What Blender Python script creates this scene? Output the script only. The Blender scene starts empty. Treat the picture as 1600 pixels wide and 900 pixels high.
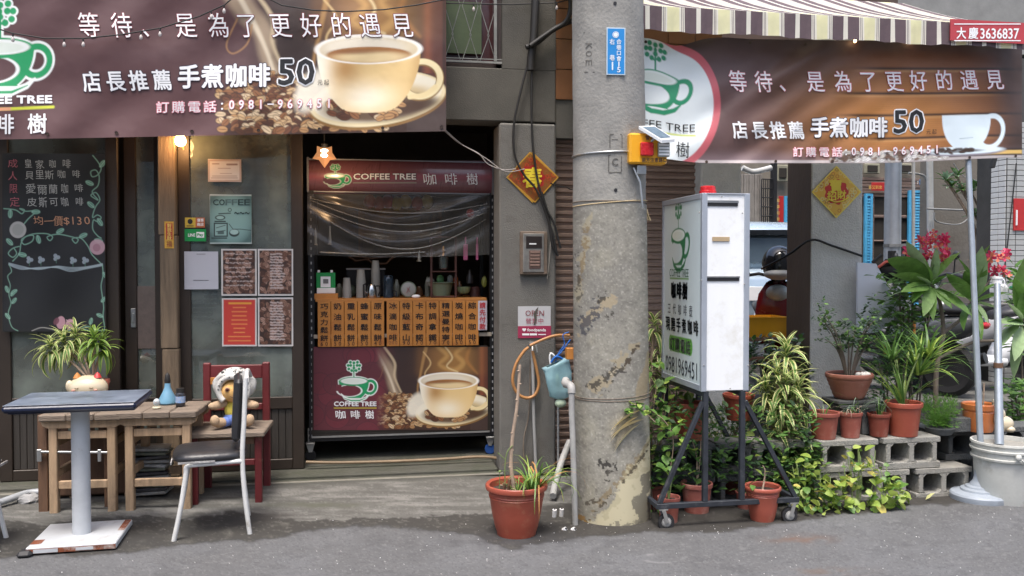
import bpy, math, random, numpy as np
from mathutils import Matrix, Vector, Euler
random.seed(7); np.random.seed(7)
SC = bpy.context.scene
R_ = math.radians
# ---------------------------------------------------------------- camera
F = 1350.0                      # focal length in pixels of the 1600 px wide photograph
CAM = Vector((0, 0, 1.43)); YAW = R_(10.0); PITCH = math.atan(35/1350)
cd = bpy.data.cameras.new('camera'); co = bpy.data.objects.new('camera', cd)
SC.collection.objects.link(co); SC.camera = co
co.location = CAM; co.rotation_euler = (R_(90)-PITCH, 0, -YAW)
cd.sensor_width = 36; cd.lens = 36*F/1600; cd.clip_start = .05; cd.clip_end = 500
FW = np.array([math.sin(YAW)*math.cos(PITCH), math.cos(YAW)*math.cos(PITCH), -math.sin(PITCH)])
RT = np.array([math.cos(YAW), -math.sin(YAW), 0]); UP = np.cross(RT, FW)
# ---------------------------------------------------------------- world and sun (overcast)
w = bpy.data.worlds.new("World"); SC.world = w; w.use_nodes = True
nt = w.node_tree; bg = nt.nodes['Background']
sky = nt.nodes.new('ShaderNodeTexSky'); sky.sky_type = 'NISHITA'; sky.sun_disc = False
SUN_EL, SUN_AZ = R_(70), R_(200)
sky.sun_elevation = SUN_EL; sky.sun_rotation = SUN_AZ
sky.air_density = 1.0; sky.dust_density = 4.5; sky.ozone_density = .5
nt.links.new(sky.outputs[0], bg.inputs[0]); bg.inputs[1].default_value = .15
ld = bpy.data.lights.new('sun', 'SUN'); ld.energy = 1.5; ld.angle = R_(16); ld.color = (1, .965, .92)
lo = bpy.data.objects.new('sun', ld); SC.collection.objects.link(lo)
sd = Vector((math.sin(SUN_AZ)*math.cos(SUN_EL), math.cos(SUN_AZ)*math.cos(SUN_EL), math.sin(SUN_EL)))
lo.rotation_euler = sd.to_track_quat('Z', 'Y').to_euler(); lo.location = (0, -3, 12)
SC.view_settings.view_transform = 'Standard'; SC.view_settings.look = 'None'
SC.view_settings.exposure = 1.15; SC.view_settings.gamma = 1.0
SC.cycles.max_bounces = 7; SC.cycles.transparent_max_bounces = 12; SC.cycles.use_denoising = True
SC.cycles.sample_clamp_indirect = 6
# ---------------------------------------------------------------- photograph <-> place
def _dir(px, py):
    return FW + (px-800)/F*RT + (450-py)/F*UP
def PY(px, py, Y):
    d = _dir(px, py); t = (Y-CAM.y)/d[1]; return Vector((CAM.x+t*d[0], Y, CAM.z+t*d[2]))
def PZ(px, py, z=0.0):
    d = _dir(px, py); t = (z-CAM.z)/d[2]; return Vector((CAM.x+t*d[0], CAM.y+t*d[1], z))
def PX(px, py, X):
    d = _dir(px, py); t = (X-CAM.x)/d[0]; return Vector((X, CAM.y+t*d[1], CAM.z+t*d[2]))
def PYv(px, py, Y):
    px = np.asarray(px, float); py = np.asarray(py, float); Y = np.asarray(Y, float)
    d = FW[None] + ((px-800)/F)[:, None]*RT[None] + ((450-py)/F)[:, None]*UP[None]
    t = Y/d[:, 1]; return np.stack([t*d[:, 0], Y+0*t, CAM.z+t*d[:, 2]], 1)
def ppm(p):      # photograph pixels per metre at a point
    return F/float(np.dot(np.array(p)-np.array(CAM), FW))
def RB(x0, y0, x1, y1, Y):  # pixel rectangle on the plane Y -> (X0, X1, Z0, Z1)
    ym = (y0+y1)/2; xm = (x0+x1)/2
    return PY(x0, ym, Y).x, PY(x1, ym, Y).x, PY(xm, y1, Y).z, PY(xm, y0, Y).z
def lin(h):
    if not isinstance(h, str): return tuple(h)
    h = h.lstrip('#'); c = [int(h[i:i+2], 16)/255 for i in (0, 2, 4)]
    return tuple(v/12.92 if v <= .04045 else ((v+.055)/1.055)**2.4 for v in c)
# ---------------------------------------------------------------- materials
MC = {}
def newmat(name):
    m = bpy.data.materials.new(name); m.use_nodes = True
    n = m.node_tree; b = n.nodes['Principled BSDF']; return m, n, b
def M(name, col=None, rough=.6, var=.18, scale=6, bump=.12, bscale=60, metal=0, stain=None, smount=.5, sscale=2.5, spec=.5,
      stretch=None, trans=0, coat=0, lo=None):
    if name in MC: return MC[name]
    c = lin(col); m, n, b = newmat(name); N = n.nodes; L = n.links
    tc = N.new('ShaderNodeTexCoord'); mp = N.new('ShaderNodeMapping'); L.new(tc.outputs['Object'], mp.inputs[0])
    if stretch: mp.inputs['Scale'].default_value = stretch
    n1 = N.new('ShaderNodeTexNoise'); n1.inputs['Scale'].default_value = scale; n1.inputs['Detail'].default_value = 7
    n1.inputs['Roughness'].default_value = .65
    L.new(mp.outputs[0], n1.inputs[0])
    cr = N.new('ShaderNodeValToRGB'); cr.color_ramp.elements[0].position = .3; cr.color_ramp.elements[1].position = .7
    c0 = lin(lo) if lo else tuple(v*(1-var) for v in c)
    cr.color_ramp.elements[0].color = (*c0, 1); cr.color_ramp.elements[1].color = (*[min(1, v*(1+var)) for v in c], 1)
    L.new(n1.outputs[0], cr.inputs[0]); out = cr.outputs[0]
    if stain:
        n2 = N.new('ShaderNodeTexNoise'); n2.inputs['Scale'].default_value = sscale; n2.inputs['Detail'].default_value = 9
        n2.inputs['Roughness'].default_value = .72; L.new(tc.outputs['Object'], n2.inputs[0])
        r2 = N.new('ShaderNodeValToRGB'); r2.color_ramp.elements[0].position = .62-.25*smount; r2.color_ramp.elements[1].position = .74-.1*smount
        L.new(n2.outputs[0], r2.inputs[0]); mx = N.new('ShaderNodeMix'); mx.data_type = 'RGBA'
        L.new(r2.outputs[0], mx.inputs[0]); L.new(out, mx.inputs[6]); mx.inputs[7].default_value = (*lin(stain), 1); out = mx.outputs[2]
    L.new(out, b.inputs['Base Color'])
    mr = N.new('ShaderNodeMapRange'); mr.inputs[3].default_value = max(.02, rough-.1); mr.inputs[4].default_value = min(1, rough+.12)
    L.new(n1.outputs[0], mr.inputs[0]); L.new(mr.outputs[0], b.inputs['Roughness'])
    b.inputs['Metallic'].default_value = metal; b.inputs['Specular IOR Level'].default_value = spec
    if coat: b.inputs['Coat Weight'].default_value = coat
    if trans:
        b.inputs['Subsurface Weight'].default_value = 0
        # leaves and cloth let light through
        tr = N.new('ShaderNodeBsdfTranslucent'); L.new(out, tr.inputs[0]); ms = N.new('ShaderNodeMixShader'); ms.inputs[0].default_value = trans
        o = N['Material Output']; L.new(b.outputs[0], ms.inputs[1]); L.new(tr.outputs[0], ms.inputs[2]); L.new(ms.outputs[0], o.inputs[0])
    if bump:
        n3 = N.new('ShaderNodeTexNoise'); n3.inputs['Scale'].default_value = bscale; n3.inputs['Detail'].default_value = 5
        L.new(mp.outputs[0], n3.inputs[0]); bp = N.new('ShaderNodeBump'); bp.inputs['Strength'].default_value = bump; bp.inputs['Distance'].default_value = .01
        L.new(n3.outputs[0], bp.inputs['Height']); L.new(bp.outputs[0], b.inputs['Normal'])
    MC[name] = m; return m
def VC(name, rough=.6, bump=0, coat=0, trans=0, dirt=.12):   # printed sheets: the print is stored with the mesh
    if name in MC: return MC[name]
    m, n, b = newmat(name); N = n.nodes; L = n.links
    a = N.new('ShaderNodeVertexColor'); a.layer_name = 'Col'
    tc = N.new('ShaderNodeTexCoord'); n1 = N.new('ShaderNodeTexNoise'); n1.inputs['Scale'].default_value = 5; n1.inputs['Detail'].default_value = 8
    L.new(tc.outputs['Object'], n1.inputs[0]); r = N.new('ShaderNodeMapRange'); r.inputs[3].default_value = 0; r.inputs[4].default_value = dirt*2
    L.new(n1.outputs[0], r.inputs[0]); mx = N.new('ShaderNodeMix'); mx.data_type = 'RGBA'; L.new(r.outputs[0], mx.inputs[0])
    L.new(a.outputs[0], mx.inputs[6]); mx.inputs[7].default_value = (.28, .25, .23, 1); L.new(mx.outputs[2], b.inputs['Base Color'])
    b.inputs['Roughness'].default_value = rough
    if coat: b.inputs['Coat Weight'].default_value = coat
    if bump:
        bp = N.new('ShaderNodeBump'); bp.inputs['Strength'].default_value = bump; bp.inputs['Distance'].default_value = .02
        n1b = N.new('ShaderNodeTexNoise'); n1b.inputs['Scale'].default_value = 7; L.new(tc.outputs['Object'], n1b.inputs[0])
        L.new(n1b.outputs[0], bp.inputs['Height']); L.new(bp.outputs[0], b.inputs['Normal'])
    if trans:
        tr = N.new('ShaderNodeBsdfTranslucent'); L.new(mx.outputs[2], tr.inputs[0]); ms = N.new('ShaderNodeMixShader'); ms.inputs[0].default_value = trans
        o = N['Material Output']; L.new(b.outputs[0], ms.inputs[1]); L.new(tr.outputs[0], ms.inputs[2]); L.new(ms.outputs[0], o.inputs[0])
    MC[name] = m; return m
def GL(name, tint=(.8, .85, .85), dust_haze=.05, gl=1.0, dcol=(.5, .5, .48), rough=.03, base=0.0):    # thin clear sheet
    if name in MC: return MC[name]
    m, n, b = newmat(name); N = n.nodes; L = n.links; N.remove(b); o = N['Material Output']
    t = N.new('ShaderNodeBsdfTransparent'); t.inputs[0].default_value = (*tint, 1)
    g = N.new('ShaderNodeBsdfGlossy'); g.inputs['Roughness'].default_value = rough; d = N.new('ShaderNodeBsdfDiffuse'); d.inputs[0].default_value = (*dcol, 1)
    fr = N.new('ShaderNodeFresnel'); fr.inputs[0].default_value = 1.5; mu = N.new('ShaderNodeMath'); mu.operation = 'MULTIPLY'; mu.inputs[1].default_value = gl*1.7; mu.use_clamp = True; ad = N.new('ShaderNodeMath'); ad.inputs[1].default_value = base; L.new(mu.outputs[0], ad.inputs[0])
    L.new(fr.outputs[0], mu.inputs[0]); m1 = N.new('ShaderNodeMixShader'); L.new(ad.outputs[0], m1.inputs[0]); L.new(t.outputs[0], m1.inputs[1]); L.new(g.outputs[0], m1.inputs[2])
    tc = N.new('ShaderNodeTexCoord'); n1 = N.new('ShaderNodeTexNoise'); n1.inputs['Scale'].default_value = 3.5; n1.inputs['Detail'].default_value = 8
    L.new(tc.outputs['Object'], n1.inputs[0]); r = N.new('ShaderNodeMapRange'); r.inputs[1].default_value = .35; r.inputs[2].default_value = .7
    r.inputs[3].default_value = dust_haze*.4; r.inputs[4].default_value = dust_haze*1.6; L.new(n1.outputs[0], r.inputs[0])
    m2 = N.new('ShaderNodeMixShader'); L.new(r.outputs[0], m2.inputs[0]); L.new(m1.outputs[0], m2.inputs[1]); L.new(d.outputs[0], m2.inputs[2]); L.new(m2.outputs[0], o.inputs[0])
    MC[name] = m; return m
def EM(name, col, st, mixc=None):
    if name in MC: return MC[name]
    m, n, b = newmat(name); b.inputs['Base Color'].default_value = (*[v*.12 for v in lin(col)], 1); b.inputs['Emission Color'].default_value = (*lin(col), 1)
    b.inputs['Emission Strength'].default_value = st; MC[name] = m; return m
# ---------------------------------------------------------------- mesh builder
LINKS = []
class MB:
    def __init__(s): s.v = []; s.f = []; s.mi = []; s.sm = []; s.T = None
    def add(s, vs, fs, mi=0, smooth=False):
        b = len(s.v)
        if s.T is not None: vs = [s.T @ Vector(v) for v in vs]
        s.v += [tuple(v) for v in vs]; s.f += [tuple(b+i for i in f) for f in fs]
        s.mi += [mi]*len(fs) if isinstance(mi, int) else list(mi); s.sm += [smooth]*len(fs); return s
    def box(s, x0, x1, y0, y1, z0, z1, bev=0, mi=0):
        if x0 > x1: x0, x1 = x1, x0
        if y0 > y1: y0, y1 = y1, y0
        if z0 > z1: z0, z1 = z1, z0
        m = min(x1-x0, y1-y0, z1-z0); bev = min(bev, m*.45)
        if bev <= 0:
            v = [(x, y, z) for x in (x0, x1) for y in (y0, y1) for z in (z0, z1)]
            return s.add(v, [(0, 1, 3, 2), (4, 6, 7, 5), (0, 4, 5, 1), (2, 3, 7, 6), (0, 2, 6, 4), (1, 5, 7, 3)], mi)
        lo = (x0, y0, z0); hi = (x1, y1, z1); v = []; idx = {}
        for c in range(8):
            sg = [(c >> a) & 1 for a in range(3)]
            for a in range(3):
                p = []
                for k in range(3):
                    e = hi[k] if sg[k] else lo[k]
                    p.append(e if k == a else (e-bev if sg[k] else e+bev))
                idx[(c, a)] = len(v); v.append(tuple(p))
        fs = []
        for a in range(3):
            o = [k for k in range(3) if k != a]
            for sg in (0, 1):
                cs = []
                for (p, q) in ((0, 0), (1, 0), (1, 1), (0, 1)):
                    c = (sg << a) | (p << o[0]) | (q << o[1]); cs.append(idx[(c, a)])
                fs.append(cs)
            for p in (0, 1):
                for q in (0, 1):
                    c0 = (p << o[0]) | (q << o[1]); c1 = c0 | (1 << a)
                    fs.append([idx[(c0, o[0])], idx[(c1, o[0])], idx[(c1, o[1])], idx[(c0, o[1])]])
        for c in range(8): fs.append([idx[(c, 0)], idx[(c, 1)], idx[(c, 2)]])
        # fix winding outward
        ctr = Vector(((x0+x1)/2, (y0+y1)/2, (z0+z1)/2)); out = []
        for f in fs:
            a, b_, c_ = (Vector(v[f[0]]), Vector(v[f[1]]), Vector(v[f[2]])); nrm = (b_-a).cross(c_-b_)
            out.append(tuple(f) if nrm.dot(a-ctr) > 0 else tuple(reversed(f)))
        return s.add(v, out, mi)
    def tube(s, path, r, n=8, mi=0, cap=True, smooth=True):
        P = [Vector(p) for p in path]; k = len(P); rs = r if isinstance(r, (list, tuple)) else [r]*k
        tans = [(P[min(i+1, k-1)]-P[max(i-1, 0)]).normalized() for i in range(k)]
        up = Vector((0, 0, 1)) if abs(tans[0].z) < .9 else Vector((1, 0, 0)); u = tans[0].cross(up).normalized(); vs = []; fs = []
        for i in range(k):
            u = (u - tans[i]*u.dot(tans[i])).normalized(); w_ = tans[i].cross(u)
            for j in range(n):
                a = 2*math.pi*j/n; vs.append(P[i]+rs[i]*(math.cos(a)*u+math.sin(a)*w_))
        for i in range(k-1):
            for j in range(n):
                fs.append((i*n+j, i*n+(j+1) % n, (i+1)*n+(j+1) % n, (i+1)*n+j))
        s.add(vs, fs, mi, smooth)
        if cap:
            s.add(vs[:n], [tuple(reversed(range(n)))], mi); s.add(vs[-n:], [tuple(range(n))], mi)
        return s
    def lathe(s, prof, c=(0, 0, 0), n=24, mi=0, smooth=True, sx=1, sy=1):
        c = Vector(c); vs = []; fs = []; pr = []
        for i, p in enumerate(prof):      # sharp corners of the profile keep a crisp edge
            pr.append(p)
            if 0 < i < len(prof)-1:
                d0 = Vector((p[0]-prof[i-1][0], p[1]-prof[i-1][1])); d1 = Vector((prof[i+1][0]-p[0], prof[i+1][1]-p[1]))
                if d0.length > 1e-6 and d1.length > 1e-6 and d0.angle(d1) > .6: pr.append(None); pr.append(p)
        gaps = set(); q_ = []
        for p in pr:
            if p is None: gaps.add(len(q_)-1)
            else: q_.append(p)
        prof = q_; k = len(prof)
        for r, z in prof:
            for j in range(n):
                a = 2*math.pi*j/n; vs.append((c.x+r*sx*math.cos(a), c.y+r*sy*math.sin(a), c.z+z))
        for i in range(k-1):
            if i in gaps: continue
            for j in range(n): fs.append((i*n+j, i*n+(j+1) % n, (i+1)*n+(j+1) % n, (i+1)*n+j))
        s.add(vs, fs, mi, smooth)
        if prof[0][0] > 1e-4: s.add(vs[:n], [tuple(reversed(range(n)))], mi)
        if prof[-1][0] > 1e-4: s.add(vs[-n:], [tuple(range(n))], mi)
        return s
    def ball(s, c, r, nu=16, nv=10, mi=0):
        c = Vector(c); rx, ry, rz = r if isinstance(r, (tuple, list)) else (r, r, r); vs = []; fs = []
        for i in range(nv+1):
            t = math.pi*i/nv
            for j in range(nu):
                a = 2*math.pi*j/nu; vs.append(c+Vector((rx*math.sin(t)*math.cos(a), ry*math.sin(t)*math.sin(a), -rz*math.cos(t))))
        for i in range(nv):
            for j in range(nu): fs.append((i*nu+j, i*nu+(j+1) % nu, (i+1)*nu+(j+1) % nu, (i+1)*nu+j))
        return s.add(vs, fs, mi, True)
    def prism(s, poly, d0, d1, axis='y', mi=0):   # polygon (counter-clockwise) extruded along an axis
        n = len(poly)
        def mk(p, d): return {'y': (p[0], d, p[1]), 'x': (d, p[0], p[1]), 'z': (p[0], p[1], d)}[axis]
        vs = [mk(p, d0) for p in poly]+[mk(p, d1) for p in poly]
        fs = [tuple(reversed(range(n))), tuple(range(n, 2*n))]+[(i, (i+1) % n, n+(i+1) % n, n+i) for i in range(n)]
        return s.add(vs, fs, mi)
    def beam(s, a, b, wx, wy, mi=0, bev=0, up=(0, 0, 1)):   # square bar between two points
        a = Vector(a); b = Vector(b); d = b-a; L = d.length; z = d.normalized(); up = Vector(up)
        if abs(z.dot(up)) > .95: up = Vector((0, 1, 0))
        x = up.cross(z).normalized(); y = z.cross(x)
        T = Matrix(((x.x, y.x, z.x, a.x), (x.y, y.y, z.y, a.y), (x.z, y.z, z.z, a.z), (0, 0, 0, 1)))
        o = s.T; s.T = T if o is None else o @ T; s.box(-wx/2, wx/2, -wy/2, wy/2, 0, L, bev, mi); s.T = o; return s
def mkmesh(name, mb, mats, org=(0, 0, 0)):
    me = bpy.data.meshes.new(name); o = Vector(org)
    me.from_pydata([(v[0]-o.x, v[1]-o.y, v[2]-o.z) for v in mb.v], [], mb.f)
    mats = mats if isinstance(mats, (list, tuple)) else [mats]
    for m in mats: me.materials.append(m)
    me.polygons.foreach_set('material_index', mb.mi); me.polygons.foreach_set('use_smooth', mb.sm); me.update(); return me
def props(o, label=None, cat=None, group=None, kind=None):
    for k, v in (('label', label), ('category', cat), ('group', group), ('kind', kind)):
        if v: o[k] = v
    return o
def wloc(o):
    l = Vector(o.location)
    while o.parent: o = o.parent; l += Vector(o.location)
    return l
def link(o): LINKS.append(o); return o
def thing(name, label, cat, loc, group=None, kind=None):
    o = bpy.data.objects.new(name, None); o.location = loc; o.empty_display_size = .1; props(o, label, cat, group, kind); return link(o)
def part(name, mb, mats, parent, label=None, org=None, kind=None):
    base = wloc(parent); org = Vector(org) if org is not None else base
    o = bpy.data.objects.new(name, mkmesh(name, mb, mats, org)); o.parent = parent; o.location = org-base
    props(o, label, kind=kind); return link(o)
def solo(name, mb, mats, label, cat, loc, group=None, kind=None):
    o = bpy.data.objects.new(name, mkmesh(name, mb, mats, loc)); o.location = loc; props(o, label, cat, group, kind); return link(o)
def inst(name, mesh, parent, mat4, kind=None):   # mesh copy placed by a matrix in the parent's space
    o = bpy.data.objects.new(name, mesh); o.parent = parent; o.matrix_basis = mat4
    if kind: o['kind'] = kind
    return link(o)
KIDS = {}
def copy_tree(src, loc, rotz=None, label=None, parent=None):
    def rec(o, par):
        c = o.copy(); c.parent = par; link(c)
        for k in [q for q in list(LINKS) if q.parent is o]: rec(k, c)
        return c
    r = rec(src, parent); r.location = loc
    if rotz is not None: r.rotation_euler = (0, 0, rotz)
    if label: r['label'] = label
    return r
# ---------------------------------------------------------------- lettering
GC = {}
def glyphs(s, off=0.0):
    if (s, off) in GC: return GC[(s, off)]
    c = bpy.data.curves.new('t', 'FONT'); c.body = s; c.offset = off; c.resolution_u = 2
    o = bpy.data.objects.new('t', c); SC.collection.objects.link(o); dg = bpy.context.evaluated_depsgraph_get()
    me = bpy.data.meshes.new_from_object(o.evaluated_get(dg)); v = np.array([tuple(q.co)[:2] for q in me.vertices]).reshape(-1, 2)
    f = [tuple(p.vertices) for p in me.polygons]; bpy.data.objects.remove(o); bpy.data.meshes.remove(me); bpy.data.curves.remove(c)
    GC[(s, off)] = (v, f); return v, f
def iscjk(ch): return ord(ch) > 0x2e80
def letters(mb, s, cx, cy, wd, ht, mapf, off=0.0, mi=0, shear=0.0, sub=None, rot=0):
    """flat lettering of a string fitted into the box (cx, cy, wd, ht) of a print plane; mapf: (px, py arrays) -> world points"""
    rad = off if off > .012 else 0; v, f = glyphs(s, 0.0)
    if not len(v): return
    v0 = v
    if len(s) == 1 and s in '0123456789$': mn = np.array([(v[:, 0].min()+v[:, 0].max())/2-.29, v[:, 1].min()]); mx_ = np.array([(v[:, 0].min()+v[:, 0].max())/2+.29, v[:, 1].max()]); wd = max(wd, ht*.62)
    elif len(s) == 1 and iscjk(s): mn = np.array([0.02, -.08]); mx_ = np.array([.98, .87])
    else: mn = v0.min(0); mx_ = v0.max(0)
    u = (v-mn)/(mx_-mn+1e-9)-.5
    x = u[:, 0]*wd + shear*u[:, 1]*ht; y = -u[:, 1]*ht
    if rot: x, y = x*math.cos(rot)-y*math.sin(rot), x*math.sin(rot)+y*math.cos(rot)
    # bold and outline weights: the same glyph laid down in a ring of small shifts
    em = ht/(.95 if iscjk(s[0]) else .72); r = rad*em; steps = [(0, 0)] if r <= 0 else [(r*math.cos(k*math.pi/4), r*math.sin(k*math.pi/4)) for k in range(8)]
    for k, (ax, ay) in enumerate(steps):
        P = mapf(cx+x+ax, cy+y+ay); P = P-np.array([0, 5e-5*k, 0]); mb.add([tuple(p) for p in P], f, mi)
def plane_map(Y, off=.003): return lambda x, y: PYv(x, y, np.full(len(x), Y-off))
# ---------------------------------------------------------------- print canvas
def ss(x, a, b): t = np.clip((x-a)/(b-a), 0, 1); return t*t*(3-2*t)
class Canvas:
    def __init__(s, x0, y0, x1, y1, step, col):
        nx = int((x1-x0)/step)+1; ny = int((y1-y0)/step)+1
        s.X, s.Y = np.meshgrid(np.linspace(x0, x1, nx), np.linspace(y0, y1, ny)); s.st = step
        s.C = np.zeros((ny, nx, 3)); s.C[:] = lin(col)
    def put(s, a, col, al=1.0):
        a = np.clip(a, 0, 1)*al; c = np.array(lin(col)) if not isinstance(col, np.ndarray) else col
        s.C = s.C*(1-a[..., None])+c*a[..., None]
    def msk(s, d): return np.clip(.5-d/s.st, 0, 1)
    def ell(s, cx, cy, rx, ry, col, al=1, rot=0, soft=0):
        dx = s.X-cx; dy = s.Y-cy; c, q = math.cos(rot), math.sin(rot); a = dx*c+dy*q; b = -dx*q+dy*c
        k = np.sqrt((a/rx)**2+(b/ry)**2)+1e-9; d = (k-1)*min(rx, ry)
        s.put(s.msk(d) if not soft else 1-ss(d, -soft, soft), col, al)
    def ring(s, cx, cy, rx, ry, t, col, al=1, rot=0):
        dx = s.X-cx; dy = s.Y-cy; c, q = math.cos(rot), math.sin(rot); a = dx*c+dy*q; b = -dx*q+dy*c
        k = np.sqrt((a/rx)**2+(b/ry)**2)+1e-9; d = np.abs((k-1)*min(rx, ry))-t/2; s.put(s.msk(d), col, al)
    def rect(s, x0, y0, x1, y1, col, al=1):
        d = np.maximum(np.maximum(x0-s.X, s.X-x1), np.maximum(y0-s.Y, s.Y-y1)); s.put(s.msk(d), col, al)
    def line(s, pts, t, col, al=1, soft=0, taper=False):
        ts = t if isinstance(t, (list, tuple)) else [t]*len(pts); D = np.full(s.X.shape, 1e9)
        for i in range(len(pts)-1):
            ax, ay = pts[i]; bx, by = pts[i+1]; vx, vy = bx-ax, by-ay; L2 = vx*vx+vy*vy+1e-9
            h = np.clip(((s.X-ax)*vx+(s.Y-ay)*vy)/L2, 0, 1)
            D = np.minimum(D, np.hypot(s.X-ax-h*vx, s.Y-ay-h*vy)-(ts[i]+(ts[i+1]-ts[i])*h)/2)
        s.put(s.msk(D) if not soft else 1-ss(D, -soft, soft), col, al)
    def win(s, cx, cy, r):   # sub-window, for cheap small marks
        x0 = s.X[0, 0]; y0 = s.Y[0, 0]; i0 = max(0, int((cy-r-y0)/s.st)); i1 = int((cy+r-y0)/s.st)+2; j0 = max(0, int((cx-r-x0)/s.st)); j1 = int((cx+r-x0)/s.st)+2
        w_ = Canvas.__new__(Canvas); w_.st = s.st; w_.X = s.X[i0:i1, j0:j1]; w_.Y = s.Y[i0:i1, j0:j1]; w_.C = s.C[i0:i1, j0:j1]; w_.ij = (i0, i1, j0, j1); return w_
    def back(s, w_): i0, i1, j0, j1 = w_.ij; s.C[i0:i1, j0:j1] = w_.C
    def mesh(s, name, mapf, mat, org):
        ny, nx = s.X.shape; P = np.asarray(mapf(s.X.ravel(), s.Y.ravel())) - np.array(org)
        me = bpy.data.meshes.new(name); me.vertices.add(nx*ny); me.vertices.foreach_set('co', P.astype('f').ravel())
        i = np.arange(ny-1)[:, None]*nx+np.arange(nx-1)[None]; q = np.stack([i, i+nx, i+nx+1, i+1], -1).reshape(-1, 4)
        me.loops.add(q.size); me.loops.foreach_set('vertex_index', q.ravel().astype('i')); me.polygons.add(len(q))
        me.polygons.foreach_set('loop_start', np.arange(0, q.size, 4, dtype='i')); me.polygons.foreach_set('loop_total', np.full(len(q), 4, dtype='i'))
        me.polygons.foreach_set('use_smooth', np.ones(len(q), dtype=bool)); me.update()
        a = me.color_attributes.new('Col', 'FLOAT_COLOR', 'POINT'); c = np.ones((nx*ny, 4), 'f'); c[:, :3] = np.clip(s.C.reshape(-1, 3), 0, 1)
        a.data.foreach_set('color', c.ravel()); me.materials.append(mat); me.validate(); return me
def sheet(name, cv, mapf, mat, parent, org=None, label=None):
    base = wloc(parent); org = base if org is None else Vector(org)
    o = bpy.data.objects.new(name, cv.mesh(name, mapf, mat, org)); o.parent = parent; o.location = org-base; props(o, label); return link(o)
def vnoise(X, Y, sc, seed, oct=4):
    out = np.zeros(X.shape); amp = 1; tot = 0; rg = np.random.RandomState(seed)
    for o in range(oct):
        T = rg.rand(64, 64); x = X/sc*2**o+rg.rand()*50; y = Y/sc*2**o+rg.rand()*50; xi = np.floor(x).astype(int); yi = np.floor(y).astype(int); fx = ss(x-xi, 0, 1); fy = ss(y-yi, 0, 1)
        g_ = lambda a, b: T[a % 64, b % 64]
        out += amp*((g_(xi, yi)*(1-fx)+g_(xi+1, yi)*fx)*(1-fy)+(g_(xi, yi+1)*(1-fx)+g_(xi+1, yi+1)*fx)*fy); tot += amp; amp *= .55
    return out/tot
def bean(c, x, y, a, b, rot, col, al=1):
    w_ = c.win(x, y, a*1.6+2)
    if w_.X.size == 0: return
    w_.ell(x, y, a*1.12, b*1.2, '#2a160c', .8*al, rot); w_.ell(x, y, a, b, col, al, rot)
    dx, dy = math.cos(rot)*a*.7, math.sin(rot)*a*.7; w_.line([(x-dx, y-dy), (x+dx, y+dy)], max(.8, b*.22), '#3c2010', .8*al); c.back(w_)
def beans(c, n, fx, a, cols, rnd):
    L = []
    while len(L) < n:
        p = fx(rnd)
        if p: L.append(p)
    L.sort(key=lambda p: p[1])
    for x, y in L: bean(c, x, y, a*rnd.uniform(.8, 1.15), a*.58*rnd.uniform(.8, 1.1), rnd.uniform(-1, 1), rnd.choice(cols))
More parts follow.
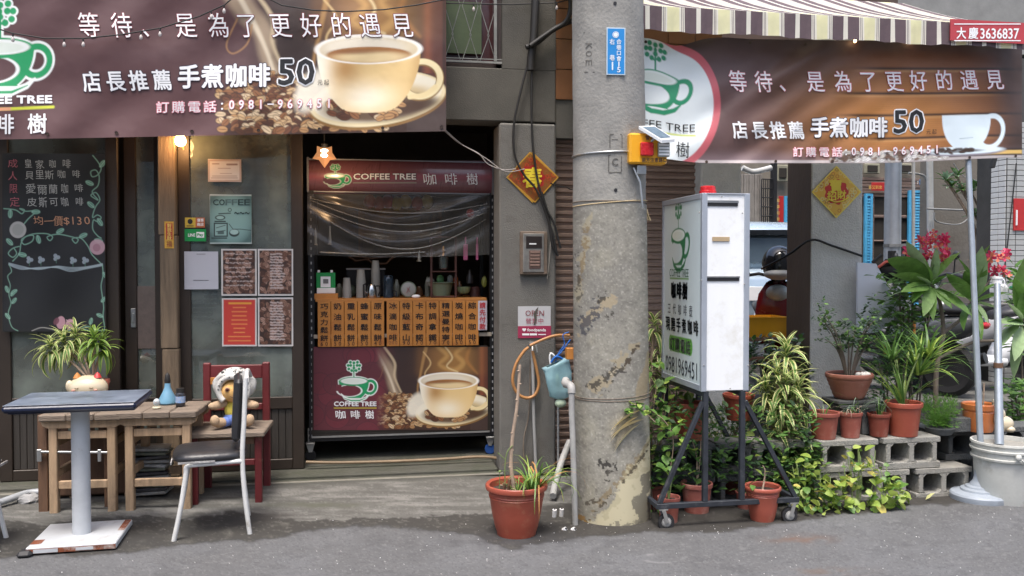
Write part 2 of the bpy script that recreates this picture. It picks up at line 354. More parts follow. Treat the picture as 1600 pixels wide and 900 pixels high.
def coffee_art(c, ox, oy, s, dim=1.0):
    """steaming cup on its saucer among coffee beans; (ox, oy) centre of the rim, s scale"""
    rnd = random.Random(3); X = (c.X-ox)/s; Y = (c.Y-oy)/s
    c.put(ss(X, -215, -130), '#33241f', .95); c.put(ss(X, 70, 105)*(1-ss(Y, 60, 110)), '#5c3226', .9)
    c.put(np.exp(-((X-92)/7)**2)*(Y < 40), '#8d4e32', .7); c.put(np.exp(-((X-118)/3)**2)*(Y < 60), '#241412', .8)
    for xx, ww, cc in ((-35, 40, '#7c5530'), (20, 60, '#a87a40'), (-78, 12, '#6b4a2c')):
        c.put(np.exp(-((X-xx)/ww)**2)*(1-ss(Y, -30, 0)), cc, .8)
    c.put(ss(Y, 60, 125)*ss(X, -240, -170), '#4a3a34', .6)
    def L(p, t, col, al=1, soft=0):
        t = t if isinstance(t, list) else [t]*len(p); Q = []; TT_ = []; n = len(p)
        for i in range(n-1):
            p0, p1, p2, p3 = p[max(i-1, 0)], p[i], p[i+1], p[min(i+2, n-1)]
            for k in range(6):
                u = k/6; Q.append(tuple(.5*(2*p1[d]+(p2[d]-p0[d])*u+(2*p0[d]-5*p1[d]+4*p2[d]-p3[d])*u*u+(3*p1[d]-p0[d]-3*p2[d]+p3[d])*u**3) for d in (0, 1))); TT_.append(t[i]+(t[i+1]-t[i])*u)
        c.line([(ox+x*s, oy+y*s) for x, y in Q+[p[-1]]], [q*s for q in TT_+[t[-1]]], col, al, soft*s if soft else 0)
    # steam
    L([(-215, -100), (-190, -60), (-165, -30), (-158, 10), (-140, 50), (-120, 85), (-100, 108)], [38, 34, 30, 22, 20, 14, 6], '#b59f83', .75, 8)
    L([(-205, -90), (-178, -40), (-160, 0), (-138, 60), (-108, 100)], [8, 8, 6, 5, 3], '#e2d3b8', .8, 3)
    L([(-180, -95), (-150, -50), (-150, -10), (-128, 40), (-105, 90)], [6, 7, 6, 4, 2], '#d6c19c', .8, 3)
    L([(-205, -50), (-222, -10), (-212, 5), (-190, -10), (-182, -40)], 2.2, '#a87c50', .9, 1.5)
    L([(-62, -95), (-70, -60), (-78, -20), (-86, 20), (-84, 60)], [10, 8, 6, 4, 2], '#b68a52', .8, 3)
    L([(-70, -80), (-50, -50), (-66, -20), (-60, 10)], [3, 4, 3, 2], '#e0bf83', .8, 2)
    L([(-30, -95), (-5, -70), (-25, -45), (15, -30), (40, -50), (20, -75), (45, -95)], [10, 12, 9, 12, 14, 10, 8], '#c79a58', .75, 6)
    L([(-10, -95), (10, -65), (-5, -40), (25, -25)], [3, 4, 3, 3], '#f0d9a2', .8, 3)
    L([(60, -95), (50, -60), (66, -35), (80, -20)], [8, 9, 7, 3], '#b07a40', .7, 5)
    cols = ['#b98c5c', '#cdaa7c', '#8f5f3a', '#6e4126', '#dcc29c', '#54301b']
    def reg(r):
        x = r.uniform(-235, 30); y = r.uniform(20, 128); top = 36+.0022*(x+130)**2 if x < -130 else 30+(x+130)*.45
        return (ox+x*s, oy+y*s) if y > top and (x > -200 or r.random() < .5) else None
    c.put((Y > 60+.25*np.abs(X+130))*(X < 60)*(X > -225)*.9, '#3b2318', .85)
    beans(c, 430, reg, 8.2*s, cols, rnd)
    # saucer
    def E(x, y, rx, ry, col, al=1, rot=0, soft=0): c.ell(ox+x*s, oy+y*s, rx*s, ry*s, col, al, rot, soft*s)
    E(14, 84, 108, 44, '#8f6b3a', 1, -.13); E(14, 80, 107, 43, '#e9d8ad', 1, -.13); E(14, 78, 101, 38, '#f1e8cf', 1, -.13)
    E(20, 86, 84, 27, '#c9ad74', .8, -.13, 6); E(70, 92, 42, 10, '#3a2416', .85, -.2, 4)
    E(14, 93, 84, 24, '#4a3020', .9, -.05, 6)
    def reg2(r):
        x = r.uniform(-62, 52); y = r.uniform(82, 112); return (ox+x*s, oy+y*s) if ((x+5)/62)**2+((y-92)/22)**2 < 1 else None
    beans(c, 42, reg2, 8*s, cols, rnd)
    E(-90, 66, 22, 36, '#f1ead6', .9, .5, 6)
    # handle, body, rim, coffee
    c.ring(ox+82*s, oy+50*s, 30*s, 28*s, 12*s, '#8a6a3c', 1, -.45); c.ring(ox+82*s, oy+49*s, 30*s, 28*s, 9*s, '#f1dfae', 1, -.45)
    L([(64, 78), (88, 74), (104, 62)], [7, 8, 8], '#eed9a4')
    t = np.clip(Y/100, 0, 1); hw = 81*np.sqrt(np.clip(1-(t*.9)**2, 0, 1)); inside = np.maximum(np.abs(X)-hw, np.maximum(-Y, Y-96-6*np.sqrt(np.clip(1-(X/38)**2, 0, 1))))
    u = X/81; base = np.array(lin('#e9c88a')); hi = np.array(lin('#fbf3dc')); dk = np.array(lin('#b07c3c'))
    a1 = np.exp(-((u+.95)/.3)**2)[..., None]; a2 = np.exp(-((u+.45)/.28)**2-((Y-32)/26)**2)[..., None]; a3 = np.exp(-((u+.05)/.5)**2-((Y-78)/24)**2)[..., None]; a4 = ss(u, .7, 1.05)[..., None]*.5
    colr = base*(1-a1)+hi*a1; colr = colr*(1-.8*a2)+dk*.8*a2; colr = colr*(1-.85*a3)+hi*.85*a3; colr = colr*(1-a4)+dk*a4
    c.put(np.clip(.5-inside*s/c.st, 0, 1), colr)
    E(0, 0, 81, 23, '#f4ecd8'); E(0, 1.5, 78, 20.5, '#d9c8a4'); E(-8, -2, 66, 17, '#ece3cf', .8, 0, 5); E(0, 9, 66, 13, '#a4703c'); E(4, 13, 56, 9, '#ecd3a0', .95, 0, 4); E(-20, 4, 34, 4, '#7a4218', .6, 0, 3)
    c.ring(ox, oy, 81*s, 23*s, 2*s, '#fffaf0', .9)
def logo_art(c, ox, oy, s, green='#118c58', edge='#f2f4ee', inner=None, asp=1.0, year=False, sx=1.0):
    """cup with a small round tree growing out of it"""
    def q(x, y): return (ox+x*s*sx, oy+y*s*asp)
    def E(x, y, rx, ry, col, al=1, rot=0): c.ell(ox+x*s*sx, oy+y*s*asp, rx*s*sx, ry*s*asp, col, al, rot)
    def L(p, t, col): c.line([q(*a) for a in p], [k*s*min(sx, 1) for k in t] if isinstance(t, list) else t*s*min(sx, 1), col)
    rings = [(0, 0), (5, -4), (-5, -4), (0, -8), (8, 1.5), (-8, 1.5), (3.5, 4), (-3.5, 4), (0, -3.5), (9, -4), (-9, -4), (5.5, -9), (-5.5, -9)]
    if edge:
        L([(0, -18), (0, -3)], 5, edge)
        for x, y in rings: E(x, y-20, 3.6, 3.6, edge)
        E(0, 1, 24.5, 8.6, edge)
        c.ring(ox+25*s*sx, oy+10*s*asp, 9*s*sx, 10*s*asp, 7.2*s*min(sx, 1), edge, 1, .4)
    L([(0, -18), (0, -2)], 1.7, green); L([(0, -14), (3, -18)], 1.2, green); L([(0, -13), (-3, -17)], 1.2, green)
    for x, y in rings: E(x, y-20, 2.3 if (x, y) != (0, -3.5) else 1.6, 2.3, green)
    body = [(-23, 2), (-20, 10), (-14, 18), (-6, 25)]
    X = (c.X-ox)/(s*sx); Y = (c.Y-oy)/(s*asp); t = np.clip(Y/26, 0, 1); hw = 23.5*np.sqrt(np.clip(1-(t*.86)**2, 0, 1)); d = np.maximum(np.abs(X)-hw, np.maximum(-Y, Y-27))
    k = s*min(asp, sx)/c.st
    if edge: c.put(np.clip(.5-(d-1.6)*k, 0, 1), edge)
    c.put(np.clip(.5-d*k, 0, 1), green)
    if inner:   # the swoosh left open in the cup's front
        d2 = np.sqrt(((X+7)/18)**2+((Y-15.5)/8.5)**2)-1; c.put(np.clip(.5-(d2*8.5-1.2)*k, 0, 1), edge or inner); c.put(np.clip(.5-d2*8.5*k, 0, 1), inner)
        d3 = np.maximum(np.abs(X+20)-8, np.abs(Y-11)-5); c.put(np.clip(.5-d3*k, 0, 1)*(X < -hw*.86), inner)
    c.ring(ox+25*s*sx, oy+10*s*asp, 9*s*sx, 10*s*asp, 4*s*min(sx, 1), green, 1, .4)
    E(0, 1, 23.5, 7, green); E(0, .4, 20.5, 5.2, edge or '#e8f0ea'); E(-1, .8, 17, 3.6, '#b9c7a8' if year else '#dfe8dd')
    L([(-20, 20), (-14, 27), (-4, 31), (8, 31), (18, 27), (24, 22)], [1, 4.6, 5, 5, 4.2, 1.6], edge or green); L([(-16, 27), (-4, 31), (8, 31), (19, 26.5)], [.6, 2, 2, .6], green)
# ================================================================ SETTING
def struct(name, mb, mats, loc=(0, 0, 0), kind='structure'):
    o = bpy.data.objects.new(name, mkmesh(name, mb, mats, loc)); o.location = loc; o['kind'] = kind; return link(o)
def asphalt(name, col, speck=.5, stain=None):
    m = M(name, col, .85, .13, 38, .8, 120, stain=stain, smount=.55, sscale=1.1); n = m.node_tree; N = n.nodes; L = n.links; b = N['Principled BSDF']
    tc = N.new('ShaderNodeTexCoord'); v = N.new('ShaderNodeTexVoronoi'); v.inputs['Scale'].default_value = 95; L.new(tc.outputs['Object'], v.inputs[0])
    r = N.new('ShaderNodeValToRGB'); r.color_ramp.elements[0].position = .0; r.color_ramp.elements[0].color = (1, 1, 1, 1); r.color_ramp.elements[1].position = .32; r.color_ramp.elements[1].color = (0, 0, 0, 1)
    L.new(v.outputs['Distance'], r.inputs[0]); v2 = N.new('ShaderNodeSeparateColor'); L.new(v.outputs['Color'], v2.inputs[0])
    mp = N.new('ShaderNodeMapRange'); mp.inputs[1].default_value = .45; mp.inputs[2].default_value = 1; mp.inputs[3].default_value = 0; mp.inputs[4].default_value = speck; L.new(v2.outputs[0], mp.inputs[0])
    mu = N.new('ShaderNodeMath'); mu.operation = 'MULTIPLY'; L.new(r.outputs[0], mu.inputs[0]); L.new(mp.outputs[0], mu.inputs[1])
    mx = N.new('ShaderNodeMix'); mx.data_type = 'RGBA'; src = b.inputs['Base Color'].links[0].from_socket; L.new(mu.outputs[0], mx.inputs[0]); L.new(src, mx.inputs[6]); mx.inputs[7].default_value = (.5, .5, .5, 1)
    L.new(mx.outputs[2], b.inputs['Base Color']); return m
m_road = asphalt('asphalt', (.118, .123, .133), .5, (.082, .083, .085)); m_old = asphalt('old asphalt', (.052, .049, .044), .35, (.09, .08, .065))
m_apron = M('apron concrete', (.118, .116, .106), .85, .32, 5, .6, 60, stain=(.052, .051, .045), smount=.8, sscale=2.2, stretch=(.5, 1.6, 1))
g = MB(); g.add([(-60, -60, -.004), (60, -60, -.004), (60, 60, -.004), (-60, 60, -.004)], [(0, 1, 2, 3)]); struct('ground', g, m_old)
# the newer asphalt with its ragged edge
edge = [(-300, 905), (-150, 890), (-40, 876), (0, 872), (60, 868), (130, 869), (190, 866), (240, 856), (300, 850), (345, 846), (390, 846), (430, 842), (470, 832), (520, 824), (600, 822), (650, 828), (700, 832), (745, 838),
        (770, 852), (800, 858), (850, 850), (905, 840), (960, 839), (1018, 832), (1040, 834), (1100, 832), (1160, 828), (1230, 817), (1300, 806), (1360, 800), (1420, 790), (1500, 788), (1600, 777), (1750, 765), (2200, 740)]
rnd = random.Random(5); pts = []
for i in range(len(edge)-1):
    (a, b_), (c, d_) = edge[i], edge[i+1]; k = max(1, int((c-a)/9))
    for j in range(k): pts.append((a+(c-a)*j/k, b_+(d_-b_)*j/k+rnd.uniform(-.7, .7)))
E3 = [PZ(x, y, .012) for x, y in pts]; g = MB(); n = len(E3)
vs = [(p.x, p.y, .012) for p in E3]+[(p.x*1.0, -14, .012) for p in E3]+[(p.x, p.y+.018, -.003) for p in E3]
g.add(vs, [(n+i, n+i+1, i+1, i) for i in range(n-1)]+[(i, i+1, 2*n+i+1, 2*n+i) for i in range(n-1)])
g.add([(-40, -14, .0115), (40, -14, .0115), (40, -60, .0115), (-40, -60, .0115)], [(3, 2, 1, 0)]); struct('road', g, m_road)
# concrete apron in front of the shop
edge2 = [(-400, 840), (-100, 822), (0, 812), (60, 822), (150, 812), (230, 806), (300, 812), (360, 800), (410, 806), (440, 814), (500, 813), (560, 812), (640, 810), (700, 807), (770, 805), (830, 795), (880, 790), (900, 785), (960, 770)]
pts = []
for i in range(len(edge2)-1):
    (a, b_), (c, d_) = edge2[i], edge2[i+1]; k = max(1, int((c-a)/8))
    for j in range(k): pts.append((a+(c-a)*j/k, b_+(d_-b_)*j/k+rnd.uniform(-1.5, 1.5)))
c = Canvas(-160, 744, 1760, 906, 1.35, (.093, .094, .096)); X, Y = c.X, c.Y
ex = lambda P: np.interp(X, [p[0] for p in P], [p[1] for p in P])
pn = lambda sc, sd, o=5, st=3.2: vnoise(X, Y*st, sc, sd, o)      # foreshortened ground noise
wn = np.random.RandomState(1).rand(*X.shape); a1 = pn(90, 11, 6); a2 = pn(22, 12, 5); a3 = pn(6, 13, 3); a4 = pn(2.6, 14, 2)
c.put(ss(a1, .3, .8), (.115, .118, .124), .7); c.put(ss(a2, .5, .8), (.066, .067, .07), .6); c.put(ss(a3, .55, .85), (.155, .155, .155), .5); c.put(1-ss(a4, .15, .42), (.045, .046, .05), .5); c.put(ss(a4, .72, .85), (.2, .2, .2), .3)
c.put(wn > .9988, (.5, .5, .48), .6); c.put(np.exp(-((X-1250)/45)**2-((Y-843)/7)**2)*ss(a2, .3, .7), (.13, .075, .05), .7); c.put(np.exp(-((X-1290)/60)**2-((Y-893)/6)**2)*ss(a2, .3, .7), (.13, .085, .06), .5)
d = np.abs(np.hypot((X-1035)/30, (Y-872)/7)-1)*7; c.put(np.exp(-(d/1.1)**2)*ss(a2, .35, .6), (.2, .2, .2), .6)
rd = ex(edge)-Y+(a2-.5)*9+(a3-.5)*3      # > 0: behind the ragged edge of the new asphalt
old = ss(rd, -.5, 2.2); c.put(old, (.036, .034, .03)); c.put(old*ss(a2, .55, .8), (.08, .077, .066), .7); c.put(old*ss(a3, .6, .8), (.13, .125, .11), .5); c.put(old*(1-ss(a4, .2, .5)), (.028, .026, .024), .5)
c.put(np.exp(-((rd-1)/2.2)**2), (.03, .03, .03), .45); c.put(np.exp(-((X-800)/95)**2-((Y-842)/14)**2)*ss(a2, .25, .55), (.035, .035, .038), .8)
ap = ex(edge2)-Y+(a2-.5)*11+(a3-.5)*4; con = ss(ap, 0, 3)*(X < 900)
c.put(con, (.104, .102, .094)); st1 = vnoise(X*.35, Y*5, 16, 21, 5); c.put(con*ss(st1, .45, .75), (.2, .195, .18), .7); c.put(con*(1-ss(st1, .25, .5)), (.07, .068, .06), .7); c.put(con*ss(a1, .45, .7), (.085, .083, .074), .55); c.put(con*ss(a3, .6, .85), (.24, .235, .22), .35); c.put(con*(1-ss(a4, .2, .45)), (.06, .058, .05), .45)
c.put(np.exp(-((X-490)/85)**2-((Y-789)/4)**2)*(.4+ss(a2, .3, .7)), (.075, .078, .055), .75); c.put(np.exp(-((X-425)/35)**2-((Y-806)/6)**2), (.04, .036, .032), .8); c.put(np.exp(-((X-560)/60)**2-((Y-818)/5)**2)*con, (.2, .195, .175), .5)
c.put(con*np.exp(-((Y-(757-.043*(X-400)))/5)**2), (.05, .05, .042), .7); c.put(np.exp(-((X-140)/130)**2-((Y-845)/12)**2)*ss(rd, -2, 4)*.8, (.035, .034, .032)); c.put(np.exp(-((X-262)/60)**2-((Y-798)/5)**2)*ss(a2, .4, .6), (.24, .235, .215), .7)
c.put((X > 900)*ss(rd, 0, 4)*.65, (.028, .025, .021))
def gmap(x, y):
    x = np.asarray(x, float); y = np.asarray(y, float); d = FW[None]+((x-800)/F)[:, None]*RT[None]+((450-y)/F)[:, None]*UP[None]; z = np.full(len(x), .016)
    for _ in range(2): t = (z-CAM.z)/d[:, 2]; z = .016+.02*ss(t*d[:, 1], 4.75, 5.7)
    t = (z-CAM.z)/d[:, 2]; return np.stack([t*d[:, 0], np.minimum(t*d[:, 1], 7.4), z-.012*ss(x, 900, 1010)*ss(t*d[:, 1], 4.7, 5.0)+.0009*(vnoise(x[None], y[None]*3.2, 8, 31, 3)[0]-.5)], 1)
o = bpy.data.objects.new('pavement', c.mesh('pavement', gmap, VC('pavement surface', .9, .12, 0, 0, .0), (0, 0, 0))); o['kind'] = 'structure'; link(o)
# loose grit and white chips on the road
g = MB(); 
for i in range(200):
    px = rnd.uniform(-20, 1620); py = rnd.uniform(800, 905)
    if rnd.random() < .35: px = rnd.uniform(700, 1240); py = rnd.uniform(818, 850)
    p = PZ(px, py, .017)
    r = rnd.uniform(.001, .0038); s_ = [(rnd.uniform(-1, 1)*r, rnd.uniform(-1, 1)*r) for _ in range(2)]
    g.add([p+Vector((r, 0, 0)), p+Vector((-r*.5, r*.9, 0)), p+Vector((-r*.7, -r*.8, 0)), p+Vector((0, 0, r*1.1))], [(0, 1, 3), (1, 2, 3), (2, 0, 3)], 0 if rnd.random() < .55 else 1)
struct('grit', g, [M('white chip', (.6, .6, .58), .6, bump=0), M('grey chip', (.16, .15, .14), .8, bump=0)], kind='stuff')
# ---------------------------------------------------------------- shop building
YF = 5.75; YD = 5.92
m_wall = M('wall render', (.088, .082, .068), .9, .2, 3, .35, 120, stain=(.055, .05, .038), smount=.4, sscale=1.8)
m_pil = M('pillar render', (.15, .144, .13), .92, .16, 5, .6, 150, stain=(.10, .093, .08), smount=.4)
m_pil2 = M('light pillar render', (.58, .57, .53), .92, .12, 6, .8, 90)
m_dark = M('dark interior', (.022, .018, .014), .8, .3, 2, 0); m_brownp = M('brown painted side', (.12, .085, .062), .7, .25, 2.5, .3, 50, stretch=(1, 1, .3))
B = thing('shop_building', 'old two storey shophouse with grey rendered pillars and brown shopfront', 'building', (0.5, YF, 0))
zt = PY(740, 188, YF).z; zw = PY(740, 105, YF).z; xl, xr = PY(690, 50, YF).x, PY(785, 50, YF).x; x868 = PY(868, 400, YF).x; xp0 = PY(780, 400, YF).x
g = MB(); g.box(-8, x868, YF, YF+.22, zt, zw, .006); g.box(-8, xl, YF, YF+.22, zw, 6.6); g.box(xr, x868, YF, YF+.22, zw+.0, 6.6); g.box(xl, xr, YF, YF+.22, zw+1.0, 6.6); part('wall', g, m_wall, B)
g = MB(); g.box(xp0, x868, YF-.012, YF+.25, 0, zt-.012, .012); part('pillar', g, m_pil, B)
# barred window above the shopfront
W1 = MB(); W1.box(xl, xl+.03, YF+.05, YF+.1, zw, zw+1); W1.box(xr-.035, xr, YF+.05, YF+.1, zw, zw+1); W1.box(xl, xr, YF+.05, YF+.1, zw, zw+.035); win = part('window', W1, M('dark frame', (.05, .035, .03), .6), B, org=((xl+xr)/2, YF, zw))
g = MB(); g.box(xl+.03, xr-.035, YF+.12, YF+.13, zw+.03, zw+1); part('pane', g, M('dark red glass', (.06, .025, .025), .15, .2, 3, 0), win)
x0, x1, z0, z1 = RB(694, 8, 752, 84, YF+.1); g = MB(); g.box(x0, x1, YF+.09, YF+.095, z0, z1+.02); part('green_sheet', g, M('green sheet', (.06, .085, .035), .6, .25, 4), win)
g = MB(); xa = xl+.02; k = 0
zz0, zz1 = zw+.05, zw+.42
while xa < xr-.05:
    xb = min(xa+.06, xr-.045); 
    g.tube([(xa, YF+.02, zz0), (xb, YF+.02, zz0+.17), (xa, YF+.02, zz0+.36), (xb, YF+.02, zz0+.54)], .003, 5); g.tube([(xb+.045, YF+.016, zz0), (xb-.01, YF+.016, zz0+.17), (xb+.045, YF+.016, zz0+.36), (xb-.01, YF+.016, zz0+.54)], .003, 5); xa += .12
g.beam((xl, YF+.02, zz0-.01), (xr, YF+.02, zz0-.01), .014, .014); g.beam((xl, YF+.02, zz0+.01), (xr, YF+.02, zz0+.012), .006, .006); g.beam((xr-.045, YF+.018, zz0), (xr-.045, YF+.018, zz0+.9), .02, .012)
part('window_grille', g, M('pale grille paint', (.2, .2, .18), .5, .3, 9), win)
# beyond the shutter: second pillar, arcade pillar, arcade slab
m_tile = M('brown tile', (.17, .07, .024), .45, .15, 6, .1)
xq0 = PY(1095, 350, YF).x; xq1 = 2.66
g = MB(); g.box(xq0, xq1, YF-.004, YF+.3, 0, 2.7, .012); part('pillar', g, m_pil2, B, label='beige rendered pillar behind the light box')
px0, px1 = PY(1267, 400, 6.0).x, PY(1347, 400, 6.0).x
g = MB(); g.box(px0, px1, 6.0, 6.36, 0, 3.3, .008); P3 = part('pillar', g, m_pil2, B, label='light rendered arcade pillar with a brown painted side')
g = MB(); g.box(px0-.004, px0-.001, 6.003, 6.36, 0, 3.3); part('painted_side', g, m_brownp, P3)
g = MB(); g.box(x868, 2.3, YF+.02, YF+.25, 2.3, 3.45); part('arcade_slab', g, m_wall, B)
# brown wall tiles over the shutter, laid one by one
tm = MB(); tm.box(-.098, .098, -.006, .006, -.1, .1, .002); tme = mkmesh('wall_tile', tm, m_tile)
for i in range(6):
    for j in range(5):
        inst('wall_tile', tme, B, Matrix.Translation(Vector((x868+.1+i*.2, YF+.012, 2.66+j*.205))-Vector(B.location)))
# shutter box and slats
zs1 = PY(880, 68, YF).z; zs0 = PY(880, 142, YF).z
SH = thing('roller_shutter', 'brown rolled steel shutter with narrow slats between two pillars', 'shutter', (1.85, YF+.12, 0))
g = MB(); g.box(x868, xq0, YF+.06, YF+.3, zs0, zs1-.03, .01); g.box(x868, xq0, YF+.05, YF+.06, zs1-.05, zs1-.03); part('shutter_box', g, M('rusty brown steel', (.12, .06, .045), .5, .3, 3, .1, metal=.3, stain=(.2, .12, .07)), SH)
sl = MB(); dx = xq0-x868; sl.add([(0, 0, 0), (dx, 0, 0), (dx, -.016, .006), (0, -.016, .006), (0, -.018, .028), (dx, -.018, .028), (0, .004, .036), (dx, .004, .036), (0, .004, .056), (dx, .004, .056)],
                          [(0, 1, 2, 3), (3, 2, 5, 4), (4, 5, 7, 6), (6, 7, 9, 8)]); sme = mkmesh('slat', sl, M('shutter slat', (.30, .21, .165), .45, .3, 3, .05, metal=.25, stretch=(1, 1, 4)))
k = 0; z = .03; pitch = .0515
while z < zs0: inst('slat', sme, SH, Matrix.Translation((x868-SH.location.x, 0, z)) @ Matrix.Scale(pitch/.056, 4, (0, 0, 1))); z += pitch
g = MB(); g.box(x868, xq0, YF+.14, YF+.16, 0, zs0); part('backing', g, m_dark, SH)
# dark room behind the shopfront
g = MB(); g.box(-8, x868, 8.6, 8.7, 0, 3.2); g.box(-8, -7.9, 6.1, 8.6, 0, 3.2); g.box(x868-.05, x868, 6.0, 8.6, 0, 3.2); g.box(-8, x868, 5.98, 8.6, 2.75, 2.85); part('interior', g, M('dark brown room', (.12, .09, .07), .8, .35, 1.5, 0), B)
m_step = M('mossy step concrete', (.078, .077, .062), .9, .35, 3, .6, 40, stain=(.05, .055, .035), smount=.7, sscale=3, stretch=(.4, 1, 1))
g = MB(); g.box(-5, x868-.4, 5.725, 5.97, 0, .069, .012); g.box(-5, xp0, 5.69, 5.725, .0, .045, .008); st_ = part('doorstep', g, m_step, B); g = MB(); g.box(-8, x868-.05, 5.972, 8.6, .03, .07); part('shop_floor', g, m_step, B)
# ---------------------------------------------------------------- brown aluminium doors
m_al = M('brown aluminium', (.038, .028, .021), .45, .15, 3, .04, metal=.2); m_al2 = M('lower panel brown', (.042, .036, .03), .5, .2, 60, .25, 90, stretch=(1, 1, .05))
m_glass = GL('shop glass', (.56, .62, .57), .55, .85, (.215, .245, .215), .035, .10)  # pale street reflections are put into the panes' diffuse colour, beside real dust
def door(px0, px1, py_rail, label, sx=17, Y=YD, glass=m_glass, left=True):
    a = PY(px0, 450, Y).x; b = PY(px1, 450, Y).x; z0 = .072; zr = PY((px0+px1)/2, py_rail, Y).z; s_ = .075
    D = thing('sliding_door', label, 'door', ((a+b)/2, Y, z0))
    g = MB(); zt_ = 2.42; g.box(a, a+s_, Y-.02, Y+.02, z0, zt_, .004); g.box(b-s_, b, Y-.02, Y+.02, z0, zt_, .004); g.box(a+s_, b-s_, Y-.018, Y+.018, zr, zr+.08, .004); g.box(a+s_, b-s_, Y-.018, Y+.018, z0, z0+.07, .004); g.box(a+s_, b-s_, Y-.018, Y+.018, zt_-.08, zt_, .004); part('frame', g, m_al, D)
    g = MB(); g.add([(a+s_, Y, zr+.08), (b-s_, Y, zr+.08), (b-s_, Y, zt_-.08), (a+s_, Y, zt_-.08)], [(0, 1, 2, 3)]); part('pane', g, glass, D)
    g = MB(); n = 14
    for i in range(n):
        u0 = a+s_+(b-a-2*s_)*i/n; u1 = a+s_+(b-a-2*s_)*(i+1)/n; g.box(u0+.001, u1-.001, Y-.004, Y+.006, z0+.07, zr, .003)
    part('lower_panel', g, m_al2, D); return D
D1 = door(-3, 187, 640, 'left brown shop door, its glass filled by the chalkboard', Y=YD-.04)
D2 = door(280, 474, 640, 'right brown shop door with posters taped to its glass')
D3 = door(196, 262, 640, 'middle brown sliding door half hidden behind the wooden post', Y=YD+.06)
D0 = door(-190, -6, 640, 'far left brown shop door cut by the picture edge', Y=YD)
x0, x1, z0, z1 = RB(213, 447, 253, 545, YD+.03); g = MB(); g.box(x0, x1, YD+.05, YD+.058, z0, z1); part('matt_panel', g, M('frosted brown sheet', (.13, .1, .085), .6, .15, 30), D3)
x0, x1, z0, z1 = RB(204, 482, 212, 512, YD+.03); g = MB(); g.box(x0, x1, YD+.03, YD+.045, z0, z1, .003); g.box(x0+.008, x1-.008, YD+.022, YD+.031, z0+.03, z1-.03, .003); part('handle', g, M('steel handle', (.4, .4, .4), .35, metal=.9), D3)
g = MB(); x0, x1, z0, z1 = RB(249, 210, 279, 560, YD-.07); zj = PY(260, 368, YD-.07).z
g.box(x0, x1-.01, YD-.1, YD-.03, zj+.003, 2.4, .006); g.box(x0+.008, x1-.004, YD-.1, YD-.03, PY(260, 545, YD-.07).z+.003, zj, .006); g.box(x0+.015, x1, YD-.098, YD-.03, .07, PY(260, 545, YD-.07).z, .006)
m_oldw = M('weathered wood', (.15, .108, .068), .8, .4, 9, .5, 60, stretch=(3, 3, .25)); post = solo('wooden_post', g, m_oldw, 'weathered plank post between the brown doors carrying a small red couplet', 'post', ((x0+x1)/2, YD-.06, .07))
g = MB(); g.box(PY(-100, 215, YD-.05).x, PY(480, 210, YD-.05).x, YD-.045, YD+.1, 2.42, 2.62, .004); part('door_header', g, m_al, B)
# ---------------------------------------------------------------- other side of the street and the sky side
m_ot = M('white wall tile far', (.6, .6, .58), .5, .1, 3, 0)
_n = m_ot.node_tree; _b = _n.nodes['Principled BSDF']; _t = _n.nodes.new('ShaderNodeTexBrick'); _tc = _n.nodes.new('ShaderNodeTexCoord'); _m = _n.nodes.new('ShaderNodeMapping'); _m.inputs['Rotation'].default_value = (math.pi/2, 0, 0)
_t.inputs['Color1'].default_value = (.62, .63, .6, 1); _t.inputs['Color2'].default_value = (.5, .52, .5, 1); _t.inputs['Mortar'].default_value = (.27, .28, .27, 1); _t.inputs['Scale'].default_value = 1; _t.inputs['Brick Width'].default_value = .34; _t.inputs['Row Height'].default_value = .17; _t.inputs['Mortar Size'].default_value = .02; _t.offset = 0
_n.links.new(_tc.outputs['Object'], _m.inputs[0]); _n.links.new(_m.outputs[0], _t.inputs[0]); _n.links.new(_t.outputs[0], _b.inputs['Base Color'])
OB = thing('opposite_building', 'pale tiled building across the street mirrored in the shop windows', 'building', (0, -9, 0))
g = MB(); g.box(-14, 14, -9.3, -9, 0, 7.5); part('wall', g, m_ot, OB)
wm = MB(); wm.box(-.6, .6, -.02, .03, -.6, .6); wme = mkmesh('window', wm, M('dark window', (.03, .04, .05), .15, 0, 3, 0))
for i in range(9):
    for j in range(2): inst('window', wme, OB, Matrix.Translation((-12+i*3, .02, 1.9+j*3)))
# ================================================================ LEFT BANNER
def wr_left(x, y):
    return .004*np.exp(-((y-214)/30)**2)*np.sin(x*.065)+.003*np.sin((x+y*1.5)*.045)*np.exp(-((x-200)/220)**2)+.010*np.sin(x*.019+1)*np.sin(y*.021)+.005*np.sin(x*.05+y*.03)+.004*np.sin(x*.013-y*.045)
YB = 5.38
def map_left(off=0.0): return lambda x, y: PYv(x, y, YB+wr_left(np.asarray(x, float), np.asarray(y, float))-off)
m_cloth = VC('banner print', .5, .25, 0, .06, .035)
p = PY(300, 210, YB); BL = thing('shop_banner', 'long maroon coffee banner hanging over the left shopfront', 'banner', (p.x, YB, p.z))
c = Canvas(-150, -34, 697, 214, 1.35, '#553637')
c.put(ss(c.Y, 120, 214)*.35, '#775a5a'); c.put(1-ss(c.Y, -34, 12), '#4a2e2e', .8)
coffee_art(c, 576, 80, 1.0); logo_art(c, 0, 71, 2.27, '#0f9a5c', '#eef2ee', '#573839')
c.line([(-80, 170), (83, 165)], 4.5, '#c9cf3a'); c.line([(-80, 170), (15, 167)], 4.5, '#e09a7a')
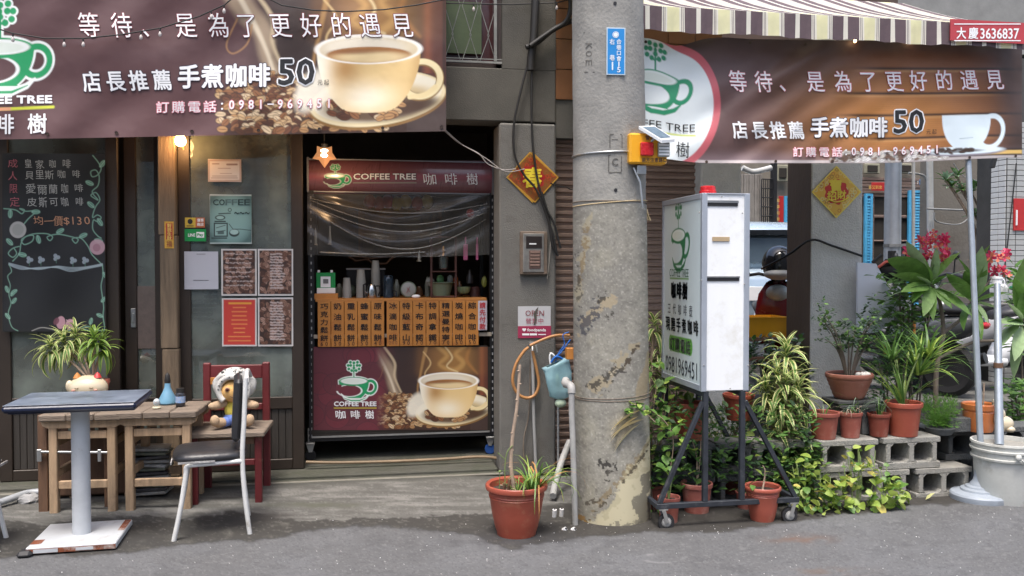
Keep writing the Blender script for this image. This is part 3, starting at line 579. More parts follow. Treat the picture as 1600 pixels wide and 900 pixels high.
# the hanging edge: the sheet's lower edge runs a little askew
def left_edge(f):
    def g_(x, y):
        x = np.asarray(x, float); y = np.asarray(y, float); low = 218-13*(x/697.0); t = (y+34)/248.0
        return f(x, np.where(True, -34+t*(low+34), y))
    return g_
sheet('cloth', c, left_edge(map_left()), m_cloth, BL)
m_tw = M('print white', (.82, .82, .82), .5, .03, 3, 0); m_tr = M('print dark red', (.22, .02, .03), .5, .03, 3, 0); m_tp = M('print pink', (.75, .25, .3), .5, .03, 3, 0); m_tk = M('print black', (.012, .012, .014), .5, .1, 3, 0); m_th = M('print halo', (.045, .03, .05), .5, .03, 3, 0)
def lettering(parent, items, mapf, mats, name='lettering', org=None):
    g = MB()
    for it in items:
        s, cx, cy, wd, ht, mi, off, lift = it[:8]; sh = it[8] if len(it) > 8 else 0
        letters(g, s, cx, cy, wd, ht, mapf(lift), off, mi, sh)
    return part(name, g, mats, parent, org=org)
items = []
for ch, x in zip('等待、是為了更好的遇見', (139, 190, 236, 290, 341, 386, 438, 486, 533, 578, 628)):
    y = 38+(x-139)*.006
    if ch == '爲': ch = '為'
    items.append((ch, x, y, 33, 40, 1, .022, .0035, -.15)); items.append((ch, x, y, 33, 40, 0, .004, .0055, -.15))
for ch, x in zip('店長推薦', (143, 180, 216, 253)): items += [(ch, x, 126-.01*(x-143), 29, 32, 4, .05, .0035, -.2), (ch, x, 126-.01*(x-143), 29, 32, 0, .018, .0055, -.2)]
for ch, x in zip('手煮咖啡', (295, 332, 369, 405)): items += [(ch, x, 120-.01*(x-295), 34, 37, 4, .06, .0035), (ch, x, 120-.01*(x-295), 34, 37, 0, .028, .0055)]
items += [('50', 463, 115, 55, 40, 0, .06, .0035), ('50', 463, 115, 55, 40, 3, .018, .0055)]
items += [('元', 500, 132, 8, 9, 3, 0, .005), ('起', 510, 132, 8, 9, 3, 0, .005)]
x = 254
for ch in '訂購電話': items += [(ch, x, 168, 20, 18, 2, .055, .0035), (ch, x, 168, 20, 18, 0, .0, .005)]; x += 24.7
items += [(':', 347, 168, 3, 11, 0, .02, .005)]
for i, ch in enumerate('0981-969451'):
    xx = 362+i*15.2; hh = 2 if ch == '-' else 14
    items += [(ch, xx, 166, 10 if ch != '1' else 5, hh, 2, .06, .0035), (ch, xx, 166, 10 if ch != '1' else 5, hh, 0, .014, .0055)]
items += [('COFFEE TREE', 7, 153, 148, 11.5, 0, .05, .005)]
for ch, x in zip('咖啡樹', (-45, 7, 58)): items.append((ch, x, 190, 30, 31, 0, .016, .005))
lettering(BL, items, lambda l: left_edge(map_left(l)), [m_tw, m_tr, m_tp, m_tk, m_th])
items = []; g = MB()
f = left_edge(map_left(.004))
for x in (74, 182, 300, 404, 499, 598, 690):
    P = f(np.array([x]), np.array([207.0]))[0]; g.lathe([(0, -.002), (.010, -.002), (.010, .001), (0, .001)], (0, 0, 0), 10)
    vs = g.v[-40:]; 
    for i in range(len(g.v)-40, len(g.v)): v = g.v[i]; g.v[i] = (P[0]+v[0], P[1]+v[2]-.001, P[2]+v[1])
part('eyelets', g, M('brass eyelet', (.05, .03, .02), .5, bump=0), BL)
# bar and canopy the banner is lashed to, above the picture
g = MB(); g.box(-5, PY(703, 0, YB).x, YB+.03, YF, 3.42, 3.46); g.tube([(-5, YB+.04, 3.34), (PY(703, 0, YB).x, YB+.04, 3.34)], .02)
solo('canopy', g, M('grey canopy sheet', (.2, .2, .2), .5), 'thin grey canopy above the left banner, out of sight from the street', 'canopy', (-1.5, YB, 3.4))
# ================================================================ RIGHT AWNING AND BANNER
YA = 4.74
m_aw = [M('awning maroon', (.115, .08, .09), .75, .1, 20, .1, trans=.15), M('awning yellow', (.82, .80, .50), .75, .06, 10, .1, trans=.35), M('awning cream', (.82, .80, .70), .75, .05, 10, .1, trans=.35)]
AW = thing('striped_awning', 'maroon and cream striped awning stretched above the right banner', 'awning', (3.3, YA, 2.7))
per = .307; pat = [(30, 2), (82, 0), (8, 2), (4, 0), (6, 2), (4, 0), (13, 2), (80, 1), (13, 2), (4, 0), (6, 2), (4, 0), (8, 2), (80, 0)]
xs = PY(1008, 30, YA).x-per; zf = PY(1200, 19, YA).z; zb = PY(1200, 56.5, YA).z; g = MB(); g2 = MB(); x = xs; xe = PY(1606, 30, YA).x; done = False
while not done:
    for w_, mi in pat:
        d = per*w_/342.0; xa, xb = x, min(x+d, xe); x += d
        if xb-xa < .0005: done = True; break
        for q in range(2):
            u0 = xa+(xb-xa)*q/2; u1 = xa+(xb-xa)*(q+1)/2
            wv = lambda u: .004*math.sin(u*23)+.003*math.sin(u*61); bz = lambda u: zb+.005*math.sin(u*9)-.003*math.sin(u*41)
            for a, b_ in ((0, .5), (.5, .93), (.93, 1)):
                g.add([(u0, YA+wv(u0)*b_, zf+(bz(u0)-zf)*b_), (u1, YA+wv(u1)*b_, zf+(bz(u1)-zf)*b_), (u1, YA+wv(u1)*a, zf+(bz(u1)-zf)*a), (u0, YA+wv(u0)*a, zf+(bz(u0)-zf)*a)], [(0, 1, 2, 3)], mi)
            for r in range(5):
                a, b_ = r/5, (r+1)/5; f_ = lambda t: (YA+.004+1.25*t, zf+.41*1.25*t-.03*math.sin(math.pi*t))
                (ya, za), (yb, zb_) = f_(a), f_(b_); g2.add([(u0, ya, za), (u1, ya, za), (u1, yb, zb_), (u0, yb, zb_)], [(0, 1, 2, 3)], mi)
part('valance', g, m_aw, AW); part('roof_cloth', g2, m_aw, AW)
g = MB(); g.tube([(xs, YA+.03, zf-.03), (xe, YA+.03, zf-.03)], .018); g.tube([(xe-.02, YA+.03, zf-.03), (xe-.02, YA+1.25, zf+.45)], .016)
for x in (1.6, 2.8, 4.0): g.tube([(x, YA+.03, zf-.03), (x, YA+1.2, zf+.40)], .012)
part('frame', g, M('awning frame', (.3, .3, .3), .5), AW)
x0, x1, z0, z1 = RB(1484, 33, 1600, 66, YA-.012); g = MB(); g.box(x0, x1, YA-.018, YA-.012, z0, z1); sg = part('red_sign', g, M('sign red', (.42, .045, .055), .5, .08, 6, 0), AW, org=((x0+x1)/2, YA-.015, z0))
mp = lambda l: plane_map(YA-.018, l)
g = MB()
for ch, x in zip('大慶', (1502, 1521)): letters(g, ch, x, 51.5, 15, 18, mp(.002), .02, 0)
letters(g, '3636837', 1562, 52.5, 60, 16, mp(.002), .016, 0)
for yy in (37.5, 63.5): letters(g, '-', 1543, yy, 104, 1.6, mp(.002), 0, 0)
part('lettering', g, m_tw, sg)
YR = 4.88
def wr_right(x, y):
    d1 = (x-1215)*.55+(y-90)*.84; d2 = (x-1160)*.35+(y-70)*.94; e = np.exp(-((x-1200)/90)**2)
    return .004*np.sin(d1*.16+x*.01)*np.exp(-((x-1240)/170)**2)+.003*np.sin(x*.11+y*.02)*np.exp(-((y-66)/22)**2)+.022*e*np.exp(-(d1/16)**2)-.018*e*np.exp(-((d1-26)/14)**2)+.012*np.exp(-((x-1130)/80)**2)*np.sin(d2*.09)+.008*np.sin(x*.011+2)*np.sin(y*.017)+.006*np.exp(-((x-1570)/40)**2)*np.sin(y*.05+x*.04)+.003*np.sin(x*.06-y*.05)
def warp_right(x, y):     # canvas rows 60..250 follow the sagging hems
    x = np.asarray(x, float); y = np.asarray(y, float); t = (y-60)/190
    top = 60+12*np.exp(-((x-1058)/30)**2)-2*np.exp(-((x-1130)/30)**2)+ (x-1100)*.014; bot = 245+10*ss(x, 1000, 1110)-8.5*ss(x, 1350, 1600)
    return x, top+(bot-top)*t
def map_right(off=0.0):
    def f(x, y):
        X, Y = warp_right(x, y); return PYv(X, Y, YR+wr_right(X, Y)-off)
    return f
p = PY(1300, 250, YR); BR = thing('shop_banner', 'shorter coffee banner with white logo disc hanging under the striped awning', 'banner', (p.x, YR, p.z))
c = Canvas(930, 60, 1597, 250, 1.35, '#5c4544')
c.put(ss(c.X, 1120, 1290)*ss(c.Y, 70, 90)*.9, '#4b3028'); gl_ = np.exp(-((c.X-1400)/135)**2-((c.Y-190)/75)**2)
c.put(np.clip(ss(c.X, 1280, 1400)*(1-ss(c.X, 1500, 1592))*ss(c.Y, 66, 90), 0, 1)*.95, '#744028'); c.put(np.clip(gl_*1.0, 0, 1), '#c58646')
grain = np.sin(c.Y*1.9+3*np.sin(c.X*.02))*.5+.5; c.put(grain*ss(c.X, 1300, 1400)*.12, '#3a1a0c')
for yb, x0 in ((103, 1320), (142, 1290), (176, 1290), (212, 1330)):
    c.put(np.exp(-((c.Y-yb-.004*(c.X-1400))/2.2)**2)*ss(c.X, x0, x0+60)*.95, '#241209'); c.put(np.exp(-((c.Y-yb-4)/2.0)**2)*ss(c.X, x0, x0+60)*(1-ss(c.X, 1500, 1590))*.25, '#f3bf80')
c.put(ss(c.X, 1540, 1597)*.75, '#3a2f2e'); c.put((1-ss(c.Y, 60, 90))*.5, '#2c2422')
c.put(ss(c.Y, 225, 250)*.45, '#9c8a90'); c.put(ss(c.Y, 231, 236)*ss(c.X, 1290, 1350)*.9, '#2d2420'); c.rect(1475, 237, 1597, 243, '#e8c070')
c.rect(930, 245.5, 1597, 250, '#cfc6c4', .8)
rr = random.Random(9)
for i in range(190): bean(c, rr.uniform(1300, 1480), rr.uniform(233, 246), 5, 2.4, rr.uniform(-.9, .3), rr.choice(['#f4f2ee', '#d8d2c8', '#8a7060', '#efeae0']))
# white cup
W_ = '#e4f3f8'; c.ell(1508, 237, 62, 7.5, '#8f8890'); c.ell(1508, 235, 60, 6.5, W_); c.ell(1495, 236, 40, 3, '#4a4446', .8)
for i in range(22): bean(c, rr.uniform(1462, 1520), rr.uniform(231, 238), 4, 1.8, rr.uniform(-.6, .6), '#4a3a30')
c.ring(1548, 206, 19, 26, 6, W_, 1, .25)
t = np.clip((c.Y-178)/52, 0, 1); hw = 38*np.sqrt(np.clip(1-(t*.88)**2.4, 0, 1)); d = np.maximum(np.abs(c.X-1510)-hw, np.maximum(178-c.Y, c.Y-231)); c.put(np.clip(.5-d/c.st, 0, 1), '#e6f4f9'); c.line([(1500, 216), (1520, 215)], 1, '#9db4bc')
# disc and logo
c.ell(1011, 162, 115, 115, '#c8626a'); c.ell(1011, 162, 104, 104, '#e6eeee')
logo_art(c, 1024, 119, 1.62, '#1c9164', None, '#e6eeee', 1.62/1.62*1.12)
c.line([(960, 208), (1086, 208)], 3, '#c2cc62')
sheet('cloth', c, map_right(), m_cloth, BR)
items = []
for ch, x in zip('等待、是為了更好的遇見', (1153, 1193, 1230, 1274, 1317, 1357, 1397, 1435, 1475, 1514, 1554)):
    y = 125+(x-1153)*-.012; items += [(ch, x, y, 27, 33, 2, .022, .0035, -.15), (ch, x, y, 27, 33, 0, 0, .006, -.15)]
for ch, x in zip('店長推薦', (1156, 1186, 1215, 1244)): items += [(ch, x, 199, 24, 27, 0, .02, .006, -.2)]
for ch, x in zip('手煮咖啡', (1281, 1311, 1342, 1372)): items += [(ch, x, 194, 29, 31, 4, .06, .0035), (ch, x, 194, 29, 31, 0, .028, .006)]
items += [('50', 1420, 186, 46, 35, 0, .06, .0035), ('50', 1420, 186, 46, 35, 3, .018, .006), ('元', 1451, 203, 7, 8, 3, 0, .006), ('起', 1460, 203, 7, 8, 3, 0, .006)]
x = 1247
for ch in '訂購電話': items += [(ch, x, 232.5, 16, 15, 2, .05, .0035), (ch, x, 232.5, 16, 15, 0, 0, .006)]; x += 20.3
items += [(':', 1322, 233, 2.5, 9, 0, .02, .006)]
for i, ch in enumerate('0981-969451'):
    xx = 1334+i*13; hh = 1.7 if ch == '-' else 12
    items += [(ch, xx, 232-.05*i, 8.5 if ch != '1' else 4, hh, 2, .05, .0035), (ch, xx, 232-.05*i, 8.5 if ch != '1' else 4, hh, 0, .014, .006)]
items += [('COFFEE TREE', 1024, 196, 124, 12, 3, .008, .006), ('樹', 1067, 231, 21, 26, 3, 0, .006), ('啡', 1028, 231, 21, 26, 3, 0, .006), ('咖', 990, 231, 21, 26, 3, 0, .006)]
lettering(BR, items, map_right, [m_tw, m_tr, m_tp, m_tk, m_th])
g = MB()
for x, y in ((1009, 66), (1104, 248), (1212, 247), (1301, 247), (1410, 247), (1515, 247), (1587, 247), (1172, 66), (1258, 67)):
    P = map_right(.003)(np.array([x]), np.array([float(y)]))[0]; k0 = len(g.v); g.lathe([(.004, 0), (.009, 0), (.009, .002), (.004, .002)], (0, 0, 0), 10)
    for i in range(k0, len(g.v)): v = g.v[i]; g.v[i] = (P[0]+v[0], P[1]-v[2], P[2]+v[1])
part('eyelets', g, M('brass eyelet', None), BR)

g = MB(); g.box(4.25, 8, 7.35, 7.6, 3.45, 6.5); solo('upper_storey', g, M('grey upper wall', (.2, .2, .19), .8), 'grey upper wall of the tiled building seen past the awning end', 'wall', (6, 7.4, 3.45))

g = MB(); g.box(2.31, 4.3, 6.4, 6.6, 2.78, 3.6); solo('arcade_beam', g, M('dark beam', (.07, .045, .035), .8), 'dark beam over the open passage behind the awning', 'beam', (3.3, 6.5, 2.78))
g = MB(); g.box(.5, 4.3, 8.5, 13, -.01, .43, .01); struct('courtyard_slab', g, m_apron)
m_dpipe = M('dirty cream pipe', (.16, .15, .12), .6, .2, 9, .2)
g = MB(); g.box(2.75, 9, 6.42, 8.49, -.01, .30, .01); struct('arcade_floor', g, m_apron)
g = MB(); g.box(-8, PY(-192, 450, YD).x, 5.8, 5.9, 0, zt-.01); part('wall', g, m_wall, B)
for i, (x, y) in enumerate(((1336, 64), (1427, 64))): P = PY(x, y, YR-.03); solo('fairy_bulb', MB().ball(P, (.009, .009, .011), 10, 8), EM('small bulb', (1, .6, .3), 5), ('orange' if i == 0 else 'paler') + (' tiny bulb glowing under the valance, left of the pair' if i == 0 else ' tiny bulb glowing under the valance, right of the pair'), 'bulb', P)
# ================================================================ ITEMS ON THE SHOPFRONT
def board(name, label, cat, x0, y0, x1, y1, Y, th=.004, canvas=None, mat=None, bmat=None, group=None, step=1.0, col='#ffffff'):
    X0, X1, Z0, Z1 = RB(x0, y0, x1, y1, Y); T = thing(name, label, cat, ((X0+X1)/2, Y, Z0), group)
    g = MB(); g.box(X0, X1, Y, Y+th, Z0, Z1); part('backing', g, bmat or m_tw, T)
    if canvas: sheet('print', canvas, lambda x, y: PYv(x, y, np.full(len(x), Y-.0015)), mat or VC('paper print', .6, 0, 0, 0, .03), T)
    return T
# chalkboard
YC = YD-.10
c = Canvas(4, 240, 164, 518, .8, '#15171a'); G1, G2, PK = '#7fa894', '#557f6c', '#b98e98'
c.put((np.sin(c.X*.05+c.Y*.013)*np.sin(c.Y*.031)+1)*.03, '#8a8f90')
def leafc(x, y, r, a, col=G2):
    w_ = c.win(x, y, r*2); w_.ell(x, y, r*1.15, r*.62, G1, .75, a); w_.ell(x, y, r*.8, r*.38, col, .9, a); w_.line([(x-math.cos(a)*r, y-math.sin(a)*r), (x+math.cos(a)*r, y+math.sin(a)*r)], .8, '#a9c9b8', .7); c.back(w_)
def vine(P, t=1.7, col=G1, al=.75):
    q = []
    for i in range(len(P)-1):
        p0 = P[max(i-1, 0)]; p1 = P[i]; p2 = P[i+1]; p3 = P[min(i+2, len(P)-1)]
        for k in range(6):
            u = k/6; q.append(tuple(.5*((2*p1[d])+(-p0[d]+p2[d])*u+(2*p0[d]-5*p1[d]+4*p2[d]-p3[d])*u*u+(-p0[d]+3*p1[d]-3*p2[d]+p3[d])*u**3) for d in (0, 1)))
    c.line(q+[P[-1]], t, col, al)
vine([(145, 243), (153, 253), (158, 263), (153, 273), (144, 276), (142, 268), (150, 266), (155, 276), (153, 290), (144, 300), (153, 312), (148, 310), (142, 305), (150, 301), (156, 312), (150, 322), (146, 332), (145, 340), (152, 336), (158, 340), (152, 346), (146, 344), (145, 358), (152, 368), (158, 372)])
for x, y, a in ((160, 256, -.9), (140, 286, .4), (142, 320, .7), (156, 347, 1.0), (154, 376, .2)): leafc(x, y, 6, a)
vine([(6, 326), (24, 328), (34, 334), (38, 328), (31, 326), (40, 330), (56, 330), (44, 342), (36, 352)]); leafc(16, 334, 6, 1.6); leafc(56, 331, 6, 0)
c.ell(28, 359, 13, 13, '#a9a7a2', .85); c.ell(28, 359, 9, 9, '#8a8c86', .7); c.ell(152, 386, 12, 12, '#b7949c', .85); c.ell(151, 387, 6, 6, '#8c5f6c', .6)
vine([(20, 408), (30, 396), (33, 380), (40, 370), (52, 368), (50, 377), (38, 382), (34, 374), (50, 366), (72, 365), (82, 370), (78, 376), (74, 370), (90, 366), (112, 370), (122, 374), (118, 380), (113, 373), (126, 372), (137, 384), (144, 398), (158, 412)])
for x, y, a in ((60, 374, 1.3), (94, 361, -.5), (130, 368, -.4), (15, 378, .8), (35, 398, .2)): leafc(x, y, 6, a)
vine([(30, 385), (20, 388), (13, 396), (20, 402), (26, 396), (22, 388)])
for k in range(4): vine([(14, 411+k), (34, 416+k*1.6), (60, 421-k), (88, 416+k*.7), (110, 418+k*2), (134, 417+k), (160, 412+k)], 1.4, '#a8b7bb', .6)
for x, y in ((46, 406), (64, 406), (88, 402), (114, 407), (133, 407)):
    for a in range(3): c.ell(x+3*math.cos(a*2.1), y+3*math.sin(a*2.1), 3, 3, '#a9b4bc', .6)
    c.line([(x, y), (x, y+9)], 1, G2, .7)
vine([(14, 413), (18, 424), (12, 432), (16, 446), (14, 460), (17, 474), (13, 490), (18, 510), (28, 517)], 1.4); vine([(160, 414), (161, 430), (158, 446), (160, 464), (162, 480), (161, 494), (163, 515), (150, 515), (138, 510), (128, 513), (140, 517), (120, 512), (105, 518)], 1.6)
for x, y, a in ((20, 458, -1), (11, 452, 1.2), (22, 470, -.9), (12, 494, .9), (22, 456, -.6), (164, 430, 1), (162, 468, -.8), (156, 493, .4), (142, 502, -1.3)): leafc(x, y, 5, a)
vine([(50, 517), (64, 512), (80, 514), (98, 520)], 1.5, '#a9a6a0'); vine([(110, 512), (120, 508), (126, 505)], 1.5, '#8e5f6c')
c.ell(95, 504, 7, 10, PK, .95, .1); c.ell(110, 507, 7.5, 8.5, PK, .95); c.ell(88, 502, 4, 6, '#6e4450', .9, .5); c.line([(104, 500), (107, 503), (112, 501)], 1.4, '#c9a3aa')
CB = board('chalkboard', 'black chalkboard with coffee names and chalk vines behind the left door glass', 'chalkboard', 4, 240, 164, 518, YC, .02, c, VC('chalk', .9, 0, 0, 0, .008), m_dark)
m_c1 = M('chalk white', (.36, .36, .34), .9, .35, 300, 0); m_c2 = M('chalk red', (.33, .10, .12), .9, .3, 300, 0); m_c3 = M('chalk orange', (.42, .22, .13), .9, .3, 300, 0)
g = MB(); mp = plane_map(YC, .004); jr = random.Random(2)
def hand(s, xs_, cy, sz, mi, sh=-.08, dy=0):
    for i, ch in enumerate(s): letters(g, ch, xs_[i], cy+dy*i+jr.uniform(-1, 1), sz*jr.uniform(.85, 1.05), sz*jr.uniform(.9, 1.15), mp, .004, mi, sh+jr.uniform(-.06, .06), rot=jr.uniform(-.06, .06))
hand('成人限定', (20, 20, 21, 23), 254, 15, 1, 0, 20)
hand('皇家', (44, 62), 256, 14, 0); hand('咖啡', (82, 104), 256, 13, 0); hand('貝里斯', (46, 62, 77), 273, 14, 0); hand('咖啡', (96, 119), 271, 13, 0)
hand('愛爾蘭', (48, 66, 83), 295, 16, 0); hand('咖啡', (101, 123), 294, 14, 0); hand('皮斯可', (50, 67, 84), 316, 15, 0); hand('咖啡', (101, 124), 314, 14, 0)
hand('均一價', (60, 76, 91), 345, 15, 2); hand('$130', (104, 114, 124, 136), 345, 12, 2)
part('lettering', g, [m_c1, m_c2, m_c3], CB)
# posters on the right door glass
YP = YD-.024
def menu(x0, y0, x1, y1, seed, label, kind='beans', Y=YP):
    r = random.Random(seed); c = Canvas(x0, y0, x1, y1, .8, '#c9c6c2'); b = 2.2
    if kind == 'red':
        c.rect(x0+b, y0+b, x1-b, y1-b, '#b93a30'); yy = y0+8; c.rect(x0+10, yy-1.6, x1-8, yy+1.4, '#d79a3a', .9)
        for i in range(9): yy += (y1-y0-14)/9.4; w_ = r.uniform(8, 14) if i < 7 else 17; c.line([((x0+x1)/2-w_, yy), ((x0+x1)/2+w_, yy)], 2, '#d98a4a', .75)
    else:
        c.rect(x0+b, y0+b, x1-b, y1-b, '#33221c')
        for i in range(170): bean(c, r.uniform(x0+4, x1-4), r.uniform(y0+4, y1-4), 4, 2.5, r.uniform(0, 3), r.choice(['#6e4c3c', '#8b6a5a', '#4a3026', '#a58474']))
        c.rect(x0-1, y0-1, x1+1, y0+b, '#c9c6c2'); c.rect(x0-1, y1-b, x1+1, y1+1, '#c9c6c2'); c.rect(x0-1, y0, x0+b, y1, '#c9c6c2'); c.rect(x1-b, y0, x1+1, y1, '#c9c6c2')
        yy = y0+8; ctr = kind == 'beans'
        while yy < y1-9:
            xx = x0+7 if not ctr else x0+20
            while xx < x1-(10 if not ctr else 16): l = r.uniform(1.5, 4); c.line([(xx, yy+r.uniform(-.8, .8)), (xx+l, yy+r.uniform(-.8, .8))], 2.4 if ctr else 1.6, '#c6bab6', .7); xx += l+2.2
            yy += 4.4 if ctr else 7
    return board('menu_poster', label, 'poster', x0, y0, x1, y1, Y, .002, c, VC('laminate', .35, 0, .1, 0, .03))
menu(346, 389, 401, 462, 1, 'menu poster of white lines over coffee beans, directly above the red one', 'lines'); menu(403, 389, 458, 462, 2, 'bean-patterned menu poster, upper of the two beside the door handle')
menu(347, 466, 401, 541, 3, 'red menu poster with gold lines on the door glass', 'red'); menu(403, 465, 458, 541, 4, 'bean-patterned menu poster to the right of the red one')
menu(296, 452, 347, 518, 5, 'dark menu poster peeping out below the plain white sheet', 'lines', YD+.012)
T = board('notice_sheet', 'plain white notice sheet taped left of the menus', 'paper', 288, 393, 341, 452, YP-.004, .001, None, None, M('white paper', (.44, .45, .49), .6, .04, 3, 0)); g = MB(); letters(g, '-', 314, 397, 14, .6, plane_map(YP-.004, .002), 0, 0); letters(g, '-', 314, 438, 24, .7, plane_map(YP-.004, .002), 0, 0); part('lettering', g, m_tk, T)
c = Canvas(325, 249, 377, 284, .7, '#b09c92'); c.rect(328, 252, 374, 281, '#c9c2bd'); c.ring(351, 266, 60, 40, .1, '#8a6a5a')
for (a, b_, y, t) in ((332, 342, 256, 1.6), (355, 370, 257, 3), (341, 360, 263, 1), (344, 362, 271, .8), (332, 370, 275, 1), (330, 371, 278, 1)): c.line([(a, y), (b_, y)], t, '#7a5a4e', .8)
board('certificate', 'small framed pink certificate high on the right door glass', 'certificate', 325, 249, 377, 284, YP, .002, c)
c = Canvas(328, 304, 393, 381, .7, '#7fa5a0'); c.put(np.clip(np.hypot((c.X-360)/38, (c.Y-342)/44)**4, 0, 1)*.8, '#2e4c4c'); c.rect(328, 304, 393, 306, '#a9b8b4'); c.rect(328, 379, 393, 381, '#a9b8b4')
K = '#1f3232'
c.line([(342, 334), (360, 333)], 1.6, K); c.ring(359, 328, 2.5, 2.5, 1, K); c.ell(344, 340, 8, 4, K); c.ell(344, 340, 6, 2.6, '#8fb3ad'); c.line([(336, 346), (352, 346)], 2, K); c.rect(334, 348, 356, 370, K); c.rect(336, 350, 354, 368, '#86aaa5'); c.line([(338, 356), (352, 352)], 1, K); c.line([(338, 362), (352, 360)], 1, K); c.rect(340, 361, 350, 366, K, .8)
c.ell(366, 364, 8, 6, K); c.ell(366, 362.5, 6.6, 4, '#9dbdb8'); c.line([(358, 350), (364, 358), (376, 358), (392, 360)], 1, K); c.line([(331, 372), (354, 372)], 2, K)
CP = board('coffee_poster', 'teal vintage coffee poster with a drawn grinder on the door glass', 'poster', 328, 304, 393, 381, YP, .002, c)
g = MB()
for i, ch in enumerate('COFFEE'): letters(g, ch, 337+i*9.8, 316, 8.4, 9, plane_map(YP-.0015, .002), .02, 0 if i in (0, 1, 4, 5) else 1)
letters(g, '~~~', 378, 333, 24, 4, plane_map(YP-.0015, .002), 0, 0); part('lettering', g, [M('dark teal ink', (.02, .05, .05), .6, 0, 3, 0), M('pale teal ink', (.09, .16, .155), .6, 0, 3, 0)], CP)
T = board('payment_sticker', 'yellow and orange square sticker on the right door glass', 'sticker', 289, 340, 305.5, 355.5, YP, .001, None, None, M('sticker yellow', (.55, .40, .05), .4, .05, 3, 0)); X0, X1, Z0, Z1 = RB(305.5, 340, 320, 355.5, YP); g = MB(); g.box(X0, X1, YP-.0005, YP+.001, Z0, Z1); part('orange_half', g, M('sticker orange', (.42, .12, .04), .4, .05, 3, 0), T)
g = MB(); letters(g, '●', 297, 346, 8, 8, plane_map(YP, .002), 0, 0); letters(g, '-', 297, 353, 11, 1.2, plane_map(YP, .002), 0, 0); letters(g, '優惠', 313, 344, 10, 5, plane_map(YP, .002), .02, 1); letters(g, '商店', 313, 350.5, 10, 5, plane_map(YP, .002), .02, 1); part('lettering', g, [m_tk, m_tw], T)
T = board('payment_sticker', 'green payment sticker below the yellow and orange one', 'sticker', 288.5, 358, 322, 377, YP, .001, None, None, M('sticker green', (.01, .26, .06), .4, .05, 3, 0)); X0, X1, Z0, Z1 = RB(307, 362.5, 319, 371.5, YP)
g = MB(); g.box(X0, X1, YP-.001, YP, Z0, Z1); part('white_field', g, m_tw, T); g = MB(); letters(g, 'LINE', 299.5, 367.3, 11, 4.6, plane_map(YP, .002), .03, 0); letters(g, 'Pay', 313, 367.3, 9, 5.2, plane_map(YP, .003), .03, 1); part('lettering', g, [m_tw, M('sticker green', None)], T)
T = board('couplet_strip', 'tiny red and gold couplet strip on the weathered post', 'decoration', 257, 346, 271.5, 388, YD-.104, .002, None, None, M('gold paper', (.6, .33, .05), .4, .2, 60, 0, metal=.2)); X0, X1, Z0, Z1 = RB(259.5, 349, 269.5, 374, YD-.104); g = MB(); g.box(X0, X1, YD-.1055, YD-.104, Z0, Z1); part('red_field', g, M('couplet red', (.40, .02, .02), .5, .1, 20, 0), T)
g = MB()
for i, ch in enumerate('對我生財'): letters(g, ch, 264.5, 352.5+i*6.6, 7, 6.4, plane_map(YD-.1055, .002), .03, 0)
letters(g, '福', 264.5, 381, 9, 9, plane_map(YD-.104, .002), .0, 1); part('lettering', g, [M('gold ink', (.75, .5, .12), .4, .1, 3, 0), m_tr], T)
# ---------------------------------------------------------------- pillar items
YQ = YF-.016
T = board('open_sign', 'small OPEN sign, white over crimson, cracked and fixed to the grey pillar', 'sign', 809.5, 478.5, 860.5, 527.5, YQ, .004, None, None, M('sign white', (.50, .50, .51), .4, .04, 3, 0)); X0, X1, Z0, Z1 = RB(809.2, 509.3, 861, 528, YQ-.001)
g = MB(); g.box(X0, X1, YQ-.002, YQ, Z0, Z1); part('crimson_band', g, M('crimson', (.33, .035, .085), .4, .08, 5, 0), T)
g = MB(); mp = plane_map(YQ, .004); letters(g, 'OPEN', 835.5, 489.3, 29, 8.5, mp, -.004, 0)
for i, ch in enumerate('營業中'): letters(g, ch, 826+i*9.5, 501.3, 9, 9, mp, .01, 1)
letters(g, '♥', 819, 515.5, 6, 5, mp, 0, 2); letters(g, 'foodpanda', 838.5, 516.2, 29, 6, mp, .02, 2); letters(g, '-', 821.5, 522.5, 11, 3, mp, 0, 2); letters(g, '-', 833.5, 522.5, 11, 3, mp, 0, 2); letters(g, '-', 847, 522.7, 12, 1.6, mp, 0, 2)
cr = MB(); P = [PY(x, y, YQ-.005) for x, y in ((841.5, 479), (838.5, 490), (838.5, 499), (836, 508), (833.5, 508), (835.5, 499), (833.5, 491), (837, 484))]; cr.add(P, [tuple(reversed(range(8)))]); part('crack', cr, m_wall, T)
part('lettering', g, [m_tr, M('crimson', None), m_tw], T)
# door-phone box
x0, x1, z0, z1 = RB(812, 362, 854, 429, YQ); T = thing('intercom_panel', 'weathered steel intercom box on the grey pillar above the OPEN sign', 'intercom', ((x0+x1)/2, YQ, z0))
g = MB(); g.box(x0, x1, YQ-.03, YF, z0, z1, .004); part('housing', g, M('old brown metal', (.16, .12, .09), .6, .3, 20, .2, metal=.3), T)
def fb(name, px0, py0, px1, py1, Y, th, mat, bev=.002): X0, X1, Z0, Z1 = RB(px0, py0, px1, py1, Y); g = MB(); g.box(X0, X1, Y, Y+th, Z0, Z1, bev); return part(name, g, mat, T)
fb('face_plate', 817.5, 365, 850, 425, YQ-.036, .01, M('worn steel', (.35, .34, .32), .35, .2, 20, .05, metal=.7)); fb('display', 822, 369, 847, 388, YQ-.039, .006, M('black glass', (.03, .025, .025), .2, 0, 3, 0)); fb('speaker_field', 827, 391, 845, 420, YQ-.039, .006, M('brown plastic', (.1, .06, .05), .5))
for i in range(5): fb('button', 828.5, 393+i*5, 843.5, 396+i*5, YQ-.042, .006, M('copper button', (.3, .2, .16), .4, metal=.4), .001)
fb('name_tag', 827, 380, 838, 382, YQ-.040, .003, m_tw, 0)
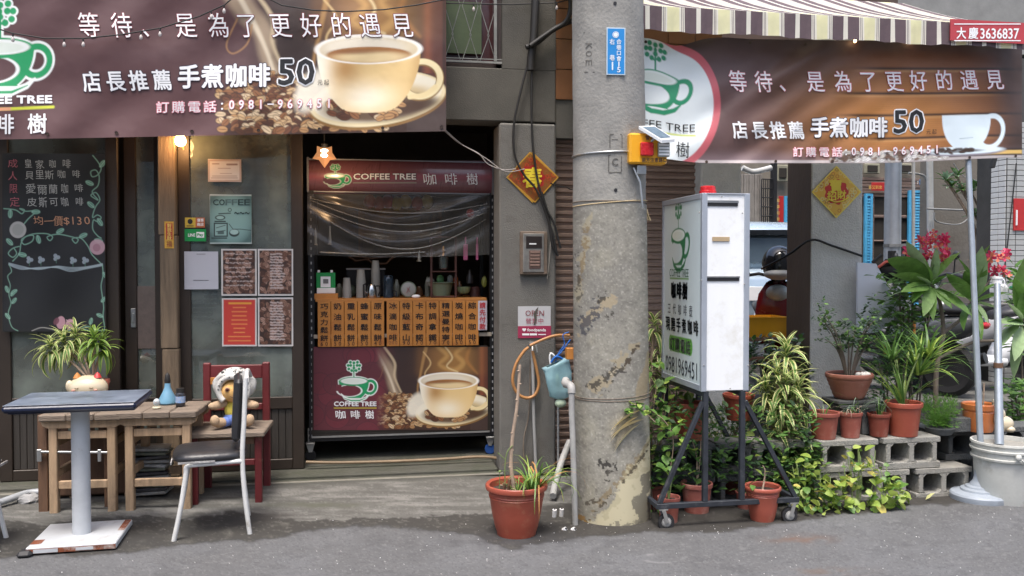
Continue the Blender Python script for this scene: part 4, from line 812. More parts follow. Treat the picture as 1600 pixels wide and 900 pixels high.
# diamonds
def diamond(cx, cy, rx, ry, Y, label, seed, light=False, rot=0.0):
    T = thing('fortune_diamond', label, 'decoration', PY(cx, cy+ry, Y)); r = random.Random(seed)
    c = Canvas(-1, -1, 1, 1, .014, '#e2b23c' if light else '#8a4a18'); U, V = c.X, c.Y; c.X, c.Y = (U-V)/2, (U+V)/2
    for i in range(150): x, y = r.uniform(-1, 1), r.uniform(-1, 1); c.ring(x, y, .06, .06, .025, r.choice(['#ecd98a', '#7a6a3a', '#cfe0b0', '#b8561c'] if light else ['#b8701e', '#5a5a2a', '#c33a1c', '#7a2a14']), .75)
    a = np.arctan2(c.Y, c.X); c.put(c.msk(np.hypot(c.X, c.Y)-(.46+.035*np.cos(a*9))), '#c8281a' if light else '#a0141a')
    c.put(ss(np.maximum(np.abs(U), np.abs(V)), .93, .95), '#f2dc5c' if light else '#c09030')
    if not light:
        for k in range(4): aa = k*math.pi/2+.4; c.ell(.22*math.cos(aa), .22*math.sin(aa), .2, .07, '#d9b020', 1, aa+.8)
    c.X, c.Y = U, V
    def mf(u, v): return PYv(cx+(u-v)/2*rx+(u+v)/2*rot, cy+(u+v)/2*ry, np.full(len(u), Y-.0025))
    sheet('print', c, mf, VC('foil print', .3, .1, .2, 0, .05), T); g = MB(); q = [PY(cx+a_*rx, cy+b_*ry, Y) for a_, b_ in ((0, 1), (1, 0), (0, -1), (-1, 0))]; g.add([(v.x, Y-.001, v.z) for v in q]+[(v.x, Y+.003, v.z) for v in q], [(0, 1, 2, 3), (7, 6, 5, 4), (0, 4, 5, 1), (1, 5, 6, 2), (2, 6, 7, 3), (3, 7, 4, 0)]); part('card', g, M('gold paper', None), T)
    g = MB(); mp = plane_map(Y, .005)
    if light:
        letters(g, '寶', cx-1, cy-10, 20, 20, mp, .03, 0, -.1); letters(g, '招', cx-7, cy+6, 15, 14, mp, .03, 0); letters(g, '財', cx+8, cy+4, 14, 14, mp, .03, 0)
        g.tube([PY(cx-12, cy+12, Y-.004), PY(cx-2, cy+16, Y-.004), PY(cx+10, cy+14, Y-.004), PY(cx+19, cy+9, Y-.004)], .006, 5)
    else: letters(g, '春', cx, cy, 30, 32, mp, .022, 0, .1)
    part('lettering', g, M('bright gold ink', (.8, .62, .05), .35, .05, 3, 0), T); return T
diamond(832, 277, 41, 40, YQ-.002, 'dark red and gold diamond charm on the grey pillar behind hanging cables', 4, False, 4)
diamond(1307, 300, 39, 41, 5.99, 'bright gold diamond charm on the light arcade pillar', 8, True)
# cables down the pillar
m_blk = M('black cable', (.012, .011, .01), .6, .2, 9, 0)
def cable(label, pts, Y, r, name='cable', mat=None, cat='cable'):
    P = [PY(x, y, Y if len(p) == 0 else p[0]) for x, y, *p in pts]; Q = []
    for i in range(len(P)-1):
        p0 = P[max(i-1, 0)]; p1 = P[i]; p2 = P[i+1]; p3 = P[min(i+2, len(P)-1)]
        for k in range(5):
            u = k/5; Q.append(.5*((2*p1)+(-p0+p2)*u+(2*p0-5*p1+4*p2-p3)*u*u+(-p0+3*p1-3*p2+p3)*u**3))
    Q.append(P[-1]); g = MB(); g.tube(Q, r, 7); return solo(name, g, mat or m_blk, label, cat, P[-1])
cable('thick black cable bundle coming down from above the pillar beside the utility pole', [(838, -20), (836, 20), (834, 60), (830, 90), (829, 110)], YF-.05, .028, 'cable_bundle')
cable('black bundle slanting up to the right behind the utility pole', [(822, 74), (840, 66), (862, 48), (885, 36), (925, 20)], YF-.06, .018, 'cable_bundle'); cable('steep black bundle from the top edge beside the pole', [(888, -20), (892, 10), (884, 34), (862, 48), (828, 72)], YF-.09, .017, 'cable_bundle')
cable('black cable curving down the pillar in front of the red diamond', [(831, 80), (822, 110), (812, 150), (803, 195), (804, 240), (818, 272), (838, 296), (852, 330), (862, 360), (870, 395)], YF-.045, .008); cable('straight black cable down the pillar crossing the diamond', [(832, 80), (831, 130), (831, 190), (834, 240), (842, 290), (856, 330), (866, 350), (876, 388)], YF-.05, .008)
cable('short black cable tail hanging beside the intercom box', [(846, 300), (855, 330), (860, 360), (864, 385), (872, 400)], YF-.04, .009)
cable('pale thin cord hanging loose beside the intercom', [(856, 330), (862, 355), (860, 385), (858, 410), (855, 436)], YF-.035, .003, mat=M('grey cord', (.25, .23, .2), .6, bump=0))
m_rope = M('grey twine', (.35, .32, .30), .8, .1, 90, .2)
cable('pink grey cord tied from the banner corner to the pillar', [(695, 203, YB), (722, 226), (748, 240), (762, 256), (785, 265), (806, 264)], YF-.03, .0035, 'tie_cord', m_rope, 'cord'); cable('second tie cord from the banner corner', [(694, 204, YB), (715, 222), (740, 236), (760, 248), (790, 268), (820, 264)], YF-.05, .003, 'tie_cord', m_rope, 'cord')
cable('wire twisted across the shutter from the pillar to the utility pole', [(860, 286), (872, 291), (884, 292), (893, 296), (902, 290)], YF-.02, .004, 'wire', m_blk, 'wire')
for pts, lb in (([(-20, 40), (20, 52), (70, 60), (130, 60), (190, 54), (250, 44), (310, 26), (350, 8), (375, -12)], 'string of small clear bulbs sagging across the left half of the banner'), ([(408, -8), (440, 8), (490, 16), (540, 18), (600, 15), (650, 8), (690, 0), (720, -6)], 'black string wire sagging over the printed coffee cup'), ([(690, 5), (740, 6), (800, 7), (870, 4), (905, -4)], 'black string wire with small bulbs crossing the barred window')):
    YY = YB-.06 if pts[0][0] < 600 else YF-.05; P = [PY(x, y, YY) for x, y in pts]; T = thing('light_string', lb, 'string lights', P[2]); g = MB(); g.tube(P, .004, 6); part('wire', g, m_blk, T)
    for i in range(1, len(pts)-1):
        for u in (0, .5):
            if (i+int(u*2)) % 2 and pts[0][0] > -30 and pts[0][0] != 408:
                a = P[i].lerp(P[i+1], u); g = MB(); g.lathe([(.004, 0), (.005, -.012), (.004, -.02)], a, 8); g.lathe([(.004, -.02), (.009, -.03), (.010, -.04), (.006, -.048), (0, -.05)], a, 8, 1); part('bulb', g, [m_blk, M('clear bulb', (.5, .45, .42), .1, 0, 3, 0)], T, org=a)
# ---------------------------------------------------------------- lamps under the banner
def lamp_point(p, e, col, r=.03):
    l = bpy.data.lights.new('lamp_light', 'POINT'); l.energy = e; l.color = col; l.shadow_soft_size = r; o = bpy.data.objects.new('lamp_light', l); o.location = p; SC.collection.objects.link(o)
P = PY(282, 220, YD-.13); T = thing('bulb_lamp', 'glowing warm round bulb hanging under the banner at the wooden post', 'lamp', P)
g = MB(); g.lathe([(.0, -.036), (.014, -.034), (.03, -.02), (.035, 0), (.028, .022), (.016, .04), (.014, .05)], P, 18); part('bulb', g, EM('warm bulb', (1, .55, .2), 22), T)
g = MB(); g.lathe([(.016, .045), (.018, .09), (.006, .1)], P, 12); g.tube([P+Vector((0, 0, .1)), P+Vector((0, .1, .32))], .004); part('socket', g, m_blk, T)
g = MB(); g.tube([P+Vector((.012, 0, -.03)), P+Vector((.02, 0, -.055))], .004); part('tip', g, M('brass tip', (.5, .35, .12), .4), T)
lamp_point(P+Vector((-.02, -.09, -.04)), 1.4, (1, .5, .2))
P = PY(507, 243, YD-.05); T = thing('star_lamp', 'glowing star shaped glass lantern hanging before the roller sign', 'lamp', P)
g = MB(); poly = []
for i in range(10):
    a = -math.pi/2+i*math.pi/5; r = .078 if i % 2 == 0 else .042; poly.append((r*math.cos(a), r*math.sin(a)))
poly = [(-.018, .052), (-.048, .062), (-.05, .02), (-.078, -.022), (-.036, -.030), (0, -.082), (.036, -.030), (.078, -.022), (.05, .02), (.048, .062), (.018, .052)]
vs = [P+Vector((x, 0, y)) for x, y in poly]; n = len(vs); vs += [P+Vector((0, -.04, 0)), P+Vector((0, .04, 0))]
g.add(vs, [(i, (i+1) % n, n) for i in range(n)]+[((i+1) % n, i, n+1) for i in range(n)], 0); part('shade', g, EM('amber glass', (.75, .33, .13), .3), T)
g = MB(); g.ball(P+Vector((0, -.03, .028)), (.024, .015, .011), 12, 8); g.ball(P+Vector((0, -.036, -.004)), (.022, .012, .012), 12, 8); part('filament', g, EM('filament', (1, .8, .55), 9), T)
g = MB(); g.lathe([(.02, .055), (.022, .075), (.006, .08)], P, 12); g.tube([P+Vector((0, 0, .08)), P+Vector((0, 0, .25))], .004); part('socket', g, m_blk, T)
lamp_point(P+Vector((.05, -.14, -.1)), 2.0, (1, .6, .3))
# ================================================================ COFFEE KIOSK
YK = 6.12
p = PY(625, 720, YK); KX0, KX1 = PY(482, 480, YK).x, PY(777, 480, YK).x; KZ0 = PY(485, 690, YK).z; KH = PY(625, 303, YK).z; KC = PY(625, 468, YK).z
K = thing('coffee_kiosk', 'wheeled coffee counter of black slotted steel set in the shop doorway', 'kiosk', (p.x, YK, .072))
m_sl = M('slotted black steel', (.02, .02, .022), .45, .2, 9, .05, metal=.4); m_hole = M('bright slot', (.33, .33, .34), .5, 0, 3, 0)
def post_(x): 
    g = MB(); g.box(x-.02, x+.02, YK-.004, YK, KZ0, KH+.03); g.box(x-.02, x-.016, YK, YK+.04, KZ0, KH+.03); part('post', g, m_sl, K)
    g = MB(); z = KZ0+.03
    while z < KH: g.box(x-.004, x+.004, YK-.006, YK-.003, z, z+.018); z += .05
    part('slots', g, m_hole, K, kind='stuff')
post_(KX0+.02); post_(KX1-.035)
g = MB(); g.box(KX0+.03, KX1-.05, YK-.002, YK+.03, KZ0, KZ0+.03); g.box(KX0+.03, KX1-.05, YK+.7, YK+.73, KZ0, KZ0+.03); g.box(KX0, KX0+.03, YK, YK+.73, KZ0, KZ0+.03); g.box(KX1-.03, KX1, YK, YK+.73, KZ0, KZ0+.03); g.box(KX0, KX0+.03, YK+.7, YK+.73, KZ0, KH); g.box(KX1-.03, KX1, YK+.7, YK+.73, KZ0, KH); part('frame', g, m_sl, K)
for (x, y, blue) in ((PY(485, 700, YK).x, YK+.02, 0), (PY(766, 700, YK).x, YK+.02, 1), (KX0+.03, YK+.7, 0), (KX1-.03, YK+.7, 1)):
    g = MB(); g.box(x-.018, x+.018, y-.012, y-.004, KZ0-.005, KZ0+.09, .002); g.box(x-.012, x+.012, y-.014, y-.011, KZ0+.05, KZ0+.075, 0, 1); g.box(x-.012, x+.012, y-.014, y-.011, KZ0+.015, KZ0+.035, 0, 1); g.box(x-.03, x+.03, y-.03, y+.03, KZ0-.02, KZ0-.008, .002); g.prism([(x-.028, KZ0-.02), (x-.012, KZ0-.075), (x+.012, KZ0-.075), (x+.028, KZ0-.02)][::-1], y-.018, y-.012)
    cs = part('caster', g, [M('zinc', (.35, .35, .34), .4, metal=.6), m_sl], K); g = MB(); zc = .072+.038
    k0 = len(g.v); g.lathe([(.0, -.012), (.036, -.012), (.038, 0), (.036, .012), (0, .012)], (0, 0, 0), 16)
    for i in range(len(g.v)): v = g.v[i]; g.v[i] = (x+v[0]+(.0 if not blue else .0), y+v[2], zc+v[1])
    part('wheel', g, M('blue wheel', (.02, .07, .25), .4) if blue else m_sl, cs)
# printed front panel
c = Canvas(490, 542, 762, 672, .72, '#5f2832'); r = random.Random(6)
for i in range(26):
    x, y = r.uniform(486, 640), r.uniform(540, 680); c.ell(x, y, 19, 17, r.choice(['#642530', '#5a2730', '#702a36']), .55); c.ring(x, y, 19, 17, 1.2, '#43202a', .55)
# art blends in from the left with the maroon berries
C0 = c.C.copy(); coffee_art(c, 701, 595, .5625); mk = ss(c.X, 585, 612)[..., None]; c.C = C0*(1-mk)+c.C*mk
bx = Canvas(490, 542, 762, 672, .72, '#5f2832'); logo_art(c, 553, 595, 1.0, '#17975c', '#e9efe9', '#6a2a36')
c.line([(522, 637.5), (588, 637.5)], 1.3, '#c8b93a')
X0, X1, Z0, Z1 = RB(490, 542, 762, 672, YK-.012); g = MB(); g.box(X0, X1, YK-.011, YK-.004, Z0-.002, Z1); fp = part('front_panel', g, m_dark, K); sheet('print', c, plane_map(YK-.011, .0015), VC('panel print', .45, 0, .05, 0, .02), fp)
g = MB(); mp = plane_map(YK-.012, .003); letters(g, 'COFFEE TREE', 555, 631, 66, 7, mp, .035, 0)
for ch, x, w_ in (('咖', 532, 17), ('啡', 555, 15), ('樹', 577.5, 14)): letters(g, ch, x, 647.5, w_, 13, mp, .015, 0, -.1)
part('lettering', g, m_tw, fp)
g = MB(); X0, X1, Z0, Z1 = RB(487, 672, 765, 680, YK-.01); g.box(X0, X1, YK-.012, YK+.01, Z0, Z0+.012); part('bottom_rail', g, M('zinc', None), K)
g = MB(); g.box(KX0+.02, KX1-.05, YK-.008, YK, KZ0+.03, PY(600, 545, YK).z); part('inner_panel', g, m_dark, K)
# counter and menu strips
m_or = M('orange board', (.42, .17, .035), .6, .15, 3, .05); m_or2 = M('orange strip', (.46, .185, .035), .55, .1, 6, .03, stain=(.33, .10, .02), smount=.3, sscale=9)
X0, X1, _, _ = RB(493, 465, 760, 470, YK); g = MB(); g.box(X0, X1, YK-.02, YK+.62, KC-.012, KC+.008, .002); part('counter', g, m_or, K)
X0, X1, Z0, Z1 = RB(490, 521, 768, 527, YK); g = MB(); g.box(X0, X1, YK-.01, YK-.002, Z0, Z1, .002); part('strip_rail', g, M('pale rail', (.35, .3, .24), .6), K)
strips = [('巧克力鬆餅', '60'), ('奶油鬆餅', '50'), ('重乳鬆餅', '50'), ('蜂蜜鬆餅', '50'), ('原味鬆餅', '40'), ('冰滴咖啡', '200'), ('特級藍山', '90'), ('卡布奇諾', '70'), ('特調拿鐵', '70'), ('精選曼特寧', '70'), ('炭燒咖啡', '50'), ('綜合咖啡', '50')]
m_ink = M('brush ink', (.014, .008, .006), .6, 0, 3, 0); m_fade = M('faded ink', (.2, .08, .03), .6, 0, 3, 0)
for i, (s, pr) in enumerate(strips):
    xa = 496.5+i*20.9 if i < 5 else 604.2+(i-5)*20.6; xb = xa+(20.2 if i < 5 else 19.9); ya = 471.5-i*.12; yb = 542-i*.22
    X0, X1, Z0, Z1 = RB(xa, ya, xb, yb, YK-.022); g = MB(); g.box(X0, X1, YK-.026-.0006*(i % 3), YK-.02, Z0, Z1, .002); st = part('menu_strip', g, m_or2, K, label=None)
    g = MB(); mp = plane_map(YK-.028, .0015); n = len(s); cx = (xa+xb)/2
    for k, ch in enumerate(s): letters(g, ch, cx, ya+7+k*(49.5/(n-1)), 12.5, 10.5 if n == 4 else 9.6, mp, .018, 0)
    if pr == '200':
        for k, ch in enumerate(pr): letters(g, ch, cx-5+k*5, yb-5.5, 4, 5.5, mp, .0, 1)
    else:
        for k, ch in enumerate(pr): letters(g, ch, cx-3.6+k*7.2, yb-4.8, 5, 6.2, mp, .004, 0)
    part('lettering', g, [m_ink, m_fade], st)
X0, X1, Z0, Z1 = RB(747, 470, 761, 516, YK-.03); g = MB(); g.box(X0, X1, YK-.034, YK-.03, Z0, Z1, .003); st = part('pay_first_sign', g, M('pale pink plastic', (.5, .47, .52), .4, .04, 3, 0), K, label='small white sign with red characters at the right end of the strips')
g = MB()
for k, ch in enumerate('請先付款'): letters(g, ch, 754, 477+k*11, 9.5, 9.5, plane_map(YK-.034, .002), .03, 0)
part('lettering', g, M('sign red', None), st)
# roller sign over the counter
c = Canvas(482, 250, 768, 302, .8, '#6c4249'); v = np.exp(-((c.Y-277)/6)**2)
rn = random.Random(8)
for i in range(150): x = rn.uniform(482, 768); y = rn.uniform(250, 300); c.line([(x, y), (x-rn.uniform(0, 4), y+rn.uniform(6, 16))], .8, rn.choice(['#7c5a5e', '#3a2024', '#6e4a4e']), .5)
c.put(v*.45, '#a8505c')  # paler red band: the roller's sheen put into the print
logo_art(c, 524, 275, .68, '#149a5a', '#c9d8cc', '#5a3238', .85); c.line([(552, 286), (650, 286)], 1.4, '#8a8c7c')
ZS = PY(625, 276, YK).z; RS = (PY(625, 250, YK).z-PY(625, 302, YK).z)/2
def roll(x, y):
    P0 = PYv(x, y, np.full(len(x), YK-.02)); t = np.clip((P0[:, 2]-ZS)/RS, -1, 1); P0[:, 1] = YK+.03-.075*np.sqrt(np.clip(1-t*t*.98, 0, 1)); return P0
rs = thing('roller_sign', 'maroon rounded roller sign of the coffee stall with green cup logo', 'sign', (p.x, YK-.02, ZS-RS)); sheet('print', c, roll, VC('vinyl print', .25, .05, .3, 0, .03), rs)
g = MB(); g.box(PY(481, 270, YK).x, PY(769, 270, YK).x, YK-.0, YK+.1, ZS-RS, ZS+RS); g.box(PY(480, 270, YK).x, PY(483, 270, YK).x, YK-.05, YK+.1, ZS-RS-.004, ZS+RS+.004); g.box(PY(767.5, 270, YK).x, PY(770, 270, YK).x, YK-.05, YK+.1, ZS-RS-.004, ZS+RS+.004); part('housing', g, M('dull aluminium', (.2, .2, .21), .4, metal=.5), rs)
def roll_off(l): return lambda x, y: roll(x, y)-np.array([0, l, 0])
g = MB(); letters(g, 'COFFEE TREE', 601, 276.5, 97, 9, roll_off(.002), .09, 1); letters(g, 'COFFEE TREE', 601, 276.5, 97, 9, roll_off(.0035), .025, 0)
for ch, x, w_ in (('咖', 671, 22), ('啡', 704, 20), ('樹', 737, 18)): letters(g, ch, x, 280, w_, 18, roll_off(.003), .012, 0, -.12)
part('lettering', g, [m_tw, m_tk], rs)
# clear plastic curtain with swagged folds
YV = YK-.03
xs_ = np.linspace(480, 765, 120); ys_ = np.linspace(303, 398, 70); Xg, Yg = np.meshgrid(xs_, ys_); u = (Xg-480)/285; v = (Yg-303)/95
sag = 4*u*(1-u); ph = (v*1.25-sag*.62)*13; amp = .012*(.35+sag)*ss(v*1.0, 0, .15)*(1-ss(v-sag*.5, .55, .8))
Yw = YV-.02+amp*np.sin(ph)+.006*np.sin(u*17+v*5)
P = PYv(Xg.ravel(), (Yg+ (v*4*np.sin(u*3.2))).ravel(), Yw.ravel()); g = MB(); nx = 120
g.add([tuple(q) for q in P], [(i*nx+j, i*nx+j+1, (i+1)*nx+j+1, (i+1)*nx+j) for i in range(69) for j in range(nx-1)], 0, True)
PC = thing('plastic_curtain', 'clear plastic rain curtain hanging in swagged folds above the counter', 'curtain', PY(622, 398, YV)); part('film', g, GL('clear film', (.9, .9, .88), .13, .6, (.34, .32, .28), .22), PC)
g = MB()
for k, (sg_, x0, x1, y0, y1) in enumerate(((22, 484, 764, 308, 314), (38, 484, 764, 310, 316), (42, 486, 764, 318, 322), (64, 484, 760, 320, 330))):
    Q = []
    for i in range(25): u_ = i/24; Q.append(PY(x0+(x1-x0)*u_, y0+(y1-y0)*u_+sg_*math.sin(math.pi*(u_*.92+.02))**1.0, YV-.04-.004*k))
    g.tube(Q, [.0015+.0035*math.sin(math.pi*i/24) for i in range(25)], 6)
g.tube([PY(500, 394, YV-.03), PY(560, 397, YV-.03), PY(600, 397, YV-.03), PY(664, 394, YV-.03)], .005, 6)
part('rolled_fold', g, GL('film fold', (.8, .8, .78), .4, 1.0, (.42, .40, .36), .2), PC)
# things on the counter
def on(px, py, Y): q = PY(px, py, Y); q.z = KC+.008; return q
m_cup = M('paper cup', (.42, .42, .38), .6, .05, 3, 0)
def cups(px, Y, wpx, top, n, label):
    q = on(px, 465, Y); s_ = ppm(q); r = wpx/2/s_; h = PY(px, top, Y).z-q.z; T = thing('paper_cup_stack', label, 'cups', q, 'stacked paper cups on the kiosk counter')
    sp = (h-.095)/(n-1)
    for k in range(n):
        z = k*sp; g = MB(); g.lathe([(r*1.05, z), (r, z+.006), (r*.74, z+.093), (r*.6, z+.095), (0, z+.09)], q, 16); part('cup', g, m_cup, T)
cups(542, YK+.2, 14, 434, 6, 'shortest stack of white paper cups on the counter'); cups(564, YK+.22, 15, 421, 8, 'middle stack of white paper cups on the counter'); cups(587, YK+.3, 14, 407, 12, 'tallest stack of white paper cups on the counter')
# green QR stand, without its code
q = on(509, 465, YK+.06); T = thing('payment_stand', 'green payment stand with white field on an orange box', 'stand', q)
def kb(name, px0, py0, px1, py1, Y, th, mat, bev=.002, T_=None): X0, X1, Z0, Z1 = RB(px0, py0, px1, py1, Y); g = MB(); g.box(X0, X1, Y, Y+th, Z0, Z1, bev); return part(name, g, mat, T_ or T)
kb('orange_box', 491, 459, 528, 468, YK+.0, .1, m_or); kb('base', 495, 450, 524, 458.5, YK+.05, .05, m_tw); kb('green_board', 494, 426, 524, 451, YK+.06, .008, M('sticker green', None)); kb('white_field', 501, 432, 516.5, 449, YK+.057, .003, m_tw, 0); kb('grey_square', 505, 436, 513, 443, YK+.055, .002, M('grey print', (.16, .16, .16), .6, 0, 3, 0), 0)
for x in (496, 516): kb('clip', x, 422, x+4, 426, YK+.06, .01, m_tw)
# moka kettle, jug, clock and dishes
q = on(581, 466, YK+.12); s_ = ppm(q); T = thing('steel_kettle', 'polished steel pour-over kettle with black handle in front of the cups', 'kettle', q)
g = MB(); g.lathe([(.034, 0), (.036, .01), (.034, .05), (.028, .085), (.022, .095), (.006, .1), (0, .105)], q, 24); g.tube([q+Vector((-.03, 0, .03)), q+Vector((-.055, 0, .05)), q+Vector((-.06, 0, .09))], .004); part('body', g, M('polished steel', (.55, .54, .52), .18, .05, 3, 0, metal=1), T)
g = MB(); g.tube([q+Vector((.03, 0, .085)), q+Vector((.055, 0, .085)), q+Vector((.06, 0, .05)), q+Vector((.045, 0, .015))], .006); g.tube([q+Vector((-.055, 0, .0)), q+Vector((-.058, 0, .095)), q+Vector((-.04, 0, .1))], .006); part('handle', g, m_blk, T)
q = on(607, 466, YK+.16); T = thing('glass_jug', 'blue tinted glass jug with a handle on the counter', 'jug', q); g = MB(); g.lathe([(.036, 0), (.038, .05), (.034, .06), (.036, .07), (.038, .12), (.034, .155), (.03, .16), (.028, .155), (.034, .12)], q, 20); part('body', g, GL('blue glass', (.30, .38, .45), .25, 1, (.09, .14, .2)), T)
g = MB(); g.tube([q+Vector((.036, 0, .05)), q+Vector((.055, 0, .045)), q+Vector((.055, 0, .015)), q+Vector((.036, 0, .01))], .004); part('handle', g, GL('blue glass', None), T)
q = PY(638, 452, YK+.15); T = thing('kitchen_scale_dial', 'round white dial with a red pointer standing among the counter things', 'scale', q-Vector((0, 0, .056)))
def disc(name, c_, r, th, mat, n=24): g = MB(); g.lathe([(0, -th), (r*.97, -th), (r, -th*.6), (r, 0), (0, 0)], (0, 0, 0), n); g.v = [(c_.x+a, c_.y+z, c_.z+b) for a, b, z in g.v]; return part(name, g, mat, T)
disc('rim', q+Vector((0, 0, 0)), .058, .02, M('green enamel', (.16, .2, .14), .4)); disc('dial', q+Vector((0, -.02, 0)), .05, .002, M('dial white', (.34, .35, .32), .5, .05, 3, 0)); g = MB(); g.beam(q+Vector((-.015, -.024, -.025)), q+Vector((.01, -.024, .02)), .006, .002); g.beam(q+Vector((.012, -.024, -.02)), q+Vector((-.012, -.024, .015)), .006, .002); part('pointer', g, M('couplet red', None), T)
q = on(650, 464, YK+.03); T = solo('cloth_scrap', MB().ball(q+Vector((0, 0, .012)), (.032, .02, .014), 10, 6), m_tw, 'folded white cloth lying on the counter edge', 'cloth', q)
q = on(690, 465, YK+.25); T = thing('enamel_pot', 'pale green enamel pot with wide rim holding bags', 'pot', q); g = MB(); g.lathe([(.06, 0), (.075, .06), (.085, .1), (.105, .104), (.1, .11), (.08, .105), (.075, .08)], q, 24); part('body', g, M('celadon enamel', (.26, .31, .20), .3, .1, 4, 0), T)
rn = random.Random(12)
for px, py, rx, rz, col, lb, nm in ((672, 440, .035, .03, (.3, .3, .27), 'crumpled pale paper bag on the counter', 'paper_bag'), (688, 437, .03, .035, (.12, .3, .12), 'green plastic bag in the enamel pot', 'plastic_bag'), (703, 437, .022, .03, (.3, .34, .33), 'clear plastic bag beside the green one', 'plastic_bag'), (712, 440, .02, .035, (.3, .08, .02), 'orange packet leaning on the pot', 'snack_packet'), (725, 452, .05, .03, (.2, .26, .14), 'green glass bowl right of the enamel pot', 'bowl'), (742, 457, .04, .05, (.08, .035, .03), 'dark brown canister at the right end of the counter', 'canister'), (734, 432, .025, .05, (.035, .03, .03), 'black bottle at the right end of the counter', 'bottle'), (757, 440, .02, .04, (.25, .26, .05), 'yellow green leaf-shaped packet by the right post', 'snack_packet'), (548, 455, .04, .045, (.07, .09, .06), 'dark green bag left of the kettle', 'plastic_bag'), (565, 452, .028, .05, (.14, .17, .11), 'green tinted tumbler behind the kettle', 'tumbler')):
    q = PY(px, py, YK+.22+rn.uniform(-.04, .06)); g = MB()
    if nm in ('bowl',): g.lathe([(.03, 0), (rx*.9, rz*.6), (rx, rz*1.6), (rx*.95, rz*1.6), (rx*.8, rz*.6)], q-Vector((0, 0, rz)), 16)
    elif nm in ('canister', 'tumbler'): g.lathe([(rx*.9, 0), (rx, .005), (rx, rz*1.7), (rx*.9, rz*1.8), (rx*.85, rz*1.85), (0, rz*1.9)], q-Vector((0, 0, rz)), 16)
    elif nm == 'bottle': g.lathe([(rx, 0), (rx, rz), (rx*.4, rz*1.5), (rx*.4, rz*1.95), (0, rz*2)], q-Vector((0, 0, rz)), 14)
    else:
        g.ball(q, (rx, rx*.5, rz), 12, 8); g.v = [(a+rn.uniform(-.004, .004), b+rn.uniform(-.004, .004), c_+rn.uniform(-.006, .006)) for a, b, c_ in g.v]
    solo(nm, g, M('stuff %s' % lb[:14], col, .35, .2, 30, .05), lb, nm.replace('_', ' '), (q.x, q.y, q.z-rz))
for px, y0, rx_, h_, lb in ((530, 440, .028, .10, 'tall glass jar left of the cup stacks'), (620, 440, .022, .13, 'slim brown bottle behind the white dial'), (655, 445, .03, .08, 'squat glass jar right of the dial'), (718, 446, .024, .12, 'green glass bottle behind the wooden stand'), (668, 436, .02, .15, 'thin clear bottle behind the paper bag')):
    q = on(px, 465, YK+.32); g = MB(); g.lathe([(rx_*.9, 0), (rx_, .006), (rx_, h_*.65), (rx_*.6, h_*.8), (rx_*.5, h_*.97), (0, h_)], q, 14); solo('glass_jar', g, M('jar %d' % (px % 3), [(.16, .18, .13), (.12, .06, .03), (.22, .24, .2)][px % 3], .2, .15, 20, 0), lb, 'jar', q)
# wooden rack with siphon behind the curtain
X0, X1, Z0, Z1 = RB(674, 370, 712, 466, YK+.1); T = thing('drip_stand', 'red brown wooden cold-drip stand with a glass vessel', 'drip stand', ((X0+X1)/2, YK+.1, KC)); g = MB()
for x in (X0, X1): g.box(x-.008, x+.008, YK+.09, YK+.11, KC+.008, Z1, .002)
for z in (Z1, KC+.02, KC+.2): g.box(X0, X1, YK+.06, YK+.14, z-.008, z, .002)
part('frame', g, M('red brown wood', (.09, .035, .025), .4, .3, 12, .1), T); g = MB(); c0 = Vector(((X0+X1)/2, YK+.1, KC+.21)); g.lathe([(.02, 0), (.03, .01), (.034, .09), (.036, .09), (.033, .01), (.02, -.002)], c0, 16); part('glass_vessel', g, GL('clear glass', (.8, .85, .82), .12, 1, (.3, .33, .3)), T); g = MB(); g.lathe([(.012, .1), (.006, .12), (.014, .14), (.004, .17)], c0, 12); part('brass_tap', g, M('brass', (.5, .28, .1), .3, 0, 3, 0, metal=.8), T)
# hanging glasses, pink scrapers
for i, (px, py, l, lb) in enumerate(((515.5, 370, .11, 'bright glass tube hanging behind the curtain at left'), (493, 372, .1, 'dim glass tube hanging by the left post'), (655, 402, .06, 'small bell-shaped glass hanging at the middle'))):
    q = PY(px, py, YK+.04); g = MB(); g.lathe([(.004, l/2+.02), (.007, l/2), (.010, .01), (.012, -l/2+.01), (.02, -l/2)], q, 10); solo('hanging_glass', g, M('glass shine', (.45, .42, .36), .15, .1, 20, 0, metal=.5), lb, 'glass', q-Vector((0, 0, l/2)), None)
for px, lb in ((727.5, 'wider pink spatula hanging by the right post'), (745.5, 'narrow pink spatula hanging nearest the right post')):
    q = PY(px, 390, YK+.03); w_ = .016 if px < 730 else .009; g = MB(); g.box(q.x-w_, q.x+w_, q.y-.004, q.y+.004, q.z-.075, q.z+.04, .004); g.box(q.x-.005, q.x+.005, q.y-.004, q.y+.004, q.z+.041, q.z+.09, .003); solo('spatula', g, M('pink plastic', (.50, .12, .25), .4, .1, 9, 0), lb, 'spatula', q-Vector((0, 0, .075)))
q = PY(735, 333, YK+.1); solo('red_ball_ornament', MB().ball(q, .03, 14, 10), M('dull red', (.25, .02, .02), .5), 'small round red ornament behind the top right of the curtain', 'ornament', q)
